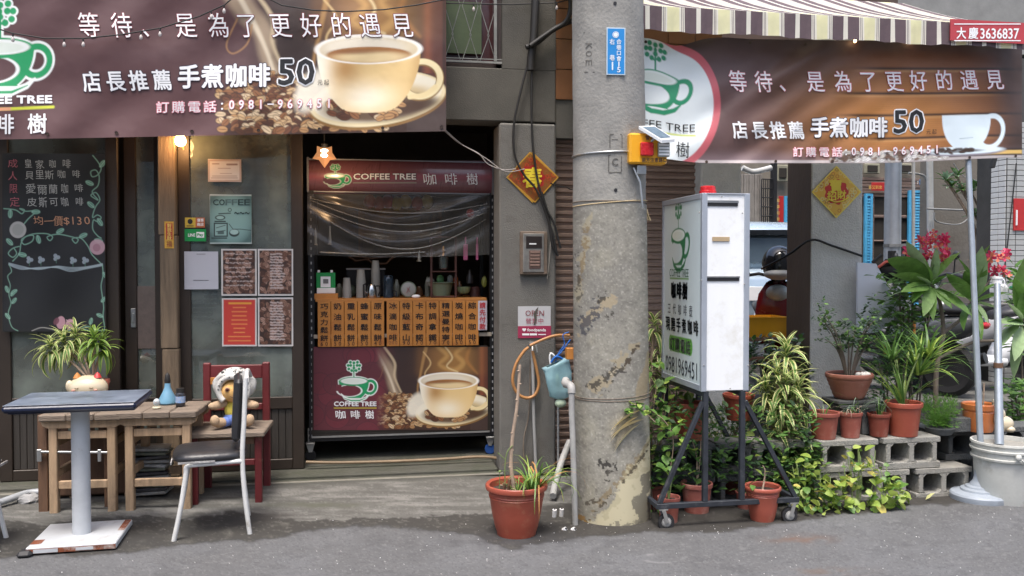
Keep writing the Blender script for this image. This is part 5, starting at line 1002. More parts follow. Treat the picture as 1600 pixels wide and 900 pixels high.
# lanterns and carved canopy deep in the room
m_lr = M('lantern red', (.5, .04, .02), .5, .2, 12, 0); m_ly = M('lantern yellow', (.6, .42, .05), .5, .2, 12, 0)
for i, (px, mt) in enumerate(((578, m_lr), (592, m_lr), (606, m_lr), (620, m_ly), (634, m_ly), (652, m_lr), (668, m_ly))):
    q = PY(px, 315+(i % 2)*3, YK+1.1); g = MB(); g.ball(q, (.05, .05, .06), 14, 8)
    solo('paper_lantern', g, mt, ['leftmost red lantern in the dark doorway', 'second red lantern from the left in the doorway', 'third red lantern beside the yellow pair', 'left lantern of the yellow pair', 'right lantern of the yellow pair', 'red lantern between two yellow ones', 'yellow lantern at the right end of the row'][i], 'lantern', q-Vector((0, 0, .06)), 'paper lanterns in the doorway')
m_cw = M('carved wood', (.10, .05, .025), .6, .3, 12, 0); g = MB()
g.tube([PY(545, 401, YK+.5), PY(556, 408, YK+.5), PY(575, 405, YK+.5), PY(582, 412, YK+.5), PY(604, 412, YK+.5), PY(610, 405, YK+.5), PY(618, 400, YK+.5)], .009, 6); g.tube([PY(550, 400, YK+.5), PY(580, 404, YK+.5), PY(615, 400, YK+.5)], .007, 6); solo('carved_wood_rail', g, m_cw, 'carved dark wooden ornament rail glimpsed below the curtain', 'carving', PY(580, 412, YK+.5))
X0, X1, Z0, Z1 = RB(560, 325, 690, 400, YK+1.4); g = MB(); g.box(X0, X1, YK+1.4, YK+1.44, Z0, Z1); solo('wall_picture', g, M('warm blurred picture', (.22, .11, .04), .6, .7, 5, 0, lo=(.03, .015, .02)), 'dim warm coloured picture behind the plastic curtain', 'picture', ((X0+X1)/2, YK+1.42, Z0))
X0, X1, Z0, Z1 = RB(541, 420, 602, 460, YK+.45); g = MB(); g.box(X0, X1, YK+.45, YK+.7, KC+.008, Z1, .006); T = solo('microwave', g, m_sl, 'black box shaped appliance behind the paper cups', 'appliance', ((X0+X1)/2, YK+.5, KC+.008)); g = MB(); X0, X1, Z0, Z1 = RB(541, 419, 602, 421.5, YK+.44); g.box(X0, X1, YK+.44, YK+.45, Z0, Z1); part('trim', g, m_hole, T)
# ================================================================ LEFT FURNITURE
def rotz(x, y, a, loc): return Matrix.Translation(loc) @ Matrix.Rotation(a, 4, 'Z')
m_wp = M('chipped white paint', (.46, .48, .50), .45, .10, 6, .15, 30, stain=(.30, .27, .23), smount=.15, sscale=5); m_rust = M('rust', (.18, .05, .02), .8, .4, 20, .4, stain=(.45, .43, .4), smount=.5, sscale=12)
q = PZ(128, 846, .012); T = thing('bistro_table', 'small square pedestal table with dark blue top and chipped white foot', 'table', q); TT = Matrix.Translation(q) @ Matrix.Rotation(R_(3), 4, 'Z')
g = MB(); g.T = TT; g.box(-.31, .30, -.18, .28, .700, .735, .012); g.box(-.29, .29, -.16, .26, .692, .7, .004); g.box(-.305, .295, -.175, .275, .7352, .7375, .001, 1)
part('tabletop', g, [M('blue black edge', (.012, .018, .045), .3, .2, 9, .05), M('grey blue laminate', (.12, .145, .19), .35, .35, 7, .1, 40, stain=(.22, .26, .32), smount=.6, sscale=3)], T)  # top laminate lightened: the sky's reflection is put into its colour
g = MB(); g.T = TT; g.lathe([(.05, .035), (.044, .04), (.044, .66), (.05, .69)], (0, 0, 0), 28); part('pedestal', g, m_wp, T)
g = MB(); g.T = TT; g.box(-.205, .205, -.2, .2, .012, .045, .005); g.box(-.203, .203, -.202, -.2, .014, .036, 0, 1); g.box(-.17, -.06, -.2032, -.202, .016, .034, 0, 2); g.box(.02, .1, -.2032, -.202, .018, .032, 0, 2); g.box(-.2, -.15, -.15, -.08, .0452, .046, 0, 1); g.box(.17, .202, .0, .19, .0452, .046, 0, 1); part('foot', g, [m_wp, m_rust, m_wp], T)
g = MB(); g.T = TT; g.box(-.24, -.17, -.235, -.15, 0, .035, .015); part('rubber_corner', g, M('black rubber', (.02, .02, .022), .6), T)
m_pine = M('worn pine', (.42, .29, .18), .65, .3, 7, .25, 60, stretch=(4, 4, .5), stain=(.16, .11, .07), smount=.35, sscale=4); m_top = M('weathered plank', (.19, .15, .115), .75, .3, 8, .5, 60, stretch=(.6, 4, 4)); m_dkw = M('dark old wood', (.13, .07, .04), .7, .3, 8, .3, stretch=(4, 4, .5))
def stool(px, py, w, d, h, a, label, name='wooden_stool', tabs=True):
    q = PZ(px, py, .02); T = thing(name, label, 'stool', q, 'worn pine stools by the wall'); TT = Matrix.Translation(q) @ Matrix.Rotation(a, 4, 'Z')
    for sx in (0, 1):
        for sy in (0, 1):
            g = MB(); g.T = TT; x = sx*(w-.045); y = sy*(d-.045); g.box(x, x+.045, y, y+.045, 0, h-.045, .004); part('leg', g, m_pine, T)
    for sy in (0, 1):
        for z in (.14, h-.15): g = MB(); g.T = TT; y = sy*(d-.045)+.01; g.box(.046, w-.046, y, y+.025, z, z+.045, .003); part('rail', g, m_pine, T)
        g = MB(); g.T = TT; y = sy*(d-.03); g.prism([(-.04, h-.045), (w+.04, h-.045), (w+.03, h-.07), (w-.0, h-.085), (0, h-.085), (-.03, h-.07)][::-1], y-.004, y+.025); part('apron', g, m_pine, T)
    for sx in (0, 1):
        for z in (.2, h-.2): g = MB(); g.T = TT; x = sx*(w-.045)+.01; g.box(x, x+.025, .046, d-.046, z, z+.045, .003); part('rail', g, m_pine, T)
    for k in range(3):
        g = MB(); g.T = TT; u0 = -.043+(w+.086)*k/3; g.box(u0+.002, u0+(w+.086)/3-.002, -.03, d+.03, h-.043, h-.005+.002*(k % 2), .006); part('plank', g, m_top, T)
    if tabs:
        for k in range(3): g = MB(); g.T = TT; u = w*(.3+.2*k); g.box(u-.008, u+.008, .02, .035, h-.13, h-.088, .002); part('peg', g, M('pale green peg', (.35, .4, .32), .6), T)
    return T
stool(77, 804, .36, .34, .575, R_(-3), 'worn pine stool directly behind the bistro table post'); stool(196, 800, .36, .34, .58, R_(-3), 'worn pine stool carrying the blue bottle, right of the table post')
# darker old stool behind
q = PZ(60, 802, .02); T = thing('dark_stool', 'dark brown old wooden stool half hidden behind the pine one', 'stool', q); TT = Matrix.Translation(q) @ Matrix.Rotation(R_(-2), 4, 'Z')
for x, y in ((0, 0), (.34, .05), (0, .38), (.34, .4)): g = MB(); g.T = TT; g.box(x, x+.052, y, y+.05, 0, .56, .004); part('leg', g, m_dkw, T)
g = MB(); g.T = TT; g.box(-.02, .42, .03, .44, .561, .585, .004); part('seat', g, m_top, T)
for z in (.2, .36): g = MB(); g.T = TT; g.box(.053, .34, .36, .39, z, z+.05, .003); part('rail', g, m_dkw, T)
g = MB(); g.T = TT; g.tube([(.02, -.02, .355), (.4, -.02, .34)], .008); g.box(.005, .03, -.028, -.012, .30, .37, .003); g.box(.33, .35, -.028, -.012, .29, .36, .003); part('metal_bracket', g, M('galvanised', (.42, .43, .43), .35, .1, 9, 0, metal=.8), T)
# newspapers stacked under the second stool
rn = random.Random(4); q = PZ(232, 782, .03); T = thing('paper_stack', 'untidy stack of magazines and plastic bags under the pine stool', 'papers', q); 
for k in range(12):
    g = MB(); g.T = Matrix.Translation(q+Vector((.0, .12, .02+k*.024))) @ Matrix.Rotation(rn.uniform(-.2, .2), 4, 'Z') @ Matrix.Rotation(rn.uniform(-.06, .06), 4, 'Y'); g.box(-.1, .1, -.08, .08, 0, .018, .004); part('magazine', g, [M('magazine %d' % (k % 4), [(.35, .35, .34), (.08, .08, .09), (.2, .22, .18), (.45, .46, .46)][k % 4], .35, .4, 14, .2)], T)
# red chair
m_rw = M('worn red paint', (.115, .014, .016), .5, .25, 5, .2, 40, stain=(.20, .09, .05), smount=.18, sscale=7); q = PZ(298, 791, .02); T = thing('red_wooden_chair', 'worn red wooden chair against the doors with a plank seat', 'chair', q); TT = Matrix.Translation(q) @ Matrix.Rotation(R_(-2), 4, 'Z'); w, d = .405, .36
for x in (0, w-.04): g = MB(); g.T = TT; g.box(x, x+.04, 0, .04, 0, .40, .004); part('leg', g, m_rw, T)
for x in (.0, w-.045): g = MB(); g.T = TT; g.box(x, x+.045, d, d+.035, 0, .80, .006); part('leg', g, m_rw, T)
for i in range(3): g = MB(); g.T = TT; g.box(-.02, w+.02, -.03+i*.137, .1+i*.137, .402, .432, .005); part('seat_plank', g, m_top, T)
for z in (.23,): g = MB(); g.T = TT; g.box(.041, w-.041, .005, .03, z, z+.035, .003); part('rail', g, m_rw, T); g = MB(); g.T = TT; g.box(.041, w-.041, .005, .03, .355, .4, .003); part('rail', g, m_dkw, T)
g = MB(); g.T = TT; g.box(.046, w-.046, d+.005, d+.03, .70, .785, .004); part('back_rail', g, m_rw, T); g = MB(); g.T = TT; g.box(.046, .10, d-.004, d+.004, .665, .71, .003); part('bare_wood_tag', g, m_or, T); g = MB(); g.T = TT; g.box(.046, w-.046, d+.005, d+.03, .50, .54, .004); part('back_rail', g, m_rw, T)
# plush doll
q = q+Matrix.Rotation(R_(-2), 3, 'Z') @ Vector((.225, .17, .437)); T = thing('plush_doll', 'plush doll in a speckled white hood and yellow shirt sitting on the red chair', 'doll', q)
m_fur = M('tan plush', (.68, .40, .14), .95, .15, 30, .4, 200); m_ft = M('beige plush', (.42, .3, .19), .95, .15, 30, .4, 200)
g = MB(); g.ball(q+Vector((0, 0, .10)), (.062, .052, .075), 20, 14); part('shirt', g, M('yellow jersey', (.60, .50, .08), .9, .08, 20, .3, 150), T)
g = MB(); g.ball(q+Vector((0, -.005, .045)), (.068, .06, .045), 20, 12); g.tube([q+Vector((-.03, -.02, .035)), q+Vector((-.06, -.06, .032))], [.032, .03], 12); g.tube([q+Vector((.03, -.02, .035)), q+Vector((.06, -.06, .032))], [.032, .03], 12); part('shorts', g, M('blue jersey', (.13, .20, .48), .9, .08, 20, .3, 150), T)
for s in (-1, 1):
    g = MB(); g.tube([q+Vector((s*.05, -.05, .034)), q+Vector((s*.085, -.085, .036)), q+Vector((s*.105, -.105, .05))], [.026, .03, .02], 14); g.ball(q+Vector((s*.1, -.108, .052)), (.028, .024, .034), 12, 8); part('leg', g, m_ft, T)
    g = MB(); g.tube([q+Vector((s*.05, -.01, .145)), q+Vector((s*.085, -.03, .135)), q+Vector((s*.115, -.045, .13))], [.024, .026, .026], 12); g.ball(q+Vector((s*.118, -.046, .13)), (.03, .024, .023), 12, 8); part('arm', g, m_ft, T)
hc = q+Vector((0, -.01, .222)); g = MB(); g.ball(hc+Vector((0, -.018, -.004)), (.078, .066, .07), 24, 16); hd = part('head', g, m_fur, T)
for s in (-1, 1):
    g = MB(); g.ball(hc+Vector((s*.03, -.08, .012)), (.016, .008, .016), 14, 8); part('eye_ring', g, M('cream felt', (.5, .3, .16), .9), hd); g = MB(); g.ball(hc+Vector((s*.03, -.086, .012)), (.010, .006, .010), 12, 8); part('pupil', g, M('dark brown eye', (.06, .012, .01), .2, 0, 3, 0), hd)
g = MB(); g.tube([hc+Vector((-.016, -.078, -.030)), hc+Vector((0, -.080, -.036)), hc+Vector((.016, -.078, -.030))], .0022, 5); part('mouth', g, m_dkw, hd)
m_hood = M('white plush', (.50, .49, .46), .95, .08, 30, .4, 160); g = MB(); nu, nv = 30, 18; vs = []; hood = lambda a, t: hc+Vector((.118*math.sin(t)*math.cos(a), .095*math.sin(t)*math.sin(a)+.015, .105*math.cos(t)+.03))
for i in range(nv+1):
    for j in range(nu):
        a = 2*math.pi*j/nu; t = math.pi*i/nv*.80; p_ = hood(a, t)
        front = max(0, -math.sin(a))
        if front > .05 and t > .95: k = min(1, (t-.95)/.35); p_ = p_+Vector((0, .0, .0))+Vector((p_.x-hc.x, 0, 0))*.12*k+Vector((0, .055*k*front, 0)) if True else p_
        vs.append(p_)
g.add(vs, [(i*nu+j, (i+1)*nu+j, (i+1)*nu+(j+1) % nu, i*nu+(j+1) % nu) for i in range(nv) for j in range(nu)], 0, True)
g.tube([hc+Vector((.085*math.cos(a), -.075+.03*abs(math.cos(a)), .005+.082*math.sin(a))) for a in [R_(-50+i*280/20) for i in range(21)]], .018, 10); part('hood', g, m_hood, T)
g = MB(); rn = random.Random(21)
for i in range(26):
    a = rn.uniform(math.pi*1.03, math.pi*1.97); t = rn.uniform(.3, .95); p_ = hood(a, t)+Vector((0, -.004, .002)); r = rn.choice((.003, .004, .007)); g.ball(p_, (r*rn.uniform(.7, 1.6), .004, r), 8, 6)
for i in range(9): a = rn.uniform(-.2, 3.3); p_ = hc+Vector((.085*math.cos(a), -.093+.03*abs(math.cos(a)), .005+.082*math.sin(a))); g.ball(p_, (.005, .003, .005), 8, 5)
part('speckles', g, M('grey felt', (.09, .09, .085), .9, 0, 3, 0), T)
g = MB(); 
for i in range(3): g.ball(q+Vector((.018, -.052, .125-i*.016)), (.012, .003, .004), 8, 5)
part('shirt_print', g, m_tk, T)
# metal chairs
m_vinyl = M('black vinyl', (.022, .022, .025), .38, .25, 12, .25, 30); m_ch = M('white tube', (.62, .62, .60), .3, .1, 12, .05, stain=(.3, .27, .22), smount=.15, sscale=9)
q = PZ(273, 846, .012); FR = thing('metal_chair', 'side-on metal chair with torn black vinyl seat and white tube legs', 'chair', q, 'white tube metal chairs')
def cv(*p): return [q+Vector(v) for v in p]
D_ = .34
def S_(pts): 
    Q = [Vector(p) for p in pts]; out = []
    for i in range(len(Q)-1):
        p0, p1, p2, p3 = Q[max(i-1, 0)], Q[i], Q[i+1], Q[min(i+2, len(Q)-1)]
        for k in range(5): u = k/5; out.append(.5*((2*p1)+(-p0+p2)*u+(2*p0-5*p1+4*p2-p3)*u*u+(-p0+3*p1-3*p2+p3)*u**3))
    return out+[Q[-1]]
for y, dx in ((0, 0), (D_, .0)):
    g = MB(); g.tube(S_(cv((-.005+dx, y, 0), (.03+dx, y, .17), (.055+dx, y, .33), (.06+dx, y, .38), (.085+dx, y, .393))), .0125, 8); part('leg', g, m_ch, FR)
    g = MB(); g.tube(S_(cv((.37+dx, y, 0), (.345+dx, y, .22), (.335+dx, y, .42), (.345+dx, y, .6), (.355+dx, y, .83))), .0125, 8); part('leg', g, m_ch, FR)
    g = MB(); g.tube(cv((.07+dx, y, .388), (.34+dx, y, .393)), .0125, 8); part('seat_rail', g, m_ch, FR)
g = MB(); g.tube(S_(cv((.36, 0, .80), (.362, .1, .84), (.37, .25, .84), (.385, D_, .80))), .0125, 8); part('back_hoop', g, m_ch, FR)
g = MB(); prof = []; 
import itertools
nu, nv = 28, 6; vs = []; 
for i, (sc, z) in enumerate(((.0, .398), (.93, .398), (1, .41), (1, .425), (.93, .442), (.6, .452), (0, .454))):
    for j in range(nu):
        a = 2*math.pi*j/nu; cx_ = math.copysign(abs(math.cos(a))**.55, math.cos(a)); sy_ = math.copysign(abs(math.sin(a))**.55, math.sin(a)); vs.append(q+Vector((.175+.19*sc*cx_, .17+.19*sc*sy_, z)))
g.add(vs, [(i*nu+j, i*nu+(j+1) % nu, (i+1)*nu+(j+1) % nu, (i+1)*nu+j) for i in range(6) for j in range(nu)], 0, True); st = part('seat', g, m_vinyl, FR)
g = MB(); g.box(q.x+.02, q.x+.2, q.y-.022, q.y-.018, .412, .422, 0); g.box(q.x-.018, q.x-.012, q.y+.0, q.y+.12, .408, .42); part('torn_edge', g, M('foam showing', (.35, .34, .33), .8, .4, 30, .3), st)
g = MB(); g.T = Matrix.Translation(q+Vector((.335, .17, .65))) @ Matrix.Rotation(R_(3), 4, 'Y'); g.box(-.046, -.002, -.17, .17, -.16, .17, .018); g.T = None; part('backrest', g, m_vinyl, FR)
q2 = PZ(10, 841, .012); FR.rotation_euler = (0, 0, R_(8)); c2 = copy_tree(FR, q2+Vector((-.005, .0, 0)), math.pi, 'metal chair cut off by the left edge, only a white leg showing')
g = MB(); g.tube(S_([PZ(-60, 800, .06), PZ(-10, 788, .06), PZ(20, 778, .07), PZ(45, 770, .075), PZ(75, 768, .075)]), .02, 10); solo('bent_pipe', g, M('grey pvc', (.33, .35, .37), .4, .1, 9, .05), 'bent grey pipe lying on the ground at the left edge', 'pipe', PZ(20, 785, .03))
g = MB(); g.ball(PZ(45, 780, .05), (.06, .05, .035), 10, 7); g.v = [(a+random.uniform(-.008, .008), b+random.uniform(-.008, .008), c_+random.uniform(-.006, .006)) for a, b, c_ in g.v]; g.sm = [False]*len(g.sm); solo('stone', g, M('pale stone', (.3, .3, .3), .9, .2, 20, .4), 'pale stone under the bent pipe', 'stone', PZ(45, 785, .02))
# things on the stools and window ledge
q = PZ(262, 631, .6); q.z = .6; T = thing('blue_bottle', 'light blue cone shaped bottle with a black spout on the pine stool', 'bottle', q)
g = MB(); g.lathe([(.045, 0), (.052, .008), (.050, .03), (.030, .07), (.018, .10), (.016, .125)], q, 24); part('body', g, M('sky blue plastic', (.14, .30, .42), .35, .08, 5, 0), T); g = MB(); g.lathe([(.016, .125), (.018, .14), (.014, .17), (.006, .185), (0, .19)], q, 16); part('spout', g, m_blk, T)
q = PZ(282, 634, .6); q.z = .6; T = thing('dark_jar', 'small dark glass jar with black lid and blue label', 'jar', q); g = MB(); g.lathe([(.026, 0), (.028, .004), (.028, .07), (.022, .08)], q, 18); part('body', g, M('dark glass', (.03, .03, .035), .15, .1, 3, 0), T); g = MB(); g.lathe([(.0235, .081), (.0235, .104), (0, .105)], q, 18); part('lid', g, m_blk, T); g = MB(); g.lathe([(.0285, .02), (.0285, .058)], q, 18); part('label_band', g, M('label blue', (.06, .16, .35), .4, .6, 60, 0, lo=(.4, .42, .45)), T)
q = PZ(246, 637, .6)+Vector((0, -.02, 0)); q.z = .6; T = thing('egg_figurine', 'tiny white round chick figurine on a cream base', 'figurine', q); g = MB(); g.lathe([(.024, 0), (.026, .004), (.022, .012), (0, .013)], q, 18); part('base', g, M('cream glaze', (.55, .5, .36), .3), T); g = MB(); g.ball(q+Vector((0, 0, .034)), (.019, .018, .023), 16, 12); bd = part('body', g, M('pale glaze', (.45, .5, .52), .3), T)
for s in (-1, 1): g = MB(); g.ball(q+Vector((s*.006, -.018, .04)), .002, 6, 5); part('eye', g, m_tk, bd)
g = MB(); g.ball(q+Vector((0, -.019, .036)), (.003, .004, .002), 6, 5); part('beak', g, m_or, bd)
q = PZ(212, 634, .6); q.z = .585; T = solo('white_ornament', MB().box(q.x-.04, q.x+.04, q.y-.01, q.y+.01, q.z+.03, q.z+.036, .003).tube([q+Vector((-.0, 0, .034)), q+Vector((-.012, 0, .055)), q+Vector((.01, 0, .045))], .006), m_tw, 'small white plastic figure behind the table corner', 'ornament', q)
# pig figurine on the first stool
q = PZ(128, 650, .57)+Vector((0, .12, 0)); q.z = .63; T = thing('pig_figurine', 'cream ceramic pig with closed eyes and a red bow behind the table', 'figurine', q); m_cr = M('cream ceramic', (.55, .47, .33), .2, .06, 6, 0, coat=.6)
g = MB(); g.ball(q+Vector((0, 0, .085)), (.11, .08, .075), 24, 16); g.ball(q+Vector((-.095, -.02, .10)), (.022, .02, .035), 12, 8); g.ball(q+Vector((0, 0, .0)), (.085, .065, .055), 16, 8); part('body', g, m_cr, T)
for s in (-1, 1):
    g = MB(); g.lathe([(.024, 0), (.014, .02), (0, .034)], q+Vector((s*.055, -.01, .145)), 12); part('ear', g, M('red bow', (.45, .03, .03), .4) if s > 0 else m_or, T)
    g = MB(); g.tube([q+Vector((s*.04-.01, -.077, .095)), q+Vector((s*.04, -.08, .09)), q+Vector((s*.04+.01, -.077, .095))], .002, 5); g.ball(q+Vector((s*.06, -.071, .08)), (.012, .004, .007), 8, 5, 1); part('eye', g, [m_dkw, M('blush', (.5, .25, .18), .4)], T)
g = MB(); g.tube([q+Vector((-.014, -.082, .075)), q+Vector((0, -.084, .07)), q+Vector((.014, -.082, .075))], .002, 5); part('mouth', g, m_dkw, T)
# ================================================================ LEAVES
def strap(name, L, w, droop, mats, n=7, two=False, twist=0):
    g = MB(); vs = []; mi = []; cols = 5 if two else 3
    for i in range(n+1):
        t = i/n; ang = R_(15)+droop*t; 
        if i == 0: x, z = 0, 0
        else: x += L/n*math.cos(pa); z += L/n*math.sin(pa)
        pa = R_(62)-droop*((i+.5)/n); ww = w*.5*(min(1, t*5+.35))*(1-t**2.6)**.8+.0004
        for k in range(cols):
            u = (k/(cols-1))*2-1; vs.append((x, u*ww, z+abs(u)*ww*.35))
    fs = []
    for i in range(n):
        for k in range(cols-1):
            a = i*cols+k; fs.append((a, a+cols, a+cols+1, a+1)); mi.append((1 if k in (0, cols-2) else 0) if two else 0)
    g.add(vs, fs, mi, True); return mkmesh(name, g, mats)
def ovate(name, L, w, mats, heart=0.0, droop=.5, fold=.25):
    g = MB(); n = 6; vs = []; x = 0; z = 0
    for i in range(n+1):
        t = i/n; pa = R_(20)-droop*t
        if i: x += L/n*math.cos(pa); z += L/n*math.sin(pa)
        ww = w*.5*(math.sin(math.pi*min(1, t**(.62 if heart else .8)))**.8 if 0 < t < 1 else 0)
        if heart and i == 0: ww = w*.2
        for u in (-1, 0, 1): vs.append((x-(heart*.12*L if u and i == 0 else 0), u*ww, z+abs(u)*ww*fold))
    g.add(vs, [f for i in range(n) for f in ((i*3, i*3+3, i*3+4, i*3+1), (i*3+1, i*3+4, i*3+5, i*3+2))], 0, True); return mkmesh(name, g, mats)
m_lg = M('leaf green', (.085, .18, .04), .45, .35, 9, .1, trans=.3); m_ld = M('leaf dark', (.025, .06, .022), .45, .35, 9, .1, trans=.2); m_ll = M('leaf lime', (.30, .42, .08), .5, .3, 7, .1, trans=.35); m_ly2 = M('leaf margin', (.66, .66, .30), .5, .15, 9, .05, trans=.35)
m_lm = M('leaf mid', (.12, .24, .05), .45, .3, 9, .1, trans=.3); m_lo = M('dry leaf', (.42, .22, .07), .7, .3, 9, .1, trans=.2); m_stem = M('pale stem', (.36, .27, .20), .8, .2, 20, .3); m_gst = M('green stem', (.16, .22, .07), .6, .2, 20, .1); m_bark = M('grey bark', (.16, .13, .10), .9, .3, 20, .4)
m_soil = M('soil', (.04, .028, .02), .95, .4, 30, .6, 80)
def quat(az, el, roll=0): return Matrix.Rotation(az, 4, 'Z') @ Matrix.Rotation(-el, 4, 'Y') @ Matrix.Rotation(roll, 4, 'X')
DR = [strap('leaf', .19, .031, d, [m_lm, m_ly2], two=True) for d in (R_(60), R_(95), R_(130))]; DRG = [strap('leaf', .18, .030, d, [m_lm, m_ll], two=True) for d in (R_(50), R_(90), R_(120))]
def rosette(T, p, n, sc, meshes, rn, el=(-10, 70), h=.1):
    o = wloc(T)
    for i in range(n):
        t = i/n; az = i*2.399+rn.uniform(-.3, .3); e = R_(el[0]+(el[1]-el[0])*t+rn.uniform(-10, 10)); s_ = sc*rn.uniform(.75, 1.1)*(1-.35*t)
        inst('leaf', rn.choice(meshes[:2] if t > .6 else meshes), T, Matrix.Translation(Vector(p)-o+Vector((0, 0, h*t))) @ quat(az, e-R_(40), rn.uniform(-.2, .2)) @ Matrix.Scale(s_, 4))
def blades(g, p, n, L, w, rn, spread=1.0, droop=1.2, mi=0, up=.9):
    for i in range(n):
        az = rn.uniform(0, 6.28); l = L*rn.uniform(.6, 1.1); dr = droop*rn.uniform(.6, 1.3); x = rn.uniform(0, .02); z = 0; el = math.pi/2-rn.uniform(.1, .6)*spread; vs = []; n_ = 6; ww = w*rn.uniform(.7, 1.1)
        for k in range(n_+1):
            t = k/n_
            if k: x += l/n_*math.cos(el); z += l/n_*math.sin(el); el -= dr/n_*(.4+1.2*t)
            c_, s_ = math.cos(az), math.sin(az); hw = ww*.5*(1-t**2)+.0003
            for u in (-1, 1): vs.append((p[0]+x*c_-u*hw*s_, p[1]+x*s_+u*hw*c_, p[2]+z))
        g.add(vs, [(2*k, 2*k+2, 2*k+3, 2*k+1) for k in range(n_)], mi if isinstance(mi, int) else rn.choice(mi), True)
def sprig(g, a, b, n, L, w, rn, mi=0):   # leaves along a twig
    a = Vector(a); b = Vector(b)
    for i in range(n):
        t = (i+.5)/n; p_ = a.lerp(b, t); T_ = Matrix.Translation(p_) @ quat(i*2.4+rn.uniform(-.4, .4), rn.uniform(-.2, .9), rn.uniform(-.5, .5)) @ Matrix.Scale(rn.uniform(.6, 1.15), 4)
        vs = [(0, 0, 0), (L*.35, w*.5, L*.05), (L*.75, w*.32, L*.04), (L, 0, -L*.08), (L*.75, -w*.32, L*.04), (L*.35, -w*.5, L*.05), (L*.5, 0, -.0)]
        vs = [tuple(T_ @ Vector(v)) for v in vs]; g.add(vs, [(0, 6, 1), (1, 6, 2), (2, 6, 3), (3, 6, 4), (4, 6, 5), (5, 6, 0)], mi if isinstance(mi, int) else rn.choice(mi), True)
# ================================================================ POTS
m_tc = M('terracotta plastic', (.36, .088, .056), .42, .15, 5, .06, 30, stain=(.42, .17, .10), smount=.3, sscale=9); m_tc2 = M('dusty terracotta', (.27, .07, .048), .6, .22, 5, .15, 30, stain=(.34, .16, .12), smount=.5, sscale=10)
for _m in (m_tc, m_tc2):      # each pot faded and dusted a little differently
    _n = _m.node_tree; _b = _n.nodes['Principled BSDF']; _s = _b.inputs['Base Color'].links[0].from_socket; _oi = _n.nodes.new('ShaderNodeObjectInfo'); _h = _n.nodes.new('ShaderNodeHueSaturation'); _r = _n.nodes.new('ShaderNodeMapRange'); _r.inputs[3].default_value = .65; _r.inputs[4].default_value = 1.25
    _n.links.new(_oi.outputs['Random'], _r.inputs[0]); _n.links.new(_r.outputs[0], _h.inputs['Value']); _r2 = _n.nodes.new('ShaderNodeMapRange'); _r2.inputs[3].default_value = 1.1; _r2.inputs[4].default_value = .92; _n.links.new(_oi.outputs['Random'], _r2.inputs[0]); _n.links.new(_r2.outputs[0], _h.inputs['Saturation']); _n.links.new(_s, _h.inputs['Color']); _n.links.new(_h.outputs[0], _b.inputs['Base Color'])
def pot(name, label, cat, px, py, z0, wrim, h, mat=None, group=None, flare=.72, bulge=False, soil=True, p=None):
    q = p if p is not None else PZ(px, py, z0); T = thing(name, label, cat, q, group); r = wrim/2; g = MB()
    if bulge: prof = [(r*.60, 0), (r*.62, .006), (r*.64, h*.1), (r*.70, h*.2), (r*.80, h*.45), (r*.87, h*.72), (r*.9, h*.76), (r*.87, h*.78), (r*.91, h*.80), (r*.89, h*.82), (r*.92, h*.86), (r*.9, h*.88), (r*1.0, h*.9), (r*1.02, h*.94), (r, h*.985), (r*.97, h), (r*.88, h*.97), (r*.86, h*.84)]
    else: prof = [(r*flare, 0), (r*flare*1.02, .006), (r*.9, h*.84), (r*.98, h*.86), (r*1.0, h*.93), (r*.99, h*.985), (r*.96, h), (r*.88, h*.98), (r*.86, h*.85)]
    g.lathe(prof, q, 32); part('pot', g, mat or m_tc, T)
    if soil: g = MB(); g.lathe([(r*.88, h*.86), (r*.5, h*.88), (0, h*.88)], q, 18); part('soil', g, m_soil, T)
    return T, q+Vector((0, 0, h*.87))
RED = 'terracotta coloured flower pots'
# front pot
rn = random.Random(31); T, s = pot('potted_plant', 'big orange red pot in front of the pillar with a bare cane and grassy leaves', 'potted plant', 807, 838, .0, .325, .285, bulge=True, group=None)
g = MB(); bs = PZ(810, 838, 0); P = [s+Vector(v) for v in ((-.01, .0, 0), (-.028, .01, .12), (-.020, .01, .27), (.0, .0, .42), (.012, 0, .56), (.018, 0, .66))]; g.tube(S_(P), [.0115-.00016*i for i in range(26)], 8)
for i in range(2, 25, 3): g.ball(S_(P)[i]+Vector((.006*(-1)**i, -.003, 0)), (.009, .008, .004), 8, 5)
part('bare_cane', g, m_stem, T)
g = MB(); g.tube(S_([s+Vector(v) for v in ((-.06, 0, 0), (-.062, 0, .12), (-.05, 0, .2), (-.02, 0, .235))]), .003, 6); g.tube([s+Vector((-.058, 0, .16)), s+Vector((-.10, 0, .20))], .0025, 6); g.tube([s+Vector((-.095, -.02, 0)), s+Vector((-.092, -.02, .1))], .002, 5); g.ball(s+Vector((-.092, -.02, .105)), .008, 6, 4); part('sprout', g, m_gst, T)
for dx in (-.05, -.075): g = MB(); g.tube([s+Vector((dx, -.04, -.01)), s+Vector((dx+.004, -.045, .07-(.02 if dx < -.06 else 0)))], .009, 7); part('cut_stub', g, m_dkw, T)
g = MB(); blades(g, s+Vector((.07, -.02, 0)), 34, .26, .010, rn, 1.4, 1.9, [0, 0, 1]); blades(g, s+Vector((.11, -.03, 0)), 22, .38, .011, rn, 1.6, 2.6, [0, 1, 2]); blades(g, s+Vector((.0, -.04, 0)), 14, .12, .007, rn, 1.8, 1.2, [0, 1]); part('grass_leaves', g, [m_lm, m_ll, m_lo], T, kind='stuff')
g = MB()
for i in range(26): a = rn.uniform(0, 6.28); r = rn.uniform(.02, .12); g.tube([s+Vector((r*math.cos(a), r*math.sin(a), .004)), s+Vector((r*math.cos(a)+rn.uniform(-.04, .04), r*math.sin(a)+rn.uniform(-.04, .04), .012))], .0025, 4)
part('dead_twigs', g, m_stem, T, kind='stuff')
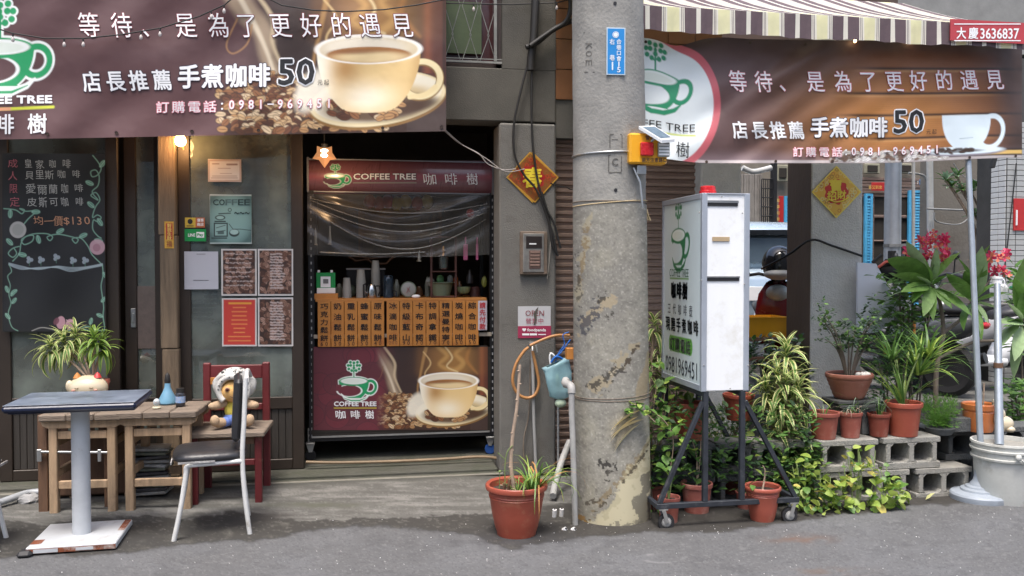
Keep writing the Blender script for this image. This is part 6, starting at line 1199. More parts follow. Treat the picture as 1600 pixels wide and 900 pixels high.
# ================================================================ UTILITY POLE
m_pole = M('pole concrete', (.245, .24, .222), .9, .2, 4, .35, 60, stain=(.32, .31, .28), smount=.5, sscale=3)
def pole_extra(m):   # ochre and black patches where the skin has come off, low on the pole
    n = m.node_tree; N = n.nodes; L = n.links; b = N['Principled BSDF']; src = b.inputs['Base Color'].links[0].from_socket
    tc = N.new('ShaderNodeTexCoord'); mp = N.new('ShaderNodeMapping'); mp.inputs['Rotation'].default_value = (0, R_(38), 0); mp.inputs['Scale'].default_value = (3.2, 3.2, .8); L.new(tc.outputs['Object'], mp.inputs[0])
    sx = N.new('ShaderNodeSeparateXYZ'); L.new(tc.outputs['Object'], sx.inputs[0])
    def layer(scale, p0, p1, col, zlo, zhi, fac, seed, src):
        nz = N.new('ShaderNodeTexNoise'); nz.noise_dimensions = '4D'; nz.inputs['W'].default_value = seed; nz.inputs['Scale'].default_value = scale; nz.inputs['Detail'].default_value = 8; nz.inputs['Roughness'].default_value = .68; L.new(mp.outputs[0], nz.inputs[0])
        r = N.new('ShaderNodeMapRange'); r.inputs[1].default_value = p0; r.inputs[2].default_value = p1; L.new(nz.outputs[0], r.inputs[0])
        z = N.new('ShaderNodeMapRange'); z.inputs[1].default_value = zlo; z.inputs[2].default_value = zhi; z.inputs[3].default_value = fac; z.inputs[4].default_value = 0; L.new(sx.outputs[2], z.inputs[0])
        mu = N.new('ShaderNodeMath'); mu.operation = 'MULTIPLY'; L.new(r.outputs[0], mu.inputs[0]); L.new(z.outputs[0], mu.inputs[1])
        mx = N.new('ShaderNodeMix'); mx.data_type = 'RGBA'; L.new(mu.outputs[0], mx.inputs[0]); L.new(src, mx.inputs[6]); mx.inputs[7].default_value = (*col, 1); return mx.outputs[2]
    src = layer(.7, .40, .58, (.42, .39, .29), .45, .95, .9, 1.3, src); src = layer(.5, .48, .7, (.34, .325, .27), 1.6, 2.3, .7, 9.3, src); src = layer(1.4, .56, .66, (.36, .26, .13), 1.4, 2.0, .8, 4.1, src); src = layer(.9, .55, .75, (.10, .10, .10), 3.4, 4.5, .6, 12.9, src); src = layer(2.4, .625, .66, (.035, .035, .04), 1.2, 1.7, .95, 7.7, src)
    L.new(src, b.inputs['Base Color'])
pole_extra(m_pole)
PX0, PY0 = 1.408, 4.70; RP = lambda z: .214-.0055*z; XC = lambda z: PX0-.0125*z
PO = thing('utility_pole', 'thick grey concrete utility pole with peeling patches in the middle', 'pole', (PX0, PY0, 0))
g = MB(); prof = []; nz = 70; nu = 64; vs = []; rn = random.Random(3)
for i in range(nz+1):
    z = -.02+4.2*i/nz
    for j in range(nu):
        a = 2*math.pi*j/nu; r = RP(z)+.0016*math.sin(a*5+z*7)+.0012*math.sin(z*31+a*3)
        vs.append((XC(z)+r*math.cos(a), PY0+r*math.sin(a), z))
g.add(vs, [(i*nu+j, i*nu+(j+1) % nu, (i+1)*nu+(j+1) % nu, (i+1)*nu+j) for i in range(nz) for j in range(nu)], 0, True); g.box(PX0-.1, PX0+.1, PY0-.1, PY0+.1, 4.15, 4.2); part('shaft', g, m_pole, PO)
def on_pole(off):       # photo pixel -> front surface of the pole (the pole is a vertical cone)
    def f(x, y):
        out = []
        for px, py in zip(np.atleast_1d(x), np.atleast_1d(y)):
            d = _dir(px, py); z = 1.5
            for _ in range(3):
                R = RP(z)+off; X_ = XC(z); a = d[0]**2+d[1]**2; b_ = -2*(d[0]*X_+d[1]*PY0); c_ = X_**2+PY0**2-R*R; D = b_*b_-4*a*c_; D = max(D, 0); t = (-b_-math.sqrt(D))/(2*a); z = CAM.z+t*d[2]
            out.append((t*d[0], t*d[1], z))
        return np.array(out)
    return f
m_cast = M('cast letter', (.105, .10, .09), .9, .2, 20, .3); g = MB()
mp = on_pole(.0012)
for ch, y in (('K', 72), ('O', 84), ('E', 98)): letters(g, ch, 920, y, 9, 10, mp, .0, 0, 0, rot=math.pi/2)
letters(g, '-', 920, 51, 16, 1.6, mp, 0, 0); letters(g, '-', 921, 113, 16, 1.6, mp, 0, 0); letters(g, 'C', 961, 253, 9, 11, mp, .02, 0)
for (cx, cy, w_, h_) in ((961, 242.5, 22, 1.6), (961, 269.5, 20, 2), (951, 256, 1.6, 24), (971, 256, 1.4, 24), (962, 210, 19, 2), (953, 221, 1.6, 20), (972, 221, 1.4, 20), (961, 218, 10, 1.5)): letters(g, '-', cx, cy, w_, h_, mp, 0, 0)
part('cast_mark', g, m_cast, PO)
g = MB()
for (x, y) in ((961, 5), (962, 297), (966, 583)): P = on_pole(.001)(x, y)[0]; nrm = Vector((P[0]-XC(P[2]), P[1]-PY0, 0)).normalized(); g.tube([Vector(P)-nrm*.004, Vector(P)+nrm*.0015], .0095, 12)
part('bolt_hole', g, m_tk, PO)
for (x, y) in ((963, 473.5), (966, 555.5)): g = MB(); P = on_pole(.001)(np.array([x-4, x+4, x+4, x-4]), np.array([y+1.7, y+1.7, y-1.7, y-1.7])); g.add([tuple(v) for v in P], [(0, 1, 2, 3)]); part('white_tab', g, m_tw, PO)
# peeling skin below the twine: old coat, scars and stains
c = Canvas(897, 318, 1011, 833, 1.1, '#75736c'); X, Y = c.X, c.Y
n1 = vnoise(X, Y, 60, 1, 6); n2 = vnoise(X, Y, 14, 2, 5); n3 = vnoise(X, Y*.5, 26, 3, 6); n4 = vnoise(X, Y, 5, 4, 3); fine = vnoise(X, Y, 2.4, 6, 2)
c.put(ss(n1, .3, .8), '#8d8a7e', .7); c.put(ss(n2, .45, .85), '#5e5b54', .5); c.put(ss(n3, .5, .8), '#95917f', .4); c.put(ss(fine, .6, .9), '#b5b2a8', .4); c.put(1-ss(fine, .1, .4), '#4c4a44', .4); c.put(1-ss(n4, .2, .45), '#55524b', .35)
def blot(dist, w_, nz, col, al=1): c.put(ss(-(dist+(nz-.5)*w_*5), 0, w_*.25), col, al)
def seg(x0, y0, x1, y1, r0, r1=None):
    r1 = r0 if r1 is None else r1; vx, vy = x1-x0, y1-y0; h = np.clip(((X-x0)*vx+(Y-y0)*vy)/(vx*vx+vy*vy), 0, 1); return np.hypot(X-x0-h*vx, Y-y0-h*vy)-(r0+(r1-r0)*h)
d = np.maximum(-(X-905)*.62-(Y-832)*1.0+(0), 0)
tri = (835-Y)-(X-898)*1.22; tri2 = 600-Y
blot(np.maximum(tri*.5, (640-Y)*.6), 12, n3, '#a29b80', .95); blot(np.maximum(tri*.5+8, (700-Y)*.6), 9, n2, '#b0a98e', .8)
blot(np.abs(tri)*.5-2.5, 4, n4, '#75664a', .7); blot(np.abs(tri+5)*.5-.6, 2.2, n4, '#2e2a24', .75)
blot(seg(905, 470, 924, 335, 6, 4), 7, n2, '#8f8770', .7); blot(seg(908, 440, 922, 352, 2.2), 4, n4, '#6e5a38', .6); blot(seg(902, 400, 908, 480, 1.5), 5, n4, '#2d2b28', .7)
blot(seg(912, 512, 957, 462, 10, 7), 9, n2, '#96886c', .7); blot(seg(915, 508, 931, 480, 9, 5), 8, n4, '#3b3c42', .85); blot(seg(934, 474, 952, 458, 2), 4, n4, '#2b2722', .8); blot(seg(948, 496, 958, 490, 1.6), 3, n4, '#2b2722', .8)
blot(seg(930, 608, 992, 540, 10, 4), 8, n2, '#8f8368', .7); blot(seg(934, 604, 966, 572, 7, 4), 7, n4, '#2e2b27', .85); blot(seg(975, 570, 994, 541, 1.5), 4, n4, '#3a3024', .9); blot(seg(948, 590, 962, 576, 1.5), 3, n2, '#b5ab95', .8)
blot(seg(936, 727, 958, 728, 3), 5, n4, '#22201d', .9); blot(seg(948, 735, 946, 752, 1.6), 4, n4, '#2b2722', .8); blot(seg(914, 792, 928, 782, 3), 5, n4, '#3a3228', .8)
blot(seg(1000, 745, 1004, 820, 6, 12), 10, n2, '#4c4a45', .75); blot(seg(960, 822, 1010, 815, 4), 8, n4, '#5a574e', .7); blot(seg(906, 815, 905, 832, 6), 8, n4, '#8a6a38', .8); blot(seg(995, 640, 1012, 560, 2, 3), 6, n3, '#8c7c5c', .6)
c.C *= 1.2
def skin(x, y):
    nf = Vector((-PX0, -PY0, 0)).normalized(); lt = Vector((-nf.y, nf.x, 0)); out = []; zc = {}
    for px, py in zip(x, y):
        k = round(float(py), 2)
        if k not in zc: zc[k] = on_pole(0)(954.5, py)[0][2]
        z = zc[k]; a = math.asin(max(-1, min(1, (px-954)/57.2)))*.985; R = RP(z)+.0028; d = nf*math.cos(a)+lt*math.sin(a); out.append((XC(z)+R*d.x, PY0+R*d.y, z))
    return np.array(out)
sheet('peeling_skin', c, skin, VC('pole skin', .9, .15, 0, 0, .02), PO)
# straps and wires round the pole
def hoop(label, ya, yb, r, mat, name='pole_strap', flat=None):
    P = [on_pole(.004)(x, ya+(yb-ya)*i/8)[0] for i, x in enumerate(np.linspace(900, 1006, 9))]; zc = sum(p[2] for p in P)/9; sl = (P[-1][2]-P[0][2])/(P[-1][0]-P[0][0]); Q = []
    for i in range(41):
        a = math.tau*i/40; R = RP(zc)+.003; Q.append(Vector((XC(zc)+R*math.cos(a), PY0+R*math.sin(a), zc+sl*R*math.cos(a))))
    g = MB(); g.tube(Q, r, 6, cap=False); return solo(name, g, mat, label, 'strap', Q[30])
hoop('bright steel strap round the pole at the yellow alarm box', 240, 236, .006, M('galvanised', None)); hoop('yellowish twine round the pole above the peeling patch', 320, 311, .0035, M('straw twine', (.45, .35, .2), .8, bump=0), 'twine'); hoop('thin brown wire loop sagging round the pole below the twine', 314, 315, .0028, m_bark, 'wire_loop'); hoop('pair of dark wires low on the pole by the ivy', 622, 620, .003, m_bark, 'wire_loop'); hoop('lower dark wire just under its pair on the pole', 625, 626, .003, m_bark, 'wire_loop')
# blue plate
T = thing('address_plate', 'bright blue metal plate with white characters high on the utility pole', 'sign', on_pole(.006)(961, 117)[0])
def polebox(name, x0, y0, x1, y1, o0, o1, mat): 
    a = on_pole(0)((x0+x1)/2, (y0+y1)/2)[0]; nrm = Vector((a[0]-XC(a[2]), a[1]-PY0, 0)).normalized(); tg = Vector((-nrm.y, nrm.x, 0)); s_ = ppm(a); w_ = (x1-x0)/s_/2; h_ = (y1-y0)/s_/2
    g = MB(); g.T = Matrix(((tg.x, -nrm.x, 0, a[0]), (tg.y, -nrm.y, 0, a[1]), (0, 0, 1, a[2]), (0, 0, 0, 1))); g.box(-w_, w_, -o1, -o0, -h_, h_, .001); g.T = None; return part(name, g, mat, T)
polebox('plate', 947, 44, 977, 117.5, .002, .008, M('plate rim', (.45, .55, .62), .4, 0, 3, 0)); polebox('blue_field', 948.7, 45.7, 975.3, 115.8, .008, .0085, M('plate blue', (.02, .22, .55), .35, .06, 9, 0))
ppl = lambda x, y: on_pole(.0)(x, y)
a0 = on_pole(0)(961.5, 80)[0]; n0 = Vector((a0[0]-XC(a0[2]), a0[1]-PY0, 0)).normalized(); pc = Vector(a0)+n0*.0095
def plate_map(x, y):
    out = []
    for px, py in zip(x, y): d = Vector(_dir(px, py)); t = (pc-CAM).dot(n0)/d.dot(n0); out.append(tuple(CAM+d*t))
    return np.array(out)
g = MB(); letters(g, '◉', 962, 54, 10, 10, plate_map, 0, 0)
for i, ch in enumerate('合巷口會15'): letters(g, ch, 967, 65+i*8.8, 7.5, 8, plate_map, .02, 0)
letters(g, '右', 956.5, 65, 8, 9, plate_map, .02, 0); letters(g, '巷', 956.5, 90, 8, 9, plate_map, .02, 0); letters(g, '1', 957, 103, 3, 12, plate_map, .03, 0); part('lettering', g, [M('pale print', (.7, .75, .8), .5, 0, 3, 0)], T)
# yellow alarm box with solar panel
P = on_pole(0)(996, 252)[0]; q = Vector((P[0], P[1]-.045, P[2])); YX = P[1]-.05
T = thing('alarm_box', 'yellow road warning box with red and grey lights under a small solar panel', 'warning light', q)
def ab(name, x0, y0, x1, y1, Y, th, mat, bev=.004, par=None): X0, X1, Z0, Z1 = RB(x0, y0, x1, y1, Y); g = MB(); g.box(X0, X1, Y, Y+th, Z0, Z1, bev); return part(name, g, mat, par or T)
m_yl = M('yellow plastic', (.75, .36, .015), .35, .06, 6, .03); bd = ab('housing', 984, 208, 1043, 256, YX-.02, .09, m_yl, .01); rl = ab('red_light', 1002, 222, 1022, 243, YX-.045, .024, M('red lens', (.45, .015, .02), .25, .15, 30, .3), .005); gl2 = ab('grey_light', 1029, 222, 1047, 245, YX-.04, .02, M('grey lens', (.32, .34, .32), .3, .1, 30, .2), .005)
g = MB()
for k in range(4): X0, X1, Z0, Z1 = RB(1030, 225+k*5, 1046, 227.5+k*5, YX-.043); g.box(X0, X1, YX-.043, YX-.039, Z0, Z1, .001)
part('rib', g, m_tw, gl2)
g = MB(); mp = plane_map(YX-.02, .002)
for i, ch in enumerate('前方注意路口'): letters(g, ch, 1006+i*6.6, 250, 6, 7, mp, .02, 0)
for i, ch in enumerate('警示'): letters(g, ch, 1012+i*7, 215, 7, 7, mp, .02, 0)
part('lettering', g, m_dkw, T)
c4 = [PY(998, 197, YX-.02), PY(1034, 219, YX-.12), PY(1054, 217, YX-.04), PY(1022, 196, YX+.05)]; g = MB(); dn = Vector((0, 0, -.016)); g.add([*c4, *[v+dn for v in c4]], [(3, 2, 1, 0), (4, 5, 6, 7), (0, 1, 5, 4), (1, 2, 6, 5), (2, 3, 7, 6), (3, 0, 4, 7)]); sp = part('solar_panel', g, M('panel frame', (.6, .62, .63), .4, .05, 5, 0), T)
cc = sum(c4, Vector())/4; c5 = [cc+(v-cc)*.8+Vector((0, 0, .002)) for v in c4]; g = MB(); g.add(c5, [(3, 2, 1, 0)]); part('solar_cell', g, M('solar cell', (.12, .17, .22), .2, .3, 30, 0), sp)
g = MB(); g.tube([cc+Vector((0, 0, -.014)), cc+Vector((-.03, .02, -.05))], .008, 6); g.box(*sorted((PY(996, 258, YX).x, PY(1010, 258, YX).x)), YX, YX+.05, PY(1000, 272, YX).z, PY(1000, 258, YX).z, .002); g.tube([PY(990, 262, YX+.02), PY(1000, 285, YX), PY(1004, 325, YX)], .006, 6); part('bracket', g, M('galvanised', None), T)
cable('yellow nylon cord hanging right of the pole', [(1006, 312), (1012, 335), (1016, 345)], 4.72, .006, 'cord', M('straw twine', None), 'cord'); cable('second strand of the yellow cord behind the pole edge', [(1006, 312), (1008, 330), (1012, 344)], 4.76, .006, 'cord', M('straw twine', None), 'cord')
# ---------------------------------------------------------------- pipes, hoses and the net bag between pillar and pole
m_pvc = M('old grey pvc', (.33, .33, .32), .5, .15, 7, .1, stain=(.2, .19, .17), smount=.3); m_hose = M('orange hose', (.42, .20, .07), .45, .12, 9, .05); m_org = M('orange paint', (.5, .18, .03), .5)
cable('grey drain pipe rising from the ground against the utility pole', [(899, 835, 4.55), (897, 760, 4.56), (895, 690, 4.57), (893, 640, 4.58), (893, 612, 4.58)], 4.5, .017, 'drain_pipe', m_pvc, 'pipe'); cable('short elbow joint of the grey drain pipe', [(893, 615, 4.58), (892, 603, 4.60), (884, 600, 4.66), (884, 594, 4.70)], 4.5, .023, 'pipe_elbow', m_pvc, 'pipe')
cable('slanting grey pipe behind the front pot', [(890, 690, 5.3), (878, 720, 5.2), (868, 755, 5.1), (864, 775, 5.0)], 5, .022, 'slanting_pipe', m_pvc, 'pipe'); cable('thin grey conduit in front of the shutter', [(872, 755, 5.7), (872, 700, 5.7), (872, 640, 5.7), (873, 600, 5.7)], 5.7, .008, 'conduit', m_pvc, 'pipe'); cable('grey hose down the pillar below the tap', [(831, 545), (833, 590), (834, 650), (836, 700), (838, 745)], YF-.05, .011, 'hose', m_pvc, 'hose'); cable('thin dark hose wavering down the pillar', [(829, 560), (828, 610), (826, 650), (818, 690), (820, 735)], YF-.04, .005, 'thin_hose', m_bark, 'hose')
cable('looped orange garden hose hanging from the tap on the pillar', [(832, 548), (838, 575), (842, 600), (836, 617), (822, 622), (808, 614), (801, 595), (806, 570), (818, 550), (826, 543)], YF-.07, .011, 'garden_hose', m_hose, 'hose'); cable('orange hose end stretching right from the tap to the pole', [(828, 540), (850, 530), (870, 524), (890, 524)], YF-.10, .010, 'garden_hose', m_hose, 'hose')
P = PY(832, 548, YF-.06); T = thing('wall_tap', 'small worn metal tap on the pillar under the OPEN sign', 'tap', P); g = MB(); g.tube([P+Vector((0, .06, .03)), P+Vector((0, 0, .03)), P+Vector((0, -.01, -.01))], .011, 8); part('spout', g, M('worn steel', None), T); g = MB(); g.beam(P+Vector((-.02, 0, .055)), P+Vector((.035, 0, .05)), .008, .012); g.tube([P+Vector((0, 0, .03)), P+Vector((0, 0, .06))], .006, 6); g.beam(P+Vector((.02, -.01, .05)), P+Vector((.03, -.01, -.01)), .01, .006); part('handle', g, m_pvc, T)
cable('brown garden hose lying along the doorstep', [(478, 722), (520, 723), (580, 722), (640, 720), (700, 717), (745, 714), (775, 716), (790, 725), (798, 745)], YD-.04, .011, 'hose', M('dull brown hose', (.2, .14, .08), .5, .2, 9, .1), 'hose')
g = MB(); a = PZ(395, 768, .03); b_ = PZ(790, 748, .03); g.tube([(a.x-2.5, 5.675, .035), (b_.x, 5.675, .035)], .011, 8); solo('step_pipe', g, m_dpipe, 'thin pale pipe running along the foot of the doorstep', 'pipe', (0, 5.675, .02))
# thin dripping net bag
P = PY(868, 590, YF-.2); T = thing('net_bag', 'pale blue plastic bag with bottles hung by blue twine beside the pole', 'bag', PY(868, 622, YF-.2)); s_ = 1/ppm(P); rn = random.Random(5)
g = MB(); n, mrow = 16, 12; prof = ((0, .060), (.04, .088), (.1, .082), (.3, .092), (.5, .084), (.75, .074), (.93, .066), (1, .035)); vs = []
for t, r in prof:
    for j in range(n): a = math.tau*j/n; rr_ = r*(1+.10*math.sin(a*3+t*5)+.06*math.sin(a*7+t*11)); vs.append(P+Vector((rr_*math.cos(a)+.035*t, rr_*.6*math.sin(a), .10-.24*t+(.03*math.cos(a) if t < .3 else 0))))
g.add(vs, [(i*n+j, (i+1)*n+j, (i+1)*n+(j+1) % n, i*n+(j+1) % n) for i in range(len(prof)-1) for j in range(n)], 0, True); part('bag', g, GL('aqua film', (.75, .92, .94), .7, .6, (.42, .66, .72), .3), T)
g = MB(); g.tube(S_([P+Vector(v) for v in ((.0, 0, .1), (.02, 0, .16), (.06, 0, .22), (.05, 0, .28), (.09, 0, .3))]), .004, 5); g.tube(S_([P+Vector(v) for v in ((-.03, 0, .1), (.0, -.01, .14), (.05, 0, .12), (.08, 0, .09))]), .008, 5); g.tube(S_([P+Vector(v) for v in ((-.0, 0, .14), (.04, 0, .17), (.1, 0, .25))]), .005, 5); part('twine', g, M('blue twine', (.02, .14, .5), .5, .1, 30, 0), T)
g = MB(); g.ball(P+Vector((.035, 0, -.17)), (.04, .03, .03), 12, 8); g.tube([P+Vector((.01, 0, .02)), P+Vector((.035, 0, -.12))], [.008, .03], 10); part('contents', g, M('pale green content', (.45, .55, .4), .5), T)
cable('white hook pipe behind the blue bag', [(862, 580), (859, 560), (861, 552), (866, 556)], YF-.1, .007, 'hook', m_tw, 'hook')
g = MB(); X0, X1, Z0, Z1 = RB(886, 544, 900, 562, 4.75); g.box(X0, X1, 4.75, 4.8, Z0, Z1, .003); solo('yellow_scrap', g, m_or, 'small ochre wooden scrap wedged beside the pole', 'scrap', (X0, 4.77, Z0))
for i, (x, y) in enumerate(((866, 812), (877, 811), (880, 832), (894, 832))):
    P = PZ(x, y, .0); g = MB(); g.tube([P+Vector((0, 0, .012)), P+Vector((.012 if i > 1 else 0, -.01, .022 if i > 1 else .06))], .012, 10); g.tube([P+Vector((.0125 if i > 1 else 0, -.011, .023 if i > 1 else .0605)), P+Vector((.013 if i > 1 else 0, -.0115, .0235 if i > 1 else .061))], .007, 10, 1)
    solo('pipe_stub', g, [m_tw, m_tk], ['left upright grey pipe stub behind the red pot', 'right upright grey pipe stub behind the red pot', 'cut white pipe piece lying left of the drain pipe', 'cut white pipe piece lying against the drain pipe'][i], 'pipe stub', P)
# ================================================================ LIGHT BOX ON ITS TROLLEY
BX0, BX1, BY0, BY1, BZ0, BZ1 = 1.812, 2.085, 4.40, 5.02, .752, 1.818; m_met = M('white steel', (.62, .64, .66), .35, .05, 4, .03); m_wh = M('white sheet', (.78, .80, .81), .4, .03, 3, .05, 4, stain=(.66, .66, .62), smount=.45, sscale=5, stretch=(3, 3, .4))
LB = thing('light_box', 'tall white light box sign with green cup logo facing left', 'sign', ((BX0+BX1)/2, (BY0+BY1)/2, BZ0)); g = MB(); g.box(BX0+.006, BX1-.006, BY0+.004, BY1-.004, BZ0, BZ1, .002); part('body', g, m_wh, LB)
g = MB()
for x in (BX0+.012, BX1-.028):
    pass
for x0 in (BX0, BX1-.03): g.box(x0, x0+.03, BY0-.004, BY0+.02, BZ0-.003, BZ1+.002, .002); g.box(x0, x0+.03, BY1-.02, BY1+.004, BZ0-.003, BZ1+.002, .002)
g.box(BX0, BX0+.03, BY0+.021, BY1-.021, BZ1-.028, BZ1+.002, .002); g.box(BX0, BX0+.03, BY0+.021, BY1-.021, BZ0-.003, BZ0+.03, .002); g.box(BX0+.031, BX1-.031, BY0-.003, BY0+.01, BZ1-.004, BZ1+.002, .001); part('edge_trim', g, M('brushed edge', (.42, .46, .52), .35, .08, 6, .02, metal=.4), LB)
def fbx(name, x0, y0, x1, y1, mat, o=.004, th=.004): X0, X1, Z0, Z1 = RB(x0, y0, x1, y1, BY0); g = MB(); g.box(X0, X1, BY0-o, BY0-o+th, Z0, Z1, .001); return part(name, g, mat, LB)
fbx('vent_slot', 1102, 314, 1153, 322, m_tk, .001); fbx('vent_slot', 1105, 432, 1155, 439, m_tk, .001); fbx('vent_plate', 1101, 313, 1154, 317, M('steel handle', None), .003); fbx('vent_plate', 1104, 431.5, 1156, 434, M('steel handle', None), .003); fbx('brown_slot', 1113, 370, 1140, 377, M('tape brown', (.4, .3, .18), .6), .002)
for (x, y) in ((1128, 307), (1093, 332), (1160, 333), (1095.5, 438), (1163, 444), (1100, 571), (1169, 571), (1141, 607)): P = PY(x, y, BY0-.005); g = MB(); g.ball(P, .0042, 8, 6); part('screw', g, M('zinc', None), LB)
# printed side: canvas in centimetres across (front edge 0 .. 62 back) and down
c = Canvas(3, 3, 59, 103.6, .45, '#d2dfe0'); logo_art(c, 26, 21, .62, '#0f7a46', None, '#d2dfe0', 1.05, sx=.78)
c.line([(13, 46.3), (42, 46.3)], .9, '#6aa53a'); c.rect(14, 79.8, 46, 89.2, '#5aa23a'); c.ell(14, 84.5, 2.5, 4.6, '#5aa23a'); c.ell(46, 84.5, 2.5, 4.6, '#5aa23a')
# the sign reads left to right seen from the left: far edge of the box is the left edge of the print
def side(x, y, off=.002): n_ = len(x); return np.stack([np.full(n_, BX0-off), BY1-np.asarray(x)/100, BZ1-np.asarray(y)/100], 1)
sheet('print', c, lambda x, y: side(x, y, -.004), VC('acrylic print', .3, 0, .3, 0, .05), LB)
g = MB(); mp = lambda x, y: side(x, y, -.002)
letters(g, 'COFFEE TREE', 27.5, 43, 30, 4.6, mp, .0, 0)
for i, ch in enumerate('咖啡樹'): letters(g, ch, 19+i*9, 53, 8, 9.5, mp, .04, 1)
for i, ch in enumerate('三代咖啡壺'): letters(g, ch, 12+i*8.5, 64, 5, 6.5, mp, 0, 1)
for i, ch in enumerate('現磨手煮咖啡'): letters(g, ch, 10+i*8.7, 73, 7.0, 8.4, mp, .022, 1, -.1)
for i, ch in enumerate('訂購電話'): letters(g, ch, 17.5+i*8.2, 84.5, 7.2, 7.8, mp, .02, 2)
letters(g, '0981969451', 31, 97, 49, 9.5, mp, .0, 1); part('lettering', g, [M('print green', (.01, .10, .04), .5, 0, 3, 0), M('print charcoal', (.02, .028, .045), .5, 0, 3, 0), m_tw], LB)
T = thing('beacon_light', 'red beacon cap on top of the white light box', 'beacon', PY(1106, 302, BY0+.16)); P = PY(1106, 302, BY0+.14); P.z = BZ1+.002; g = MB(); g.lathe([(.046, 0), (.047, .022), (.042, .025), (.041, .046), (.036, .05), (0, .052)], P, 24); part('cap', g, M('red lens', None), T)
# trolley
TR = thing('sign_trolley', 'black steel A-frame trolley on small wheels carrying the light box', 'trolley', ((BX0+BX1)/2, (BY0+BY1)/2, 0)); m_bs = M('black painted steel', (.022, .026, .034), .5, .3, 12, .15, 40, stain=(.08, .08, .085), smount=.2, sscale=14)
tx0, tx1, tz = PY(1026, 795, BY0).x, PY(1249, 796, BY0).x, .135; ty0, ty1 = BY0, BY1
def bar(n_, a, b_, w_=.026): g = MB(); g.beam(a, b_, w_, w_, 0, .002); part(n_, g, m_bs, TR)
for y in (ty0, ty1): bar('base_rail', (tx0, y+.013, tz), (tx1, y+.013, tz), .028)
for x in (tx0+.014, tx1-.014): bar('base_rail', (x, ty0+.03, tz), (x, ty1, tz), .026)
for y in (ty0, ty1):
    yy = y+.013
    for x, xe_ in ((BX0+.03, tx0+.02), (BX1-.03, tx1-.02)):
        bar('post', (x, yy, tz+.014), (x, yy, BZ0-.003), .028); bar('brace', (x+(-.014 if xe_ < x else .014), yy, BZ0-.06), (xe_, yy, tz+.014), .024)
bar('cross_bar', (BX0+.03, ty0+.03, BZ0-.02), (BX0+.03, ty1, BZ0-.02)); bar('cross_bar', (BX1-.03, ty0+.03, BZ0-.02), (BX1-.03, ty1, BZ0-.02))
for x, s in ((tx0+.04, 1), (tx1-.03, 1)):
    for y in (ty0+.02, ty1-.01):
        g = MB(); g.box(x-.025, x+.025, y-.02, y+.02, tz-.022, tz-.014); g.beam((x, y-.022, tz-.02), (x+.02*(1 if x < 1.9 else -1), y-.022, .045), .02, .004); g.beam((x, y+.022, tz-.02), (x+.02*(1 if x < 1.9 else -1), y+.022, .045), .02, .004); cs = part('caster', g, M('zinc', None), TR)
        g = MB(); c_ = Vector((x+.02*(1 if x < 1.9 else -1), y, .046)); k0 = len(g.v); g.lathe([(0, -.014), (.024, -.014), (.026, -.011), (.044, -.011), (.046, 0), (.044, .011), (.026, .011), (.024, .014), (0, .014)], (0, 0, 0), 22)
        g.v = [(c_.x+a, c_.y+z, c_.z+b) for a, b, z in g.v]; part('wheel', g, M('black rubber', None), cs); g = MB(); g.lathe([(0, -.016), (.02, -.016), (.027, -.0115), (.027, .0115), (.02, .016), (0, .016)], (0, 0, 0), 18); g.v = [(c_.x+a, c_.y+z, c_.z+b) for a, b, z in g.v]; part('hub', g, m_pvc, cs)
# ================================================================ CINDER BLOCKS AND RIGHT-HAND POTS
m_blk2 = M('cinder block', (.27, .262, .235), .95, .15, 9, .8, 110, stain=(.16, .155, .13), smount=.3, sscale=4); m_blk3 = M('dark block', (.095, .10, .10), .95, .2, 9, .8, 110)
def block_mesh(mat):
    g = MB(); L_, H_, D = .386, .19, .19; hole = [(.055, .175), (.211, .331)]; t = .033
    xs_ = [0, .018, .055-.0, .175, .211, .331, .368, L_]
    # webs and shells around two full cells and two open half cells
    g.box(0, L_, 0, D, 0, t+.006, .003); g.box(0, L_, 0, D, H_-t, H_, .003)
    for a, b_ in ((.022, .052), (.176, .210), (.334, .364)): g.box(a, b_, 0.001, D-.001, t+.0065, H_-t-.0005, .004)
    for hx0, hx1 in ((.052, .176), (.210, .334)):      # rounded upper corners of the cells
        for s, x in ((1, hx0), (-1, hx1)):
            for zz, sz in ((H_-t-.0005, -1), (t+.0065, 1)): g.prism([(x, zz), (x+s*.018, zz), (x, zz+sz*.018)][::(1 if s*sz < 0 else -1)], .001, D-.001)
    g.box(.002, .384, D-.006, D-.002, t+.007, H_-t-.001)
    return mkmesh('cinder_block', g, mat)
bm1, bm2 = block_mesh(m_blk2), block_mesh(m_blk3); YBk = PZ(1400, 783, 0).y
def block(px, row, label, mesh=bm1, Y=None, rz=0):
    Y = YBk if Y is None else Y; P = PY(px, 700, Y); o = bpy.data.objects.new('cinder_block', mesh); o.location = (P.x, Y+rnd.uniform(-.006, .006), .0+row*.193); o.rotation_euler = (0, 0, R_(rz)); props(o, label, 'cinder block', 'grey cinder blocks stacked under the pots'); return link(o)
L0 = 'lower cinder block'; lab = ['lower row cinder block at the left, behind the lime leaves', 'lower row cinder block second from left, mostly behind leaves', 'lower row cinder block third from left, left of the open cells', 'lower row cinder block nearest the grey pole stand']
for i, px in enumerate((1230, 1331, 1431.5)): block(px, 0, lab[i] if i < 2 else lab[3], rz=(-.3, .2, .4)[i])
for i, px in enumerate((1178, 1280, 1381)): block(px, 1, ['upper row cinder block at the left, under the leaves', 'upper row cinder block under the two left small pots', 'upper row cinder block under the tall right pot'][i])
block(1478, 1, 'dark grey cinder block at the right behind the pole stand', bm2, YBk+.16); block(1560, 1, 'dark cinder block behind the white bucket', bm2, YBk+.2); block(1500, 0, 'dark lower cinder block in the shade behind', bm2, YBk+.24); 
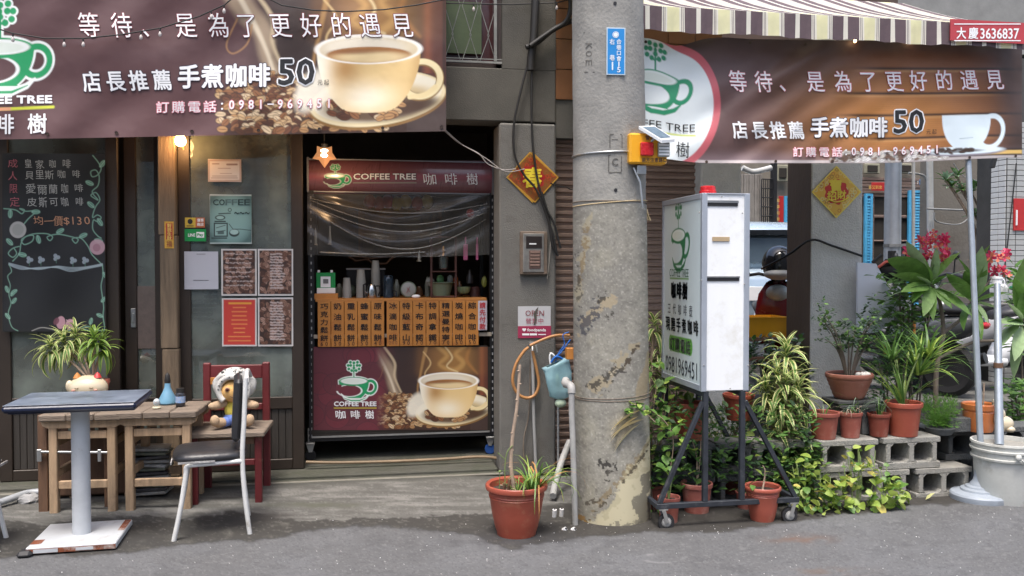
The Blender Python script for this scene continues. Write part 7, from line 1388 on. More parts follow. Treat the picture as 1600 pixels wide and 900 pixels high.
for i in range(3): block(1235+i*105, 1, 'rear row cinder block %s' % ('behind the dracaena', 'behind the small pots', 'behind the tall pot')[i], bm2, YBk+.25); block(1235+i*105, 0, 'rear bottom cinder block %s' % ('behind the dracaena', 'hidden behind the small pots', 'hidden behind the tall pot')[i], bm2, YBk+.25)
ZT = .193*2
def bp(px, dy=.08): p = PY(px, 676, YBk+dy); return Vector((p.x, YBk+dy, ZT))
mk = 1/ppm(bp(1300)); GP = 'terracotta pots on the cinder blocks'
rn = random.Random(77)
T, s = pot('potted_plant', 'leftmost small dusty pot on the cinder blocks', 'plant pot', 0, 0, 0, 48*mk, 41*mk, m_tc2, GP, p=bp(1287)); g = MB(); blades(g, s, 6, .10, .005, rn); part('leaves', g, m_lm, T, kind='stuff')
T, s = pot('potted_plant', 'second small pot on the blocks, topped with dry husks', 'plant pot', 0, 0, 0, 37*mk, 40*mk, m_tc2, GP, p=bp(1328.5)); g = MB(); blades(g, s, 22, .12, .006, rn, 1.5, 2.0, [0, 1, 2, 2]); blades(g, s+Vector((.04, -.03, 0)), 16, .26, .008, rn, 1.3, 2.9, [0, 1]); part('leaves', g, [m_lm, M('grey green', (.14, .2, .14), .6), m_stem], T, kind='stuff')
T, s = pot('potted_plant', 'third small pot on the blocks, right of the grey hanging leaves', 'plant pot', 0, 0, 0, 36*mk, 36*mk, m_tc2, GP, p=bp(1373)); g = MB(); blades(g, s, 12, .2, .007, rn, .8, 1.2, [0, 1]); part('leaves', g, [m_lm, m_ld], T, kind='stuff')
T, s = pot('potted_plant', 'tallest terracotta pot on the blocks with long arching grass leaves', 'plant pot', 0, 0, 0, 58*mk, 53*mk, m_tc, GP, p=bp(1411)); g = MB()
blades(g, s, 22, .42, .015, rn, 1.3, 1.0, [0, 0, 1, 2]); blades(g, s+Vector((.14, .06, .18)), 60, .36, .017, rn, 2.3, 1.1, [0, 1, 0, 2]); blades(g, s+Vector((.24, .1, .28)), 50, .32, .016, rn, 2.4, 1.1, [0, 1, 2]); blades(g, s+Vector((-.04, .06, .28)), 40, .32, .015, rn, 2.2, 1.0, [0, 1]); part('grass_leaves', g, [m_lm, m_lg, m_ll], T, kind='stuff')
g = MB()
for i in range(7): a = rn.uniform(0, 6.28); g.tube(S_([s, s+Vector((.04*math.cos(a), .04*math.sin(a), .14)), s+Vector((.13*math.cos(a)+.05, .12*math.sin(a)+.05, .33))]), .005, 5)
part('stalk', g, m_gst, T, kind='stuff')
# bonsai bowl on a plank stand
q = bp(1326, .20); q.z = ZT; T = thing('plank_stand', 'low stand of two planks raising the bonsai bowl', 'stand', q); zb_ = PY(1326, 622, YBk+.2).z
for k, z in enumerate((zb_-.022, zb_-.048)): g = MB(); g.box(q.x-.13+.012*k, q.x+.13+.01*k, q.y-.1, q.y+.1, z, z+.02, .003); part('plank', g, M('black stone', (.05, .052, .05), .8, .3, 9, .4), T)
g = MB(); g.box(q.x-.1, q.x-.05, q.y-.07, q.y+.07, ZT, zb_-.05, .003); g.box(q.x+.05, q.x+.1, q.y-.07, q.y+.07, ZT, zb_-.05, .003); part('foot', g, m_blk3, T)
mk2 = 1/ppm(q); P = Vector((q.x, q.y, zb_-.001)); T = thing('bonsai_bowl', 'wide brown ribbed bowl with a bushy small-leaved shrub and white pebbles', 'potted plant', P); r = 35.5*mk2; h = 40*mk2; g = MB()
pr = [(r*.55, 0), (r*.6, .004)]+[(r*(.66+.29*i/8)+(.0025 if i % 2 else -.001), h*(.1+.68*i/8)) for i in range(9)]+[(r*.99, h*.82), (r*1.02, h*.9), (r, h*.98), (r*.97, h), (r*.9, h*.97), (r*.88, h*.85)]; g.lathe(pr, P, 32); part('bowl', g, M('brown glaze', (.24, .09, .06), .45, .15, 6, .1, stain=(.35, .22, .16), smount=.3, sscale=8), T); g = MB(); g.lathe([(r*.9, h*.88), (0, h*.9)], P, 20); part('soil', g, m_soil, T)
for i, (dx, dy) in enumerate(((.025, -.06), (.06, -.05), (.088, -.04), (.045, -.085), (.075, -.08))): g = MB(); g.ball(P+Vector((dx, dy, h*.97)), (.022, .016, .016), 10, 7); part('pebble', g, M('white pebble', (.5, .48, .44), .6), T)
g = MB(); gl_m = MB(); base = P+Vector((0, 0, h*.88))
for i in range(15):
    a = i*2.4; rr_ = rn.uniform(.1, .27); zz = rn.uniform(.16, .40); tip = base+Vector((rr_*math.cos(a)*1.0, rr_*.7*math.sin(a), zz)); mid = base.lerp(tip, .5)+Vector((0, 0, .05)); Q = S_([base+Vector((.02*math.cos(a), .02*math.sin(a), 0)), mid, tip]); g.tube(Q, [.006*(1-.8*k/len(Q)) for k in range(len(Q))], 5)
    for k in range(5):
        b_ = mid.lerp(tip, .25*k); e = b_+Vector((rn.uniform(-.12, .12), rn.uniform(-.09, .09), rn.uniform(-.02, .10))); sprig(gl_m, b_, e, 9, .034, .021, rn, [0, 0, 1])
for k in range(3): e = base+Vector((.12+.03*k, 0, .44+.04*k)); sprig(gl_m, base+Vector((.06, 0, .35)), e, 10, .026, .016, rn, 0)
part('stem', g, m_bark, T); part('foliage', gl_m, [m_ld, m_lm], T, kind='stuff')
# asparagus fern
q = bp(1468, .12); T = thing('asparagus_fern', 'soft bright green asparagus fern right of the tall pot', 'plant', q); g = MB(); rn = random.Random(9)
for i in range(900):
    a = rn.uniform(0, 6.28); t = rn.random()**.7; ph = rn.uniform(0, 1.45); c0 = q+Vector((.11*t*math.cos(a)*math.cos(ph*.5), .10*t*math.sin(a), .02+.19*t*math.sin(ph)+.02)); d = (c0-q-Vector((0, 0, .03))).normalized()
    for k in range(4):
        e = c0+(d+Vector((rn.uniform(-.9, .9), rn.uniform(-.9, .9), rn.uniform(-.6, .7)))).normalized()*.028; w_ = Vector((.0016, 0, .0008)); g.add([c0-w_, c0+w_, e], [(0, 1, 2)], rn.choice((0, 1, 1)))
part('foliage', g, [M('fern green', (.09, .24, .03), .6, .2, 9, 0, trans=.4), M('fern light', (.16, .34, .05), .6, .2, 9, 0, trans=.4)], T, kind='stuff')
g = MB(); g.lathe([(.07, -.01), (.09, .03), (.085, .03), (0, .028)], q, 16); part('pot', g, m_blk3, T)
# slate box with a few leaves, animal pot
q = bp(1492, .14); X0, X1, Z0, Z1 = RB(1472, 645, 1510, 664, q.y); g = MB(); g.box(q.x-.08, q.x+.07, q.y-.06, q.y+.06, q.z, q.z+.09, .006); T = solo('slate_planter', g, m_blk3, 'small slate grey planter box between fern and animal pot', 'planter', q); g = MB(); sprig(g, q+Vector((-.05, 0, .09)), q+Vector((.05, 0, .13)), 14, .04, .022, rn, 0); part('leaves', g, m_lm, T)
q = bp(1540, .12); q.z = ZT; T = thing('animal_planter', 'orange flower pot hugged by a cream ceramic animal on the dark blocks', 'planter', q); g = MB(); r = .1; h = .175; c_ = q+Vector((-.05, 0, 0)); g.lathe([(r*.8, 0), (r*.86, .02), (r*.95, h*.7), (r*.9, h*.74), (r*1.0, h*.8), (r*1.03, h*.97), (r*.97, h), (r*.88, h*.95), (r*.86, h*.8)], c_, 28); part('pot', g, M('orange glaze', (.55, .17, .05), .3, .12, 6, .03, coat=.4), T)
g = MB(); g.ball(q+Vector((.075, -.05, .05)), (.075, .055, .052), 18, 12); g.ball(q+Vector((.055, -.04, .105)), (.045, .04, .05), 14, 10); part('body', g, m_cr, T); g = MB(); g.ball(q+Vector((.035, -.055, .155)), (.034, .032, .034), 16, 10); g.ball(q+Vector((.015, -.07, .145)), (.016, .018, .014), 10, 7); part('head', g, m_cr, T)
for s_ in (-1, 1): g = MB(); g.ball(q+Vector((.035+s_*.022, -.05, .188)), (.011, .009, .018), 8, 6); part('ear', g, m_cr, T)
g = MB(); g.ball(q+Vector((.0, -.095, .09)), (.018, .018, .045), 10, 7); g.ball(q+Vector((.10, -.09, .02)), (.03, .03, .02), 10, 7); g.ball(q+Vector((.035, -.05, .20)), (.016, .014, .012), 8, 6, 1); part('paw', g, [m_cr, m_or], T)
g = MB(); g.lathe([(r*.86, h*.85), (0, h*.87)], c_, 16); part('soil', g, m_soil, T); g = MB(); g.tube([c_+Vector((.03, 0, h*.85)), c_+Vector((.035, 0, .3))], .005, 5); part('stem', g, m_stem, T)
# grey pole stand
q = PZ(1531, 783, .0); s_ = 1/ppm(q); T = thing('pole_stand', 'grey plastic parasol stand with a slim leaning pole holding up the banner', 'pole stand', q); m_st = M('blue grey plastic', (.30, .34, .39), .5, .12, 6, .08, stain=(.2, .22, .24), smount=.3); g = MB(); R0 = 43*s_
g.lathe([(R0*.98, 0), (R0*1.0, .012), (R0*1.0, .045), (R0*.95, .056), (R0*.66, .066), (R0*.64, .078), (R0*.5, .084), (R0*.48, .094), (R0*.36, .10), (R0*.33, .112), (R0*.24, .13), (.034, .16), (.030, .20), (.032, .25), (.029, .255), (.029, .32), (.033, .325), (.033, .34), (.024, .345)], q, 36); part('base', g, m_st, T)
tp = PY(1511, 240, 4.93); g = MB(); g.tube([q+Vector((0, 0, .33)), q.lerp(tp, .5)+Vector((.004, 0, .17)), tp+Vector((0, 0, .1))], [.019, .0185, .017], 12); part('pole', g, M('galvanised pole', (.34, .38, .42), .4, .1, 8, .05, metal=.5), T)
# bucket with second pole
q = PZ(1572, 786, .0)+Vector((0, .02, 0)); T = thing('white_bucket', 'dirty white plastic bucket filled with cement holding a pole', 'bucket', q); g = MB(); r = .178; h = .375; m_bk = M('dirty white plastic', (.52, .53, .50), .5, .12, 5, .1, stain=(.33, .32, .28), smount=.4, sscale=5)
g.lathe([(r*.84, 0), (r*.86, .01), (r*.95, h*.72), (r*1.03, h*.73), (r*1.04, h*.76), (r*.98, h*.77), (r*.985, h*.85), (r*1.05, h*.86), (r*1.06, h*.89), (r*1.0, h*.9), (r*1.01, h*.95), (r*1.05, h*.97), (r*1.04, h), (r*.97, h), (r*.95, h*.9)], q, 36); part('body', g, m_bk, T)
g = MB(); g.lathe([(r*.95, h*.93), (0, h*.94)], q, 20); part('cement', g, m_blk2, T); g = MB(); g.tube(S_([q+Vector((-.06, -r*1.06, h*.83)), q+Vector((.03, -r*1.12, h*.62)), q+Vector((.13, -r*.9, h*.42)), q+Vector((.2, -.02, h*.55))]), .006, 6); g.ball(q+Vector((-.06, -r*1.05, h*.83)), (.02, .012, .02), 10, 7); part('handle', g, m_bk, T)
tp = PY(1558, 436, 4.78+.15); bt = q+Vector((-.035, 0, h*.93)); g = MB(); g.tube([bt, tp], [.026, .019], 12); part('pole', g, M('galvanised pole', None), T); g = MB(); g.lathe([(.03, -.03), (.03, .0), (.034, .002), (.034, .014), (.0, .016)], tp, 14); g.tube(S_([tp+Vector((.03, 0, 0)), tp+Vector((.05, 0, -.01)), tp+Vector((.052, 0, -.04)), tp+Vector((.035, 0, -.05))]), .006, 6); part('clip', g, m_tw, T); g = MB(); c_ = bt.lerp(tp, .45); g.lathe([(.028, 0), (.028, .03)], c_, 12); part('collar', g, m_dkw, T)
# ---------------------------------------------------------------- pots and plants behind the trolley
GQ = 'red pots on the ground around the sign trolley'; rn = random.Random(15)
def gp(label, px, py, wpx, hpx, plant, z0=0, mat=None, dy=.12, cat='potted plant', Y=None, bulge=False):
    q = PZ(px, py, z0)+Vector((0, dy, 0)) if Y is None else PY(px, py, Y); s_ = 1/ppm(q); T, s = pot('potted_plant', label, cat, 0, 0, 0, wpx*s_, hpx*s_, mat or m_tc2, GQ, p=q, bulge=bulge); plant(T, s); return T, s
IV = [ovate('leaf', .055, .05, m_lm, heart=1), ovate('leaf', .05, .046, m_lg, heart=1), ovate('leaf', .045, .04, m_ll, heart=1)]; OV = [ovate('leaf', .07, .036, m_lm), ovate('leaf', .06, .032, m_lg), ovate('leaf', .055, .03, m_ll)]
def bush(meshes, n, rx, ry, z0, z1, sc=1.0, stems=4, lean=(0, 0), smat=None):
    def f(T, s):
        g = MB(); o = wloc(T)
        for i in range(stems): a = rn.uniform(0, 6.28); e = s+Vector((rx*.6*math.cos(a)+lean[0], ry*.6*math.sin(a)+lean[1], z0+(z1-z0)*rn.uniform(.5, .95))); Q = S_([s, s.lerp(e, .5)+Vector((rn.uniform(-.02, .02), 0, .03)), e]); g.tube(Q, [.006*(1-.7*k/len(Q)) for k in range(len(Q))], 5)
        part('stem', g, smat or m_gst, T)
        for i in range(n):
            a = rn.uniform(0, 6.28); t = math.sqrt(rn.random()); p_ = s+Vector((rx*t*math.cos(a)+lean[0]*rn.random(), ry*t*math.sin(a)+lean[1]*rn.random(), rn.uniform(z0, z1))); inst('leaf', rn.choice(meshes), T, Matrix.Translation(p_-o) @ quat(a+rn.uniform(-.9, .9), rn.uniform(-.9, .7), rn.uniform(-.5, .5)) @ Matrix.Scale(sc*rn.uniform(.7, 1.25), 4))
    return f
def none(T, s): pass
gp('pot with glossy leafy shrub beside the foot of the pole', 1031, 806, 40, 42, bush(OV, 80, .12, .10, .26, .62, 1.1, 5, smat=m_stem)); gp('small dusty pot left of the trolley wheel', 1057, 829, 36, 44, bush(IV, 9, .05, .05, .02, .22, .9, 2)); gp('straight-sided pot seen through the left of the trolley', 1101, 812, 50, 50, bush(IV, 12, .08, .07, .05, .3, 1, 2, smat=m_stem)); gp('bigger orange red pot at the right wheel of the trolley', 1207, 826, 56, 58, bush(OV, 8, .08, .06, .02, .2, .8, 1, smat=m_stem), mat=m_tc, bulge=True)
gp('low pot with trailing ivy in the middle of the trolley', 1163, 786, 62, 46, bush(IV, 34, .15, .10, -.06, .2, 1.15, 3)); gp('small pot behind the right trolley post', 1180, 806, 34, 30, bush(IV, 6, .05, .04, .0, .1, .8, 1))
gp('big pot with cream leaf tips hanging behind the light box', 1079, 686, 52, 58, bush(OV, 30, .09, .08, .0, .12, .9, 3), Y=YBk+.12, mat=m_tc); gp('pot just below the light box at the right', 1154, 655, 50, 40, bush(OV, 8, .06, .05, .0, .08, .7, 1), Y=YBk+.35, mat=m_tc); gp('dusty pot on the blocks at the left behind the trolley brace', 1056, 660, 40, 34, bush(OV, 14, .08, .07, .0, .14, .8, 2), Y=YBk+.4)
# supports for those pots: blocks behind the trolley
for i, (px, row) in enumerate(((1020, 0), (1122, 0), (1020, 1), (1122, 1))): block(px, row, ['lower dark block behind the trolley, left', 'lower dark block behind the trolley, right', 'upper dark block behind the trolley, left', 'upper dark block behind the trolley, right'][i], bm2, YBk+.03)
# feathery bush in the trolley
q = PZ(1140, 770, 0)+Vector((0, .1, 0)); T = thing('feathery_bush', 'feathery green and straw coloured bush behind the trolley posts', 'plant', q); g = MB(); sp = random.Random(4)
for i in range(420):
    a = sp.uniform(0, 6.28); t = sp.random()**.5; p_ = q+Vector((.17*t*math.cos(a), .12*t*math.sin(a), sp.uniform(.15, .56))); 
    for k in range(4): e = p_+Vector((sp.uniform(-.05, .05), sp.uniform(-.03, .03), sp.uniform(-.01, .06))); w_ = Vector((.003, 0, .001)); g.add([p_-w_, p_+w_, e], [(0, 1, 2)], sp.choice((0, 0, 1, 2)))
blades(g, q+Vector((0, -.06, .12)), 50, .32, .012, sp, 1.5, 2.2, [0, 1, 1, 3]); part('foliage', g, [m_lg, m_lm, M('straw', (.36, .33, .14), .8), m_lo], T, kind='stuff'); g = MB()
for i in range(8): a = sp.uniform(0, 6.28); g.tube([q, q+Vector((.1*math.cos(a), .08*math.sin(a), .4))], .004, 5)
part('stem', g, m_stem, T)
# tall yellow-edged dracaena right of the box
q = PZ(1214, 770, 0); q.z = 0; T = thing('variegated_dracaena', 'tall dracaena with drooping yellow-edged leaves right of the light box', 'plant', q); g = MB(); mk3 = 1/ppm(q)
heads = [PY(x, y, q.y-.12+dy) for x, y, dy in ((1228, 566, 0), (1196, 625, -.02), (1248, 622, -.04), (1228, 610, -.1), (1214, 600, -.05), (1240, 605, .05), (1222, 640, -.08), (1206, 640, .0), (1246, 640, 0), (1232, 672, -.08), (1212, 675, -.05), (1225, 700, -.02))]
for hd in heads: Q = S_([q, q.lerp(hd, .5)+Vector((.03, 0, 0)), hd]); g.tube(Q, .009, 6)
part('stem', g, m_stem, T)
for i, hd in enumerate(heads): rosette(T, hd, 20 if i else 28, 1.15 if i else 1.2, DR, rn, (-30, 60) if i else (-5, 80), .09)
q = PZ(1026, 800, 0)+Vector((0, .35, 0)); T = thing('variegated_dracaena', 'yellow-edged dracaena squeezed between the pole and the light box', 'plant', q); g = MB(); heads = [PY(x, y, q.y) for x, y in ((1022, 520), (1030, 560), (1016, 590), (1034, 600))]
for hd in heads: g.tube([q, hd], .009, 6)
part('stem', g, m_stem, T)
for hd in heads: rosette(T, hd, 22, .95, DR, rn, (-40, 60), .08)
# ivy climbing at the pole
q = PZ(1012, 838, 0)+Vector((0, .28, 0)); T = thing('ivy_vine', 'heart-leaved ivy climbing beside the utility pole', 'vine', q); g = MB(); o = q; Q = S_([PY(x, y, 4.72) for x, y in ((1022, 800), (1016, 740), (1024, 690), (1012, 640), (1016, 600), (1020, 566))]); g.tube(Q, .004, 5); Q2 = S_([PY(x, y, 4.5) for x, y in ((1024, 660), (1005, 642), (990, 632), (975, 650))]); g.tube(Q2, .003, 5); Q3 = S_([PY(x, y, 4.62) for x, y in ((1016, 640), (1040, 660), (1052, 690), (1046, 740))]); g.tube(Q3, .003, 5); part('stem', g, m_stem, T)
for QQ, n_, sp_ in ((Q, 46, .06), (Q2, 16, .03), (Q3, 34, .07)):
    for i in range(n_): p_ = QQ[int(rn.random()*len(QQ))]+Vector((rn.uniform(-sp_, sp_), rn.uniform(-.06, .01), rn.uniform(-.03, .03))); inst('leaf', rn.choice(IV), T, Matrix.Translation(p_-o) @ quat(-math.pi/2+rn.uniform(-1.2, 1.2), rn.uniform(-1.2, .3), rn.uniform(-.5, .5)) @ Matrix.Scale(rn.uniform(.55, 1.15), 4))
DLF = ovate('dry_leaf', .2, .045, M('dry husk', (.8, .66, .38), .8, .3, 9, .2), droop=.4)
for x, y, e in ((1003, 640, -1.0), (998, 650, -1.15), (1006, 655, -.9), (1000, 662, -1.25)): inst('dry_leaf', DLF, T, Matrix.Translation(PY(x, y, 4.47)-wloc(T)) @ quat(R_(185), e+R_(20), .6) @ Matrix.Scale(1.05, 4))
P = PZ(1445, 781, .02); g = MB(); sprig(g, P, P+Vector((.01, 0, .002)), 1, .09, .04, random.Random(1)); solo('fallen_leaf', g, m_ly2, 'single yellow fallen leaf at the foot of the cinder blocks', 'leaf', P)
# lime ground creeper
q = PZ(1300, 800, 0)+Vector((0, .1, 0)); T = thing('lime_creeper', 'lime green leafy creeper spreading over the road edge and blocks', 'plant', q); rn = random.Random(44); o = q
LM = [ovate('leaf', .05, .038, m_ll), ovate('leaf', .045, .034, M('lime leaf', (.42, .52, .13), .5, .25, 7, .05, trans=.35)), ovate('leaf', .042, .032, m_lm), ovate('leaf', .05, .034, M('yellowing leaf', (.55, .48, .12), .6, .3, 12, .1, trans=.3), heart=1, droop=.9), ovate('leaf', .048, .04, m_ll, droop=1.1, fold=.5)]
def fill(n, xs_, y0f, y1f, Yd, sc=1.0):
    for i in range(n):
        x = rn.uniform(*xs_); y = rn.uniform(y0f(x), y1f(x)); z_ = (rn.random())
        p_ = PY(x, y, Yd-.16*((y-640)/160)+rn.uniform(-.07, .07))
        if p_.z < .015: p_.z = .015+rn.random()*.03
        inst('leaf', rn.choice(LM[:3]+LM[:3]+LM[2:]), T, Matrix.Translation(p_-o) @ quat(-math.pi/2+rn.uniform(-1.9, 1.9), rn.uniform(-1.0, .8), rn.uniform(-.9, .9)) @ Matrix.Scale(sc*rn.uniform(.42, 1.12), 4))
tent = lambda pts: (lambda x: float(np.interp(x, [p[0] for p in pts], [p[1] for p in pts])))
top = tent([(1236, 735), (1250, 705), (1275, 730), (1310, 755), (1325, 700), (1345, 690), (1372, 710), (1395, 745), (1418, 765)]); bot = tent([(1236, 798), (1300, 808), (1330, 790), (1360, 800), (1400, 792), (1418, 772)])
fill(300, (1238, 1416), top, bot, YBk-.04, 1.35)
g = MB()
for i in range(26): x = rn.uniform(1245, 1400); a = PY(x, bot(x)-8, YBk-.14); a.z = .01; b_ = PY(x+rn.uniform(-15, 15), top(x)+rn.uniform(0, 30), YBk-.06); g.tube([a, a.lerp(b_, .5)+Vector((0, -.02, 0)), b_], .0025, 5)
part('stem', g, m_gst, T, kind='stuff'); g = MB()
for i in range(300):
    x = rn.uniform(1200, 1290); y = rn.uniform(705, 790); p_ = PY(x, y, YBk-.0+rn.uniform(-.06, .12)); sprig(g, p_, p_+Vector((rn.uniform(-.03, .03), 0, .03)), 2, .042, .028, rn, [0, 1, 2])
part('foliage', g, [m_ll, m_lm, m_lg], T, kind='stuff')
# more dark greenery low behind the trolley
q = PZ(1090, 760, 0)+Vector((0, .4, 0)); T = thing('shade_plants', 'shady mixed greenery against the blocks behind the trolley', 'plants', q, kind='stuff'); g = MB()
for i in range(420): x = rn.uniform(1015, 1275); y = rn.uniform(640, 775); p_ = PY(x, y, YBk+rn.uniform(-.08, .0)); sprig(g, p_, p_+Vector((rn.uniform(-.03, .03), 0, .03)), 2, .05, .03, rn, [0, 0, 1])
part('foliage', g, [m_lg, m_ld], T, kind='stuff')
# left window dracaena in a pot
q = PZ(150, 690, .3); Yw = 5.62; P0 = PY(128, 610, Yw); T = thing('window_dracaena', 'green and yellow dracaena in a small pot on a ledge before the left door', 'potted plant', PY(150, 620, Yw)); heads = [PY(x, y, Yw+d) for x, y, d in ((78, 552, 0), (100, 545, .03), (118, 534, .05), (148, 540, -.02), (160, 552, .02))]; g = MB(); b0 = PY(145, 600, Yw)
for hd in heads: Q = S_([b0, b0.lerp(hd, .5)+Vector((0, 0, .04)), hd]); g.tube(Q, .007, 6)
part('stem', g, m_stem, T); g = MB(); g.lathe([(.055, -.13), (.075, .0), (.08, .0), (.078, .02), (0, .015)], PY(150, 598, Yw), 20); part('pot', g, m_tc, T)
for i, hd in enumerate(heads): rosette(T, hd, 30, 1.0, DR if i < 3 else DRG, rn, (-50, 70), .06)
g = MB(); p_ = PY(150, 615, Yw); g.box(p_.x-.22, p_.x+.2, Yw-.1, Yw+.14, .05, PY(150, 598, Yw).z-.132, .01); solo('low_cabinet', g, m_dkw, 'low dark cabinet behind the stools carrying the dracaena', 'cabinet', (p_.x, Yw, .05))
# plumeria: trunk, big leaves, pink flowers
q = Vector((PY(1452, 660, 5.35).x, 5.35, 0)); T = thing('plumeria', 'plumeria with large paddle leaves and clusters of deep pink flowers', 'tree', q); o = q
knots = [PY(x, y, 5.35) for x, y in ((1462, 700), (1462, 600), (1466, 560), (1474, 520), (1468, 470), (1455, 445))]; g = MB(); Q = S_([q]+knots); g.tube(Q, [.02-.009*k/len(Q) for k in range(len(Q))], 8); br = [[PY(x, y, 5.35) for x, y in ((1474, 520), (1500, 500), (1512, 480), (1520, 470))], [PY(x, y, 5.35) for x, y in ((1466, 560), (1520, 535), (1560, 530), (1590, 500))], [PY(x, y, 5.3) for x, y in ((1590, 560), (1600, 500), (1598, 470))]]
for b_ in br[:2]: Q = S_(b_); g.tube(Q, .011, 7)
g.tube(S_([PY(1455, 445, 5.35), PY(1450, 420, 5.35), PY(1446, 395, 5.35)]), .006, 6); g.tube(S_([PY(1520, 470, 5.35), PY(1545, 440, 5.35), PY(1562, 415, 5.35)]), .005, 6); part('trunk', g, m_bark, T)
PL = [ovate('leaf', 1.0, .29, m, droop=d, fold=.12) for m, d in ((M('leaf fresh', (.19, .34, .08), .4, .3, 7, .05, trans=.35), .5), (m_lm, .9), (M('plumeria leaf', (.28, .40, .19), .4, .25, 6, .05, trans=.3), .3))]
def pleaf(px0, py0, px1, py1, Y=5.3, wk=1.0, dyy=-.1):
    a = PY(px0, py0, Y); b_ = PY(px1, py1, Y+dyy); d = b_-a; L_ = d.length; az = math.atan2(d.y, d.x); el = math.atan2(d.z, math.hypot(d.x, d.y)); k = rn.randrange(3)
    inst('leaf', PL[k], T, Matrix.Translation(a-o) @ quat(az, el-R_(20)+(.5, .9, .3)[k]*.5, rn.uniform(-.9, .9)) @ Matrix.Diagonal((L_*1.03, L_*1.0*wk*rn.uniform(.85, 1.15), L_, 1)))
for l in ((1455, 445, 1378, 400), (1455, 445, 1400, 425), (1452, 442, 1425, 375), (1455, 440, 1455, 385), (1455, 440, 1498, 392), (1456, 445, 1512, 420), (1458, 447, 1512, 445), (1455, 448, 1425, 470), (1456, 448, 1440, 492), (1458, 450, 1490, 480), (1458, 448, 1505, 465), (1455, 448, 1405, 452), (1452, 446, 1432, 430), (1455, 440, 1470, 392),
          (1456, 446, 1390, 462), (1456, 446, 1480, 430), (1454, 444, 1440, 400), (1458, 450, 1520, 490), (1455, 448, 1460, 500), (1520, 470, 1540, 380), (1522, 472, 1575, 455), (1520, 470, 1482, 425), (1598, 505, 1555, 500), (1598, 500, 1605, 400), (1520, 470, 1508, 420), (1520, 470, 1500, 395), (1522, 468, 1528, 385), (1522, 470, 1545, 420), (1522, 470, 1560, 440), (1524, 472, 1560, 480), (1520, 472, 1525, 520), (1520, 472, 1500, 515), (1524, 470, 1548, 400), (1524, 472, 1545, 505), (1518, 472, 1495, 460), (1520, 474, 1538, 530),
          (1596, 500, 1570, 470), (1596, 500, 1588, 430), (1596, 500, 1610, 440), (1596, 505, 1565, 520), (1596, 510, 1575, 560), (1598, 510, 1590, 590), (1596, 505, 1572, 500), (1600, 505, 1620, 560), (1596, 500, 1560, 545)): pleaf(*l)
m_pk = M('deep pink petal', (.62, .045, .12), .5, .25, 30, 0, trans=.25); m_pk2 = M('orange pink petal', (.75, .22, .12), .5, .25, 30, 0, trans=.25)
pt = MB(); 
for k in range(5):
    a = k*math.tau/5; c_, s__ = math.cos(a), math.sin(a); R2 = lambda x, y, z: (x*c_-y*s__, x*s__+y*c_, z); pt.add([R2(0, 0, 0), R2(.013, .008, .008), R2(.03, .009, .010), R2(.034, -.002, .006), R2(.022, -.010, .004)], [(0, 1, 2, 3, 4)], 0 if k % 2 else 1, True)
FL = mkmesh('flower', pt, [m_pk, m_pk2]); FL2 = mkmesh('flower', pt, [m_pk, m_pk])
for (cx, cy, rx, ry, n_) in ((1458, 375, 22, 12, 22), (1422, 393, 8, 6, 6), (1470, 395, 14, 14, 18), (1448, 398, 12, 8, 7), (1566, 425, 14, 8, 9), (1552, 400, 10, 7, 5), (1572, 400, 10, 8, 5), (1545, 418, 8, 5, 4), (1440, 378, 10, 6, 6)):
    for i in range(n_): a = rn.uniform(0, 6.28); t = math.sqrt(rn.random()); p_ = PY(cx+rx*t*math.cos(a), cy+ry*t*math.sin(a), 5.3+rn.uniform(-.05, .05)); inst('flower', rn.choice((FL, FL2)), T, Matrix.Translation(p_-o) @ Matrix.Rotation(rn.uniform(0, 6), 4, 'Z') @ Matrix.Rotation(R_(rn.uniform(40, 110)), 4, 'X') @ Matrix.Rotation(rn.uniform(0, 6), 4, 'Z') @ Matrix.Scale(rn.uniform(.8, 1.25), 4))
# leafy mass behind the pots and at the right edge
rn = random.Random(71)
for lb, x0, x1, y0, y1, Yd, n_, L_, mi in (('bright leafy shrub filling the space behind the tall grass pot', 1375, 1470, 432, 590, 5.75, 420, .075, [0, 0, 1]), ('dark broadleaf shrub behind the bonsai bowl', 1350, 1440, 520, 640, 5.6, 200, .06, [1, 2]), ('low leafy plant at the right edge behind the bucket', 1560, 1625, 600, 690, 5.6, 150, .07, [0, 1]), ('pale leafy plant at the right edge under the plumeria', 1575, 1640, 420, 560, 5.8, 130, .10, [0, 1, 1])):
    q = PY((x0+x1)/2, 640, Yd); q.z = 0; T = thing('leafy_shrub', lb, 'shrub', q); g = MB()
    for i in range(n_):
        x = rn.gauss((x0+x1)/2, (x1-x0)*.25); y = rn.uniform(y0, y1); p_ = PY(x, y, Yd+rn.uniform(-.12, .12)); sprig(g, p_, p_+Vector((rn.uniform(-.04, .04), rn.uniform(-.03, .03), .04)), 2, L_, L_*.5, rn, mi)
    part('foliage', g, [m_lm, m_lg, m_ld], T, kind='stuff'); g = MB()
    for i in range(7): g.tube([q+Vector((rn.uniform(-.05, .05), 0, 0)), PY(rn.uniform(x0+15, x1-15), rn.uniform(y0+20, y0+60), Yd)], .007, 5)
    part('stem', g, m_bark, T)
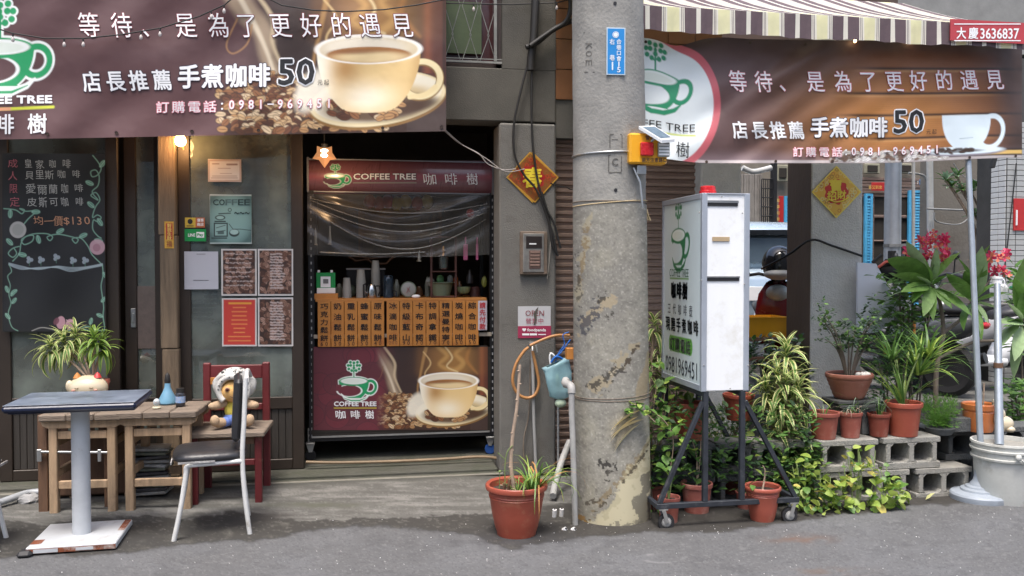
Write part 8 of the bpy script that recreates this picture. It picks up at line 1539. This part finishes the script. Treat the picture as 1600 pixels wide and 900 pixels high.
# ================================================================ ARCADE BACKGROUND
# yellow tray and shelf
Ys = 6.6; X0, X1, Z0, Z1 = RB(1160, 524, 1234, 531, Ys); T = thing('wooden_shelf', 'low wooden shelf rack with pots and a yellow tray behind the light box', 'shelf', ((X0+X1)/2, Ys, 0)); X0 -= .5; m_sh = M('shelf wood', (.24, .13, .08), .7, .3, 8, .2)
for z in (Z0, Z0-.16): g = MB(); g.box(X0, X1, Ys-.1, Ys+.3, z, z+.03, .003); part('shelf_board', g, m_sh, T)
for x in (X0, X1-.03): g = MB(); g.box(x, x+.03, Ys-.095, Ys-.065, .301, Z0-.001, .003); part('leg', g, m_sh, T)
zt_ = Z0+.031; X2, X3, Z2, Z3 = RB(1171, 495, 1231, 523, Ys-.05); g = MB(); t_ = .008
xa, xb, ya, yb = X2-.1, X3, Ys-.08, Ys+.22
g.prism([(xa+.01, zt_), (xb-.01, zt_), (xb, Z3), (xa, Z3)], ya, ya+t_, 'y'); g.prism([(xa+.01, zt_), (xb-.01, zt_), (xb, Z3), (xa, Z3)], yb-t_, yb, 'y'); g.box(xa+.01, xb-.01, ya+t_, yb-t_, zt_, zt_+.006); g.box(xb-.016, xb-.006, ya+t_+.001, yb-t_-.001, zt_+.007, Z3); g.box(xa+.006, xa+.016, ya+t_+.001, yb-t_-.001, zt_+.007, Z3); g.box(xa-.008, xb+.008, ya-.008, ya-.0005, Z3-.012, Z3+.002, .002)
solo('yellow_tray', g, m_yl, 'yellow plastic tray on the wooden shelf beside the dark pillar', 'tray', ((xa+xb)/2, Ys, zt_))
q = PY(1183, 545, Ys); g = MB(); g.box(q.x-.04, q.x+.04, Ys-.05, Ys, Z0-.13, Z0-.03, .004); solo('white_carton', g, m_tw, 'small white carton on the shelf under the yellow tray', 'carton', q)
q = PY(1185, 595, 6.3); q.z = .3; T = thing('shade_shrub', 'white-edged shrub in the gap under the shelf', 'plant', q); g = MB(); rn = random.Random(66)
for i in range(90): x = rn.uniform(1165, 1265); y = rn.uniform(535, 620); p_ = PY(x, y, 6.05+rn.uniform(-.1, .1)); sprig(g, p_, p_+Vector((rn.uniform(-.06, .06), 0, .06)), 4, .07, .035, rn, [0, 0, 1, 2])
part('foliage', g, [m_lg, m_ld, M('white green', (.4, .45, .35), .5)], T, kind='stuff')
# rope and white board on the pillar
cable('dark rope tied round the light arcade pillar', [(1190, 420, 6.38), (1232, 398, 6.1), (1267, 375, 5.975), (1300, 384, 5.975), (1347, 400, 5.975)], 5.975, .009, 'rope', m_blk, 'rope')
g = MB(); pl_ = [PY(x, y, 5.9) for x, y in ((1340, 410), (1369, 412), (1400, 470), (1396, 505), (1368, 520), (1340, 520))]; g.prism([(p_.x, p_.z) for p_ in pl_][::-1], 5.9, 5.92); solo('white_board', g, M('pale board', (.72, .73, .80), .5, .04, 3, .02), 'pale cut-cornered board leaning at the arcade pillar', 'board', (pl_[4].x, 5.91, pl_[4].z))
P = PY(1392, 425, 6.0); T = thing('black_umbrella', 'half open black umbrella with a red edge beside the white board', 'umbrella', P); g = MB(); c_ = P; R1 = .2; vs = [c_+Vector((-.1, 0, .03))]
for i in range(9): a = R_(-95+i*22); vs.append(c_+Vector((-.1+R1*math.cos(a)*1.0, -.1*math.sin(a*2), R1*math.sin(a)*.5)))
g.add(vs, [(0, i, i+1) for i in range(1, 9)]); g.add([v+Vector((0, .01, -.01)) for v in vs], [(0, i+1, i) for i in range(1, 9)]); g.ball(PY(1395, 425, 6.02), (.13, .1, .085), 14, 8); part('canopy', g, m_blk, T); g = MB(); g.tube([PY(1372, 418, 5.9), PY(1384, 409, 5.9), PY(1405, 408, 5.9)], .011, 6); part('red_edge', g, M('salmon', (.6, .1, .06), .5), T); g = MB(); g.tube([PY(1363, 410, 5.9), PY(1378, 398, 5.9)], .012, 6); part('handle', g, m_blk, T)
# scooters
def scooter(loc, a, c1, c2, label, mirror=True):
    T = thing('motor_scooter', label, 'scooter', loc, 'scooters parked in the arcade'); TT = Matrix.Translation(loc) @ Matrix.Rotation(a, 4, 'Z')
    m1 = M('scooter %s' % (c1,), c1, .25, .06, 4, 0, coat=.6); m2 = M('scooter %s' % (c2,), c2, .45, .1, 6, .05)
    def P_(name, mb, mat, par=T): return part(name, mb, mat, par)
    for x in (-.62, .62):
        g = MB(); g.T = TT @ Matrix.Translation((x, 0, .24)) @ Matrix.Rotation(math.pi/2, 4, 'X'); g.lathe([(.15, -.04), (.2, -.05), (.235, -.03), (.24, 0), (.235, .03), (.2, .05), (.15, .04)], (0, 0, 0), 26); wh = P_('wheel', g, M('black rubber', None)); g = MB(); g.T = TT @ Matrix.Translation((x, 0, .24)) @ Matrix.Rotation(math.pi/2, 4, 'X'); g.lathe([(0, -.03), (.05, -.04), (.15, -.03), (.16, 0), (.15, .03), (.05, .04), (0, .03)], (0, 0, 0), 20); P_('rim', g, M('galvanised', None), wh)
    g = MB(); g.T = TT
    def loft(secs): 
        vs = []; n = 12
        for x, z, w_, h_ in secs:
            for j in range(n): an = math.tau*j/n; vs.append((x, w_*math.copysign(abs(math.cos(an))**.7, math.cos(an)), z+h_*math.copysign(abs(math.sin(an))**.7, math.sin(an))))
        k = len(secs); g.add(vs, [(i*n+j, i*n+(j+1) % n, (i+1)*n+(j+1) % n, (i+1)*n+j) for i in range(k-1) for j in range(n)]+[tuple(range(n)), tuple(range((k-1)*n, k*n))], 0, True)
    loft([(-.92, .66, .04, .03), (-.8, .62, .11, .09), (-.55, .56, .16, .14), (-.3, .5, .17, .17), (-.12, .38, .15, .14), (-.05, .3, .13, .06)]); loft([(-.1, .27, .15, .05), (.2, .27, .16, .045), (.38, .3, .15, .07)]); loft([(.36, .32, .16, .1), (.44, .55, .20, .16), (.5, .8, .17, .14), (.5, .95, .1, .06)]); loft([(.45, .42, .06, .06), (.62, .5, .08, .05), (.82, .42, .05, .04)])
    P_('body', g, m1); g = MB(); g.T = TT
    loft([(-.78, .74, .09, .03), (-.5, .75, .15, .05), (-.2, .72, .15, .05), (-.02, .68, .1, .04)]); P_('seat', g, m2)
    g = MB(); g.T = TT; g.tube([(.5, 0, .9), (.44, 0, 1.02)], .03, 8); g.tube([(.38, -.34, 1.03), (.44, -.15, 1.06), (.45, 0, 1.03), (.44, .15, 1.06), (.38, .34, 1.03)], .014, 8); g.tube([(.38, -.34, 1.03), (.40, -.24, 1.045)], .02, 8); g.tube([(.38, .34, 1.03), (.40, .24, 1.045)], .02, 8); P_('handlebar', g, m2)
    for s in (-1, 1): g = MB(); g.T = TT; g.tube([(.42, s*.22, 1.05), (.44, s*.28, 1.18)], .006, 6); g.ball((.44, s*.3, 1.22), (.02, .06, .04), 12, 8); P_('mirror', g, m2)
    g = MB(); g.T = TT; g.ball((.56, 0, .9), (.06, .1, .07), 14, 10); P_('headlight', g, M('grey lens', None)); g = MB(); g.T = TT; g.ball((-.9, 0, .63), (.04, .09, .035), 12, 8); P_('tail_light', g, M('red lens', None)); g = MB(); g.T = TT; g.tube([(.6, .07, .24), (.5, .09, .6)], .018, 8); g.tube([(.6, -.07, .24), (.5, -.09, .6)], .018, 8); g.tube([(-.1, -.13, .22), (-.5, -.16, .24), (-.85, -.17, .34)], [.025, .05, .05], 10); P_('fork', g, m2); return T
def at_(px, Y, z=0.0): p_ = PY(px, 500, Y); return Vector((p_.x, Y, z))
scooter(at_(1206, 7.35, .3), R_(-112), (.17, .01, .014), (.03, .03, .032), 'red scooter behind the dark pillar with a helmet on its handlebar'); scooter(at_(1375, 7.2, .3), R_(120), (.06, .065, .07), (.03, .03, .03), 'dark grey scooter behind the bonsai and grass pots'); s2 = scooter(at_(1545, 6.95, .3), R_(168), (.75, .77, .80), (.04, .04, .045), 'silver white scooter behind the plumeria at the right'); scooter(at_(1480, 7.7, .3), R_(140), (.35, .36, .38), (.03, .03, .03), 'grey scooter in the middle of the arcade row')
P = PY(1217, 412, 6.85); T = thing('helmet', 'black open helmet resting on the red scooter', 'helmet', P-Vector((0, 0, .15))); g = MB(); k0 = 18; vs = []
g.ball(P, (.14, .15, .155), 22, 14); part('shell', g, M('gloss black', (.01, .011, .013), .15, 0, 3, 0, coat=.6), T); g = MB(); g.ball(P+Vector((-.02, -.05, -.09)), (.13, .13, .05), 16, 8); part('visor_rim', g, m_pvc, T)
P = PY(1408, 482, 6.2); T = thing('grey_bag_cover', 'grey rounded cover on a scooter mirror behind the fern', 'cover', P-Vector((0, 0, .12))); g = MB(); g.ball(P, (.09, .08, .13), 16, 10); part('cover', g, M('grey vinyl', (.28, .28, .29), .4, .15, 12, .2), T); g = MB(); g.ball(P+Vector((-.03, -.03, .10)), (.06, .05, .03), 12, 8); part('lid', g, m_blk, T)
for (x, y, lb) in ((1427, 512, 'orange stick end beside the scooter mirror'), (1384, 548, 'lower orange stick end among the grass leaves')): P = PY(x, y, 6.1); g = MB(); g.tube([P+Vector((0, 0, -.05)), P+Vector((0, 0, .05))], .018, 8); solo('orange_stick', g, m_org, lb, 'stick', P-Vector((0, 0, .05)))
# grey metal pole and thin pipes
q = at_(1393, 8.2); T = thing('steel_post', 'thick galvanised post with a clamp in the courtyard', 'post', q); g = MB(); g.lathe([(.088, 0), (.078, 4)], q, 20); part('shaft', g, M('galv steel', (.5, .52, .53), .45, .15, 5, .1, metal=.5), T); zc = PY(1393, 383, 8.2).z; g = MB(); g.lathe([(.092, zc-.02), (.092, zc+.01)], q, 16); g.beam(q+Vector((-.1, -.09, zc-.01)), q+Vector((.09, -.1, zc)), .02, .03); part('clamp', g, M('worn steel', None), T); g = MB(); g.box(q.x-.1, q.x-.04, q.y-.13, q.y-.07, zc-.17, zc-.06, .005); part('junction_box', g, m_blk, T)
cable('thin white upright pipe in front of the blue shutters', [(1427, 200), (1427, 350), (1426, 440), (1424, 500)], 6.6, .014, 'thin_post', m_pvc, 'post'); cable('white upright drain pipe right of the red couplet', [(1452, 200), (1453, 300), (1454, 380), (1455, 480)], 9.5, .04, 'drain_pipe', M('white pvc', (.5, .5, .48), .4), 'pipe'); cable('thin grey pipe with a bend at the lintel', [(1420, 270), (1440, 273), (1447, 280), (1449, 300), (1450, 420)], 9.6, .014, 'bent_pipe', m_pvc, 'pipe'); cable('horizontal pipe across the rendered wall', [(1448, 326), (1500, 328), (1556, 329)], 9.4, .012, 'wall_pipe', m_pvc, 'pipe'); cable('sagging grey cable on the rendered wall', [(1460, 332), (1462, 345), (1480, 350), (1500, 350), (1515, 340)], 9.4, .008, 'cable', m_pvc); cable('loose wire crossing the rendered wall', [(1490, 255), (1505, 275), (1530, 283), (1556, 288)], 9.4, .006, 'wire', m_pvc, 'wire')
# old house with blue shutters
YH = 11.5; H = thing('old_house', 'old wooden house with blue louvred shutters and red couplets behind the arcade', 'house', (PY(1330, 400, YH).x, YH, 0)); m_ow = M('old brown plank', (.17, .12, .10), .8, .4, 6, .3, stretch=(.3, 1, 6)); m_bl = M('blue paint', (.07, .36, .62), .55, .2, 9, .1)
def hb(name, x0, y0, x1, y1, d0, d1, mat, par=None, bev=.01, org=None): X0, X1, Z0, Z1 = RB(x0, y0, x1, y1, YH); g = MB(); g.box(X0, X1, YH+d0, YH+d1, max(Z0, 0), Z1, bev); return part(name, g, mat, par or H, org=org or ((X0+X1)/2, YH, Z0))
hb('wall', 1130, 120, 1475, 640, .05, .3, M('dark old wall', (.19, .17, .14), .9, .3, 2, .2))
for i in range(6): hb('plank', 1240, 277+i*5.2, 1450, 281.5+i*5.2, -.02+.006*(i % 2), .04, m_ow, bev=.004)
hb('doorway', 1350, 306, 1418, 640, .0, .04, m_dark); hb('door_rail', 1352, 336, 1416, 341, -.03, -.001, m_ow); hb('door_rail', 1352, 375, 1416, 378, -.03, -.001, m_ow); hb('door_mullion', 1361, 308, 1364, 500, -.03, -.001, m_ow)
def shut(x0, x1, y0=303, y1=640):
    X0, X1, Z0, Z1 = RB(x0, y0, x1, y1, YH); Z0 = max(Z0, .1); g = MB(); w_ = .035; g.box(X0, X0+w_, YH-.07, YH-.03, Z0, Z1); g.box(X1-w_, X1, YH-.07, YH-.03, Z0, Z1); g.box(X0+w_, X1-w_, YH-.068, YH-.032, Z0, Z0+w_); g.box(X0+w_, X1-w_, YH-.068, YH-.032, Z1-w_, Z1); s_ = part('shutter', g, m_bl, H, org=((X0+X1)/2, YH, Z0)); g = MB(); z = Z0+.05
    while z < Z1-.06: g.add([(X0+w_, YH-.062, z), (X1-w_, YH-.062, z), (X1-w_, YH-.038, z+.05), (X0+w_, YH-.038, z+.05)], [(0, 1, 2, 3)]); z += .042
    part('louvre', g, m_bl, s_, kind='stuff'); return s_
shut(1346, 1358); shut(1414, 1438, 298); shut(1221, 1240, 307)
for (x0, x1, y0, y1, tx) in ((1438, 1444, 295, 420, '春滿乾坤福滿門'), (1212, 1220, 307, 356, '萬事如意')):
    s_ = hb('couplet', x0, y0, x1, y1, -.09, -.08, M('couplet red', None)); g = MB()
    for i, ch in enumerate(tx): letters(g, ch, (x0+x1)/2, y0+6+i*(y1-y0-10)/len(tx), 5, 5.5, plane_map(YH-.09, .004), 0, 0)
    part('lettering', g, M('gold ink', None), s_)
s_ = hb('lintel_banner', 1356, 286, 1379, 299, -.09, -.08, M('couplet red', None)); g = MB()
for i, ch in enumerate('春又到來'): letters(g, ch, 1359.5+i*5.4, 292.5, 5, 6, plane_map(YH-.09, .004), 0, 0)
part('lettering', g, M('gold ink', None), s_)
s_ = hb('house_number', 1431, 281, 1437, 290, -.09, -.08, M('plate blue', None)); g = MB(); letters(g, '7', 1434, 285.5, 2.5, 5, plane_map(YH-.09, .004), 0, 0); part('lettering', g, m_tw, s_)
for x in (1348, 1400): 
    f_ = hb('upper_window', x, 256, x+24, 272, -.05, -.01, M('pale frame', (.28, .27, .2), .6)); hb('pane', x+4, 259, x+20, 269, -.06, -.051, m_dark, f_)
hb('upper_window', 1210, 258, 1230, 284, -.05, -.01, M('pale frame', None)); hb('vent_fan', 1214, 263, 1226, 279, -.07, -.051, m_dark)
# left of it: grey gate and barred window with greenery behind
G = thing('grey_gate', 'brown grey corrugated gate panel with a barred arched opening', 'gate', (PY(1180, 400, 11).x, 11, 0))
X0, X1, Z0, Z1 = RB(1140, 272, 1190, 640, 11); n = 12
for i in range(n): g = MB(); u0 = X0+(X1-X0)*i/n; g.box(u0+.002, u0+(X1-X0)/n-.002, 11-.01*(i % 2), 11.03, max(Z0, .02), Z1, .004); part('panel', g, M('gate grey', (.2, .18, .16), .7, .25, 6, .1), G)
X2, X3, Z2, Z3 = RB(1190, 280, 1206, 352, 10.95); g = MB()
for i in range(6): x = X2+(X3-X2)*i/5; g.tube([(x, 10.95, Z2), (x, 10.95, Z3)], .008, 5)
for i in range(6): z = Z2+(Z3-Z2)*i/5; g.tube([(X2, 10.94, z), (X3, 10.94, z)], .008, 5)
g.box(X3, X3+.05, 10.9, 11, 0, Z3+.3); part('grille', g, m_tk, G)
q = PY(1198, 330, 12.5); T = thing('garden_bush', 'bright green bush seen through the barred opening', 'bush', (q.x, q.y, 0)); g = MB(); rn = random.Random(8)
for i in range(300): p_ = q+Vector((rn.uniform(-.5, .5), rn.uniform(-.2, .2), rn.uniform(-1.2, .6))); sprig(g, p_, p_+Vector((0, 0, .08)), 3, .10, .06, rn, [0, 1])
part('foliage', g, [m_ll, m_lm], T, kind='stuff'); g = MB(); g.tube([(q.x, q.y, 0), (q.x, q.y, q.z)], .05, 8); part('trunk', g, m_bark, T)
cable('white bent pipe under the arcade ceiling', [(1160, 262), (1175, 268), (1190, 266), (1205, 262)], 8.5, .03, 'ceiling_pipe', M('white pvc', None), 'pipe')
# rendered wall and shrub with pale rosettes
X0, X1, Z0, Z1 = RB(1452, 150, 1650, 700, 9.6); g = MB(); g.box(X0, X1, 9.6, 9.8, 0, 4.2); solo('rendered_wall', g, M('grey stained render', (.22, .20, .17), .95, .35, 1.2, .4, 30, stain=(.12, .10, .08), smount=.6, sscale=1.2), 'stained grey brown rendered wall behind the plumeria', 'wall', ((X0+X1)/2, 9.7, 0))
q = PY(1515, 560, 7.9); q.z = 0; T = thing('rosette_shrub', 'thin shrub with pale green leaf rosettes before the rendered wall', 'shrub', q); g = MB(); hd = [PY(x, y, 7.9) for x, y in ((1478, 282), (1495, 275), (1502, 296), (1530, 293), (1524, 338), (1542, 284), (1487, 292), (1518, 300))]; root = PY(1540, 470, 7.9); g.tube([q, root], .02, 6)
for h_ in hd: g.tube(S_([root, root.lerp(h_, .5)+Vector((.1, 0, .1)), h_]), .010, 5)
part('branch', g, m_stem, T); SL = [ovate('leaf', .17, .05, M('pale leaf', (.36, .52, .32), .5, .2, 7, .05, trans=.3)), ovate('leaf', .15, .05, m_lm)]; o = q
for h_ in hd:
    for i in range(13): inst('leaf', rn.choice(SL), T, Matrix.Translation(h_-o) @ quat(i*2.4, rn.uniform(-.3, .9)) @ Matrix.Scale(rn.uniform(.6, 1.0), 4))
q = PY(1562, 470, 7.6); q.z = 0; T = thing('dry_dracaena', 'brown dry spiky plant before the white tiled column', 'plant', q); g = MB(); blades(g, PY(1550, 440, 7.6), 30, .5, .03, rn, 1.2, 1.2, [0, 1]); g.tube([q, PY(1550, 440, 7.6)], .02, 6); part('leaves', g, [m_lo, m_stem], T, kind='stuff')
# white tiled column with red paper
YT = 7.3; XT = PY(1571, 400, YT).x; C_ = thing('tiled_column', 'column clad in small white glazed tiles with a red paper on it', 'column', (XT+.3, YT, 0)); g = MB(); g.box(XT, XT+1.2, YT, YT+.4, 0, 3.4); part('core', g, M('dark grout', (.06, .06, .058), .9), C_)
m_wt = M('white glazed tile', (.7, .71, .7), .25, .08, 5, .02); m_wt2 = M('shaded white tile', (.36, .37, .365), .3, .15, 5, .02); tb = MB(); tb.box(0, .094, -.006, 0, 0, .045, .002); tf = mkmesh('tile', tb, m_wt2); tb = MB(); tb.box(-.006, 0, 0, .094, 0, .045, .002); ts = mkmesh('tile', tb, m_wt); cnt = 0  # front tiles are white ones too, with the shade put into their colour
zz = .25
while zz < 2.75:
    for i in range(3): inst('tile', tf, C_, Matrix.Translation(Vector((XT+.004+i*.1, YT-.0005, zz))-C_.location))
    for i in range(4): inst('tile', ts, C_, Matrix.Translation(Vector((XT-.0005, YT+.004+i*.1, zz))-C_.location)) if i < 2 else None
    zz += .051
X0, X1, Z0, Z1 = RB(1584, 310, 1602, 360, YT-.02); g = MB(); g.box(X0, X1+.1, YT-.02, YT-.012, Z0, Z1); T = solo('red_paper', g, M('couplet red', None), 'red paper sheet pinned on the tiled column', 'paper', (X0, YT-.016, Z0)); g = MB(); X0, X1, Z0, Z1 = RB(1588, 328, 1590, 352, YT-.03); g.box(X0, X1, YT-.03, YT-.021, Z0, Z1); part('stick', g, m_tw, T)
P = PY(1550, 262, YT-.05); g = MB(); g.beam(P, P+Vector((.03, 0, .1)), .03, .04); solo('camera_bracket', g, m_blk, 'small black fixture at the top of the tiled column', 'fixture', P)
cable('thin black wires on the tiled column', [(1588, 255), (1580, 330), (1572, 400), (1565, 440)], YT-.03, .006, 'wire', m_blk, 'wire')
P = PY(1565, 450, 5.9); T = thing('green_top_jar', 'pale jug with a green cap among the scooters at the right', 'jug', P-Vector((0, 0, .1))); g = MB(); g.lathe([(.05, -.1), (.05, 0), (.03, .03)], P, 14); part('body', g, m_tw, T); g = MB(); g.ball(P+Vector((.12, 0, .0)), (.06, .03, .02), 10, 6); part('cap', g, M('mint plastic', (.05, .4, .2), .4), T)
# silver blue car behind
q = at_(1190, 9.2); q.z = .31; CR = thing('parked_car', 'silver blue hatchback seen from behind beyond the red scooter', 'car', q); q.z = .31; m_cb = M('car paint', (.42, .52, .60), .25, .05, 3, 0, metal=.4, coat=.8); TT = Matrix.Translation(q) @ Matrix.Rotation(R_(-10), 4, 'Z')
def secs(name, S, mat, par=CR, n=20, e=.45):
    g = MB(); g.T = TT; vs = []
    for y, w_, z0, z1 in S:
        for j in range(n): a = math.tau*j/n; vs.append((w_*math.copysign(abs(math.cos(a))**e, math.cos(a)), y, (z0+z1)/2+(z1-z0)/2*math.copysign(abs(math.sin(a))**e, math.sin(a))))
    k = len(S); g.add(vs, [(i*n+j, (i+1)*n+j, (i+1)*n+(j+1) % n, i*n+(j+1) % n) for i in range(k-1) for j in range(n)]+[tuple(range(n)), tuple(reversed(range((k-1)*n, k*n)))], 0, True); return part(name, g, mat, par)
bd = secs('body', [(0, .78, .35, .95), (.06, .86, .28, 1.08), (.4, .88, .22, 1.1), (2.8, .88, .22, 1.02), (3.9, .8, .25, .85), (4.1, .6, .35, .7)], m_cb); secs('roof', [(.15, .70, .95, 1.50), (.4, .72, .95, 1.64), (1.8, .72, .95, 1.66), (2.6, .66, .95, 1.45), (3.2, .6, .95, 1.05)], m_cb)
g = MB(); g.T = TT; g.prism([(-.62, 1.16), (.62, 1.16), (.56, 1.44), (-.56, 1.44)], .10, .16); part('rear_window', g, M('car glass', (.10, .14, .18), .12, .2, 2, 0, coat=.6), CR); g = MB(); g.T = TT; g.prism([(-.60, 1.47), (.60, 1.47), (.56, 1.53), (-.56, 1.53)], .05, .2); part('spoiler', g, M('gloss black', None), CR)
for s in (-1, 1): g = MB(); g.T = TT; g.box(s*.62, s*.84, -.01, .1, .86, 1.06, .03); part('tail_light', g, M('pale lens', (.5, .42, .42), .2, .1, 4, 0, coat=.5), CR)
for s in (-1, 1):
    for y in (.8, 3.3): g = MB(); g.T = TT @ Matrix.Translation((s*.82, y, .32)) @ Matrix.Rotation(math.pi/2, 4, 'Y'); g.lathe([(0, -.1), (.2, -.11), (.31, -.1), (.32, 0), (.31, .1), (.2, .11), (0, .1)], (0, 0, 0), 24); part('wheel', g, M('black rubber', None), CR)
g = MB(); g.T = TT; g.box(-.19, .19, -.03, -.01, .72, .88, .004); part('number_plate', g, m_tw, CR); g = MB(); g.T = TT; g.box(-.7, .7, -.02, .03, .32, .45, .02); part('bumper', g, m_blk, CR)
# courtyard enclosure far behind
g = MB(); g.box(-10, 3.0, 13.5, 13.7, 0, 5); g.box(3.0, 20, 14.5, 14.7, 0, 5.0); solo('courtyard_wall', g, m_wall, 'plain rear wall closing the courtyard behind the old house', 'wall', (5, 14, 0))
# small shrubs inside arcade under the gap
for o in LINKS: 
    if o.name not in SC.collection.objects: SC.collection.objects.link(o)
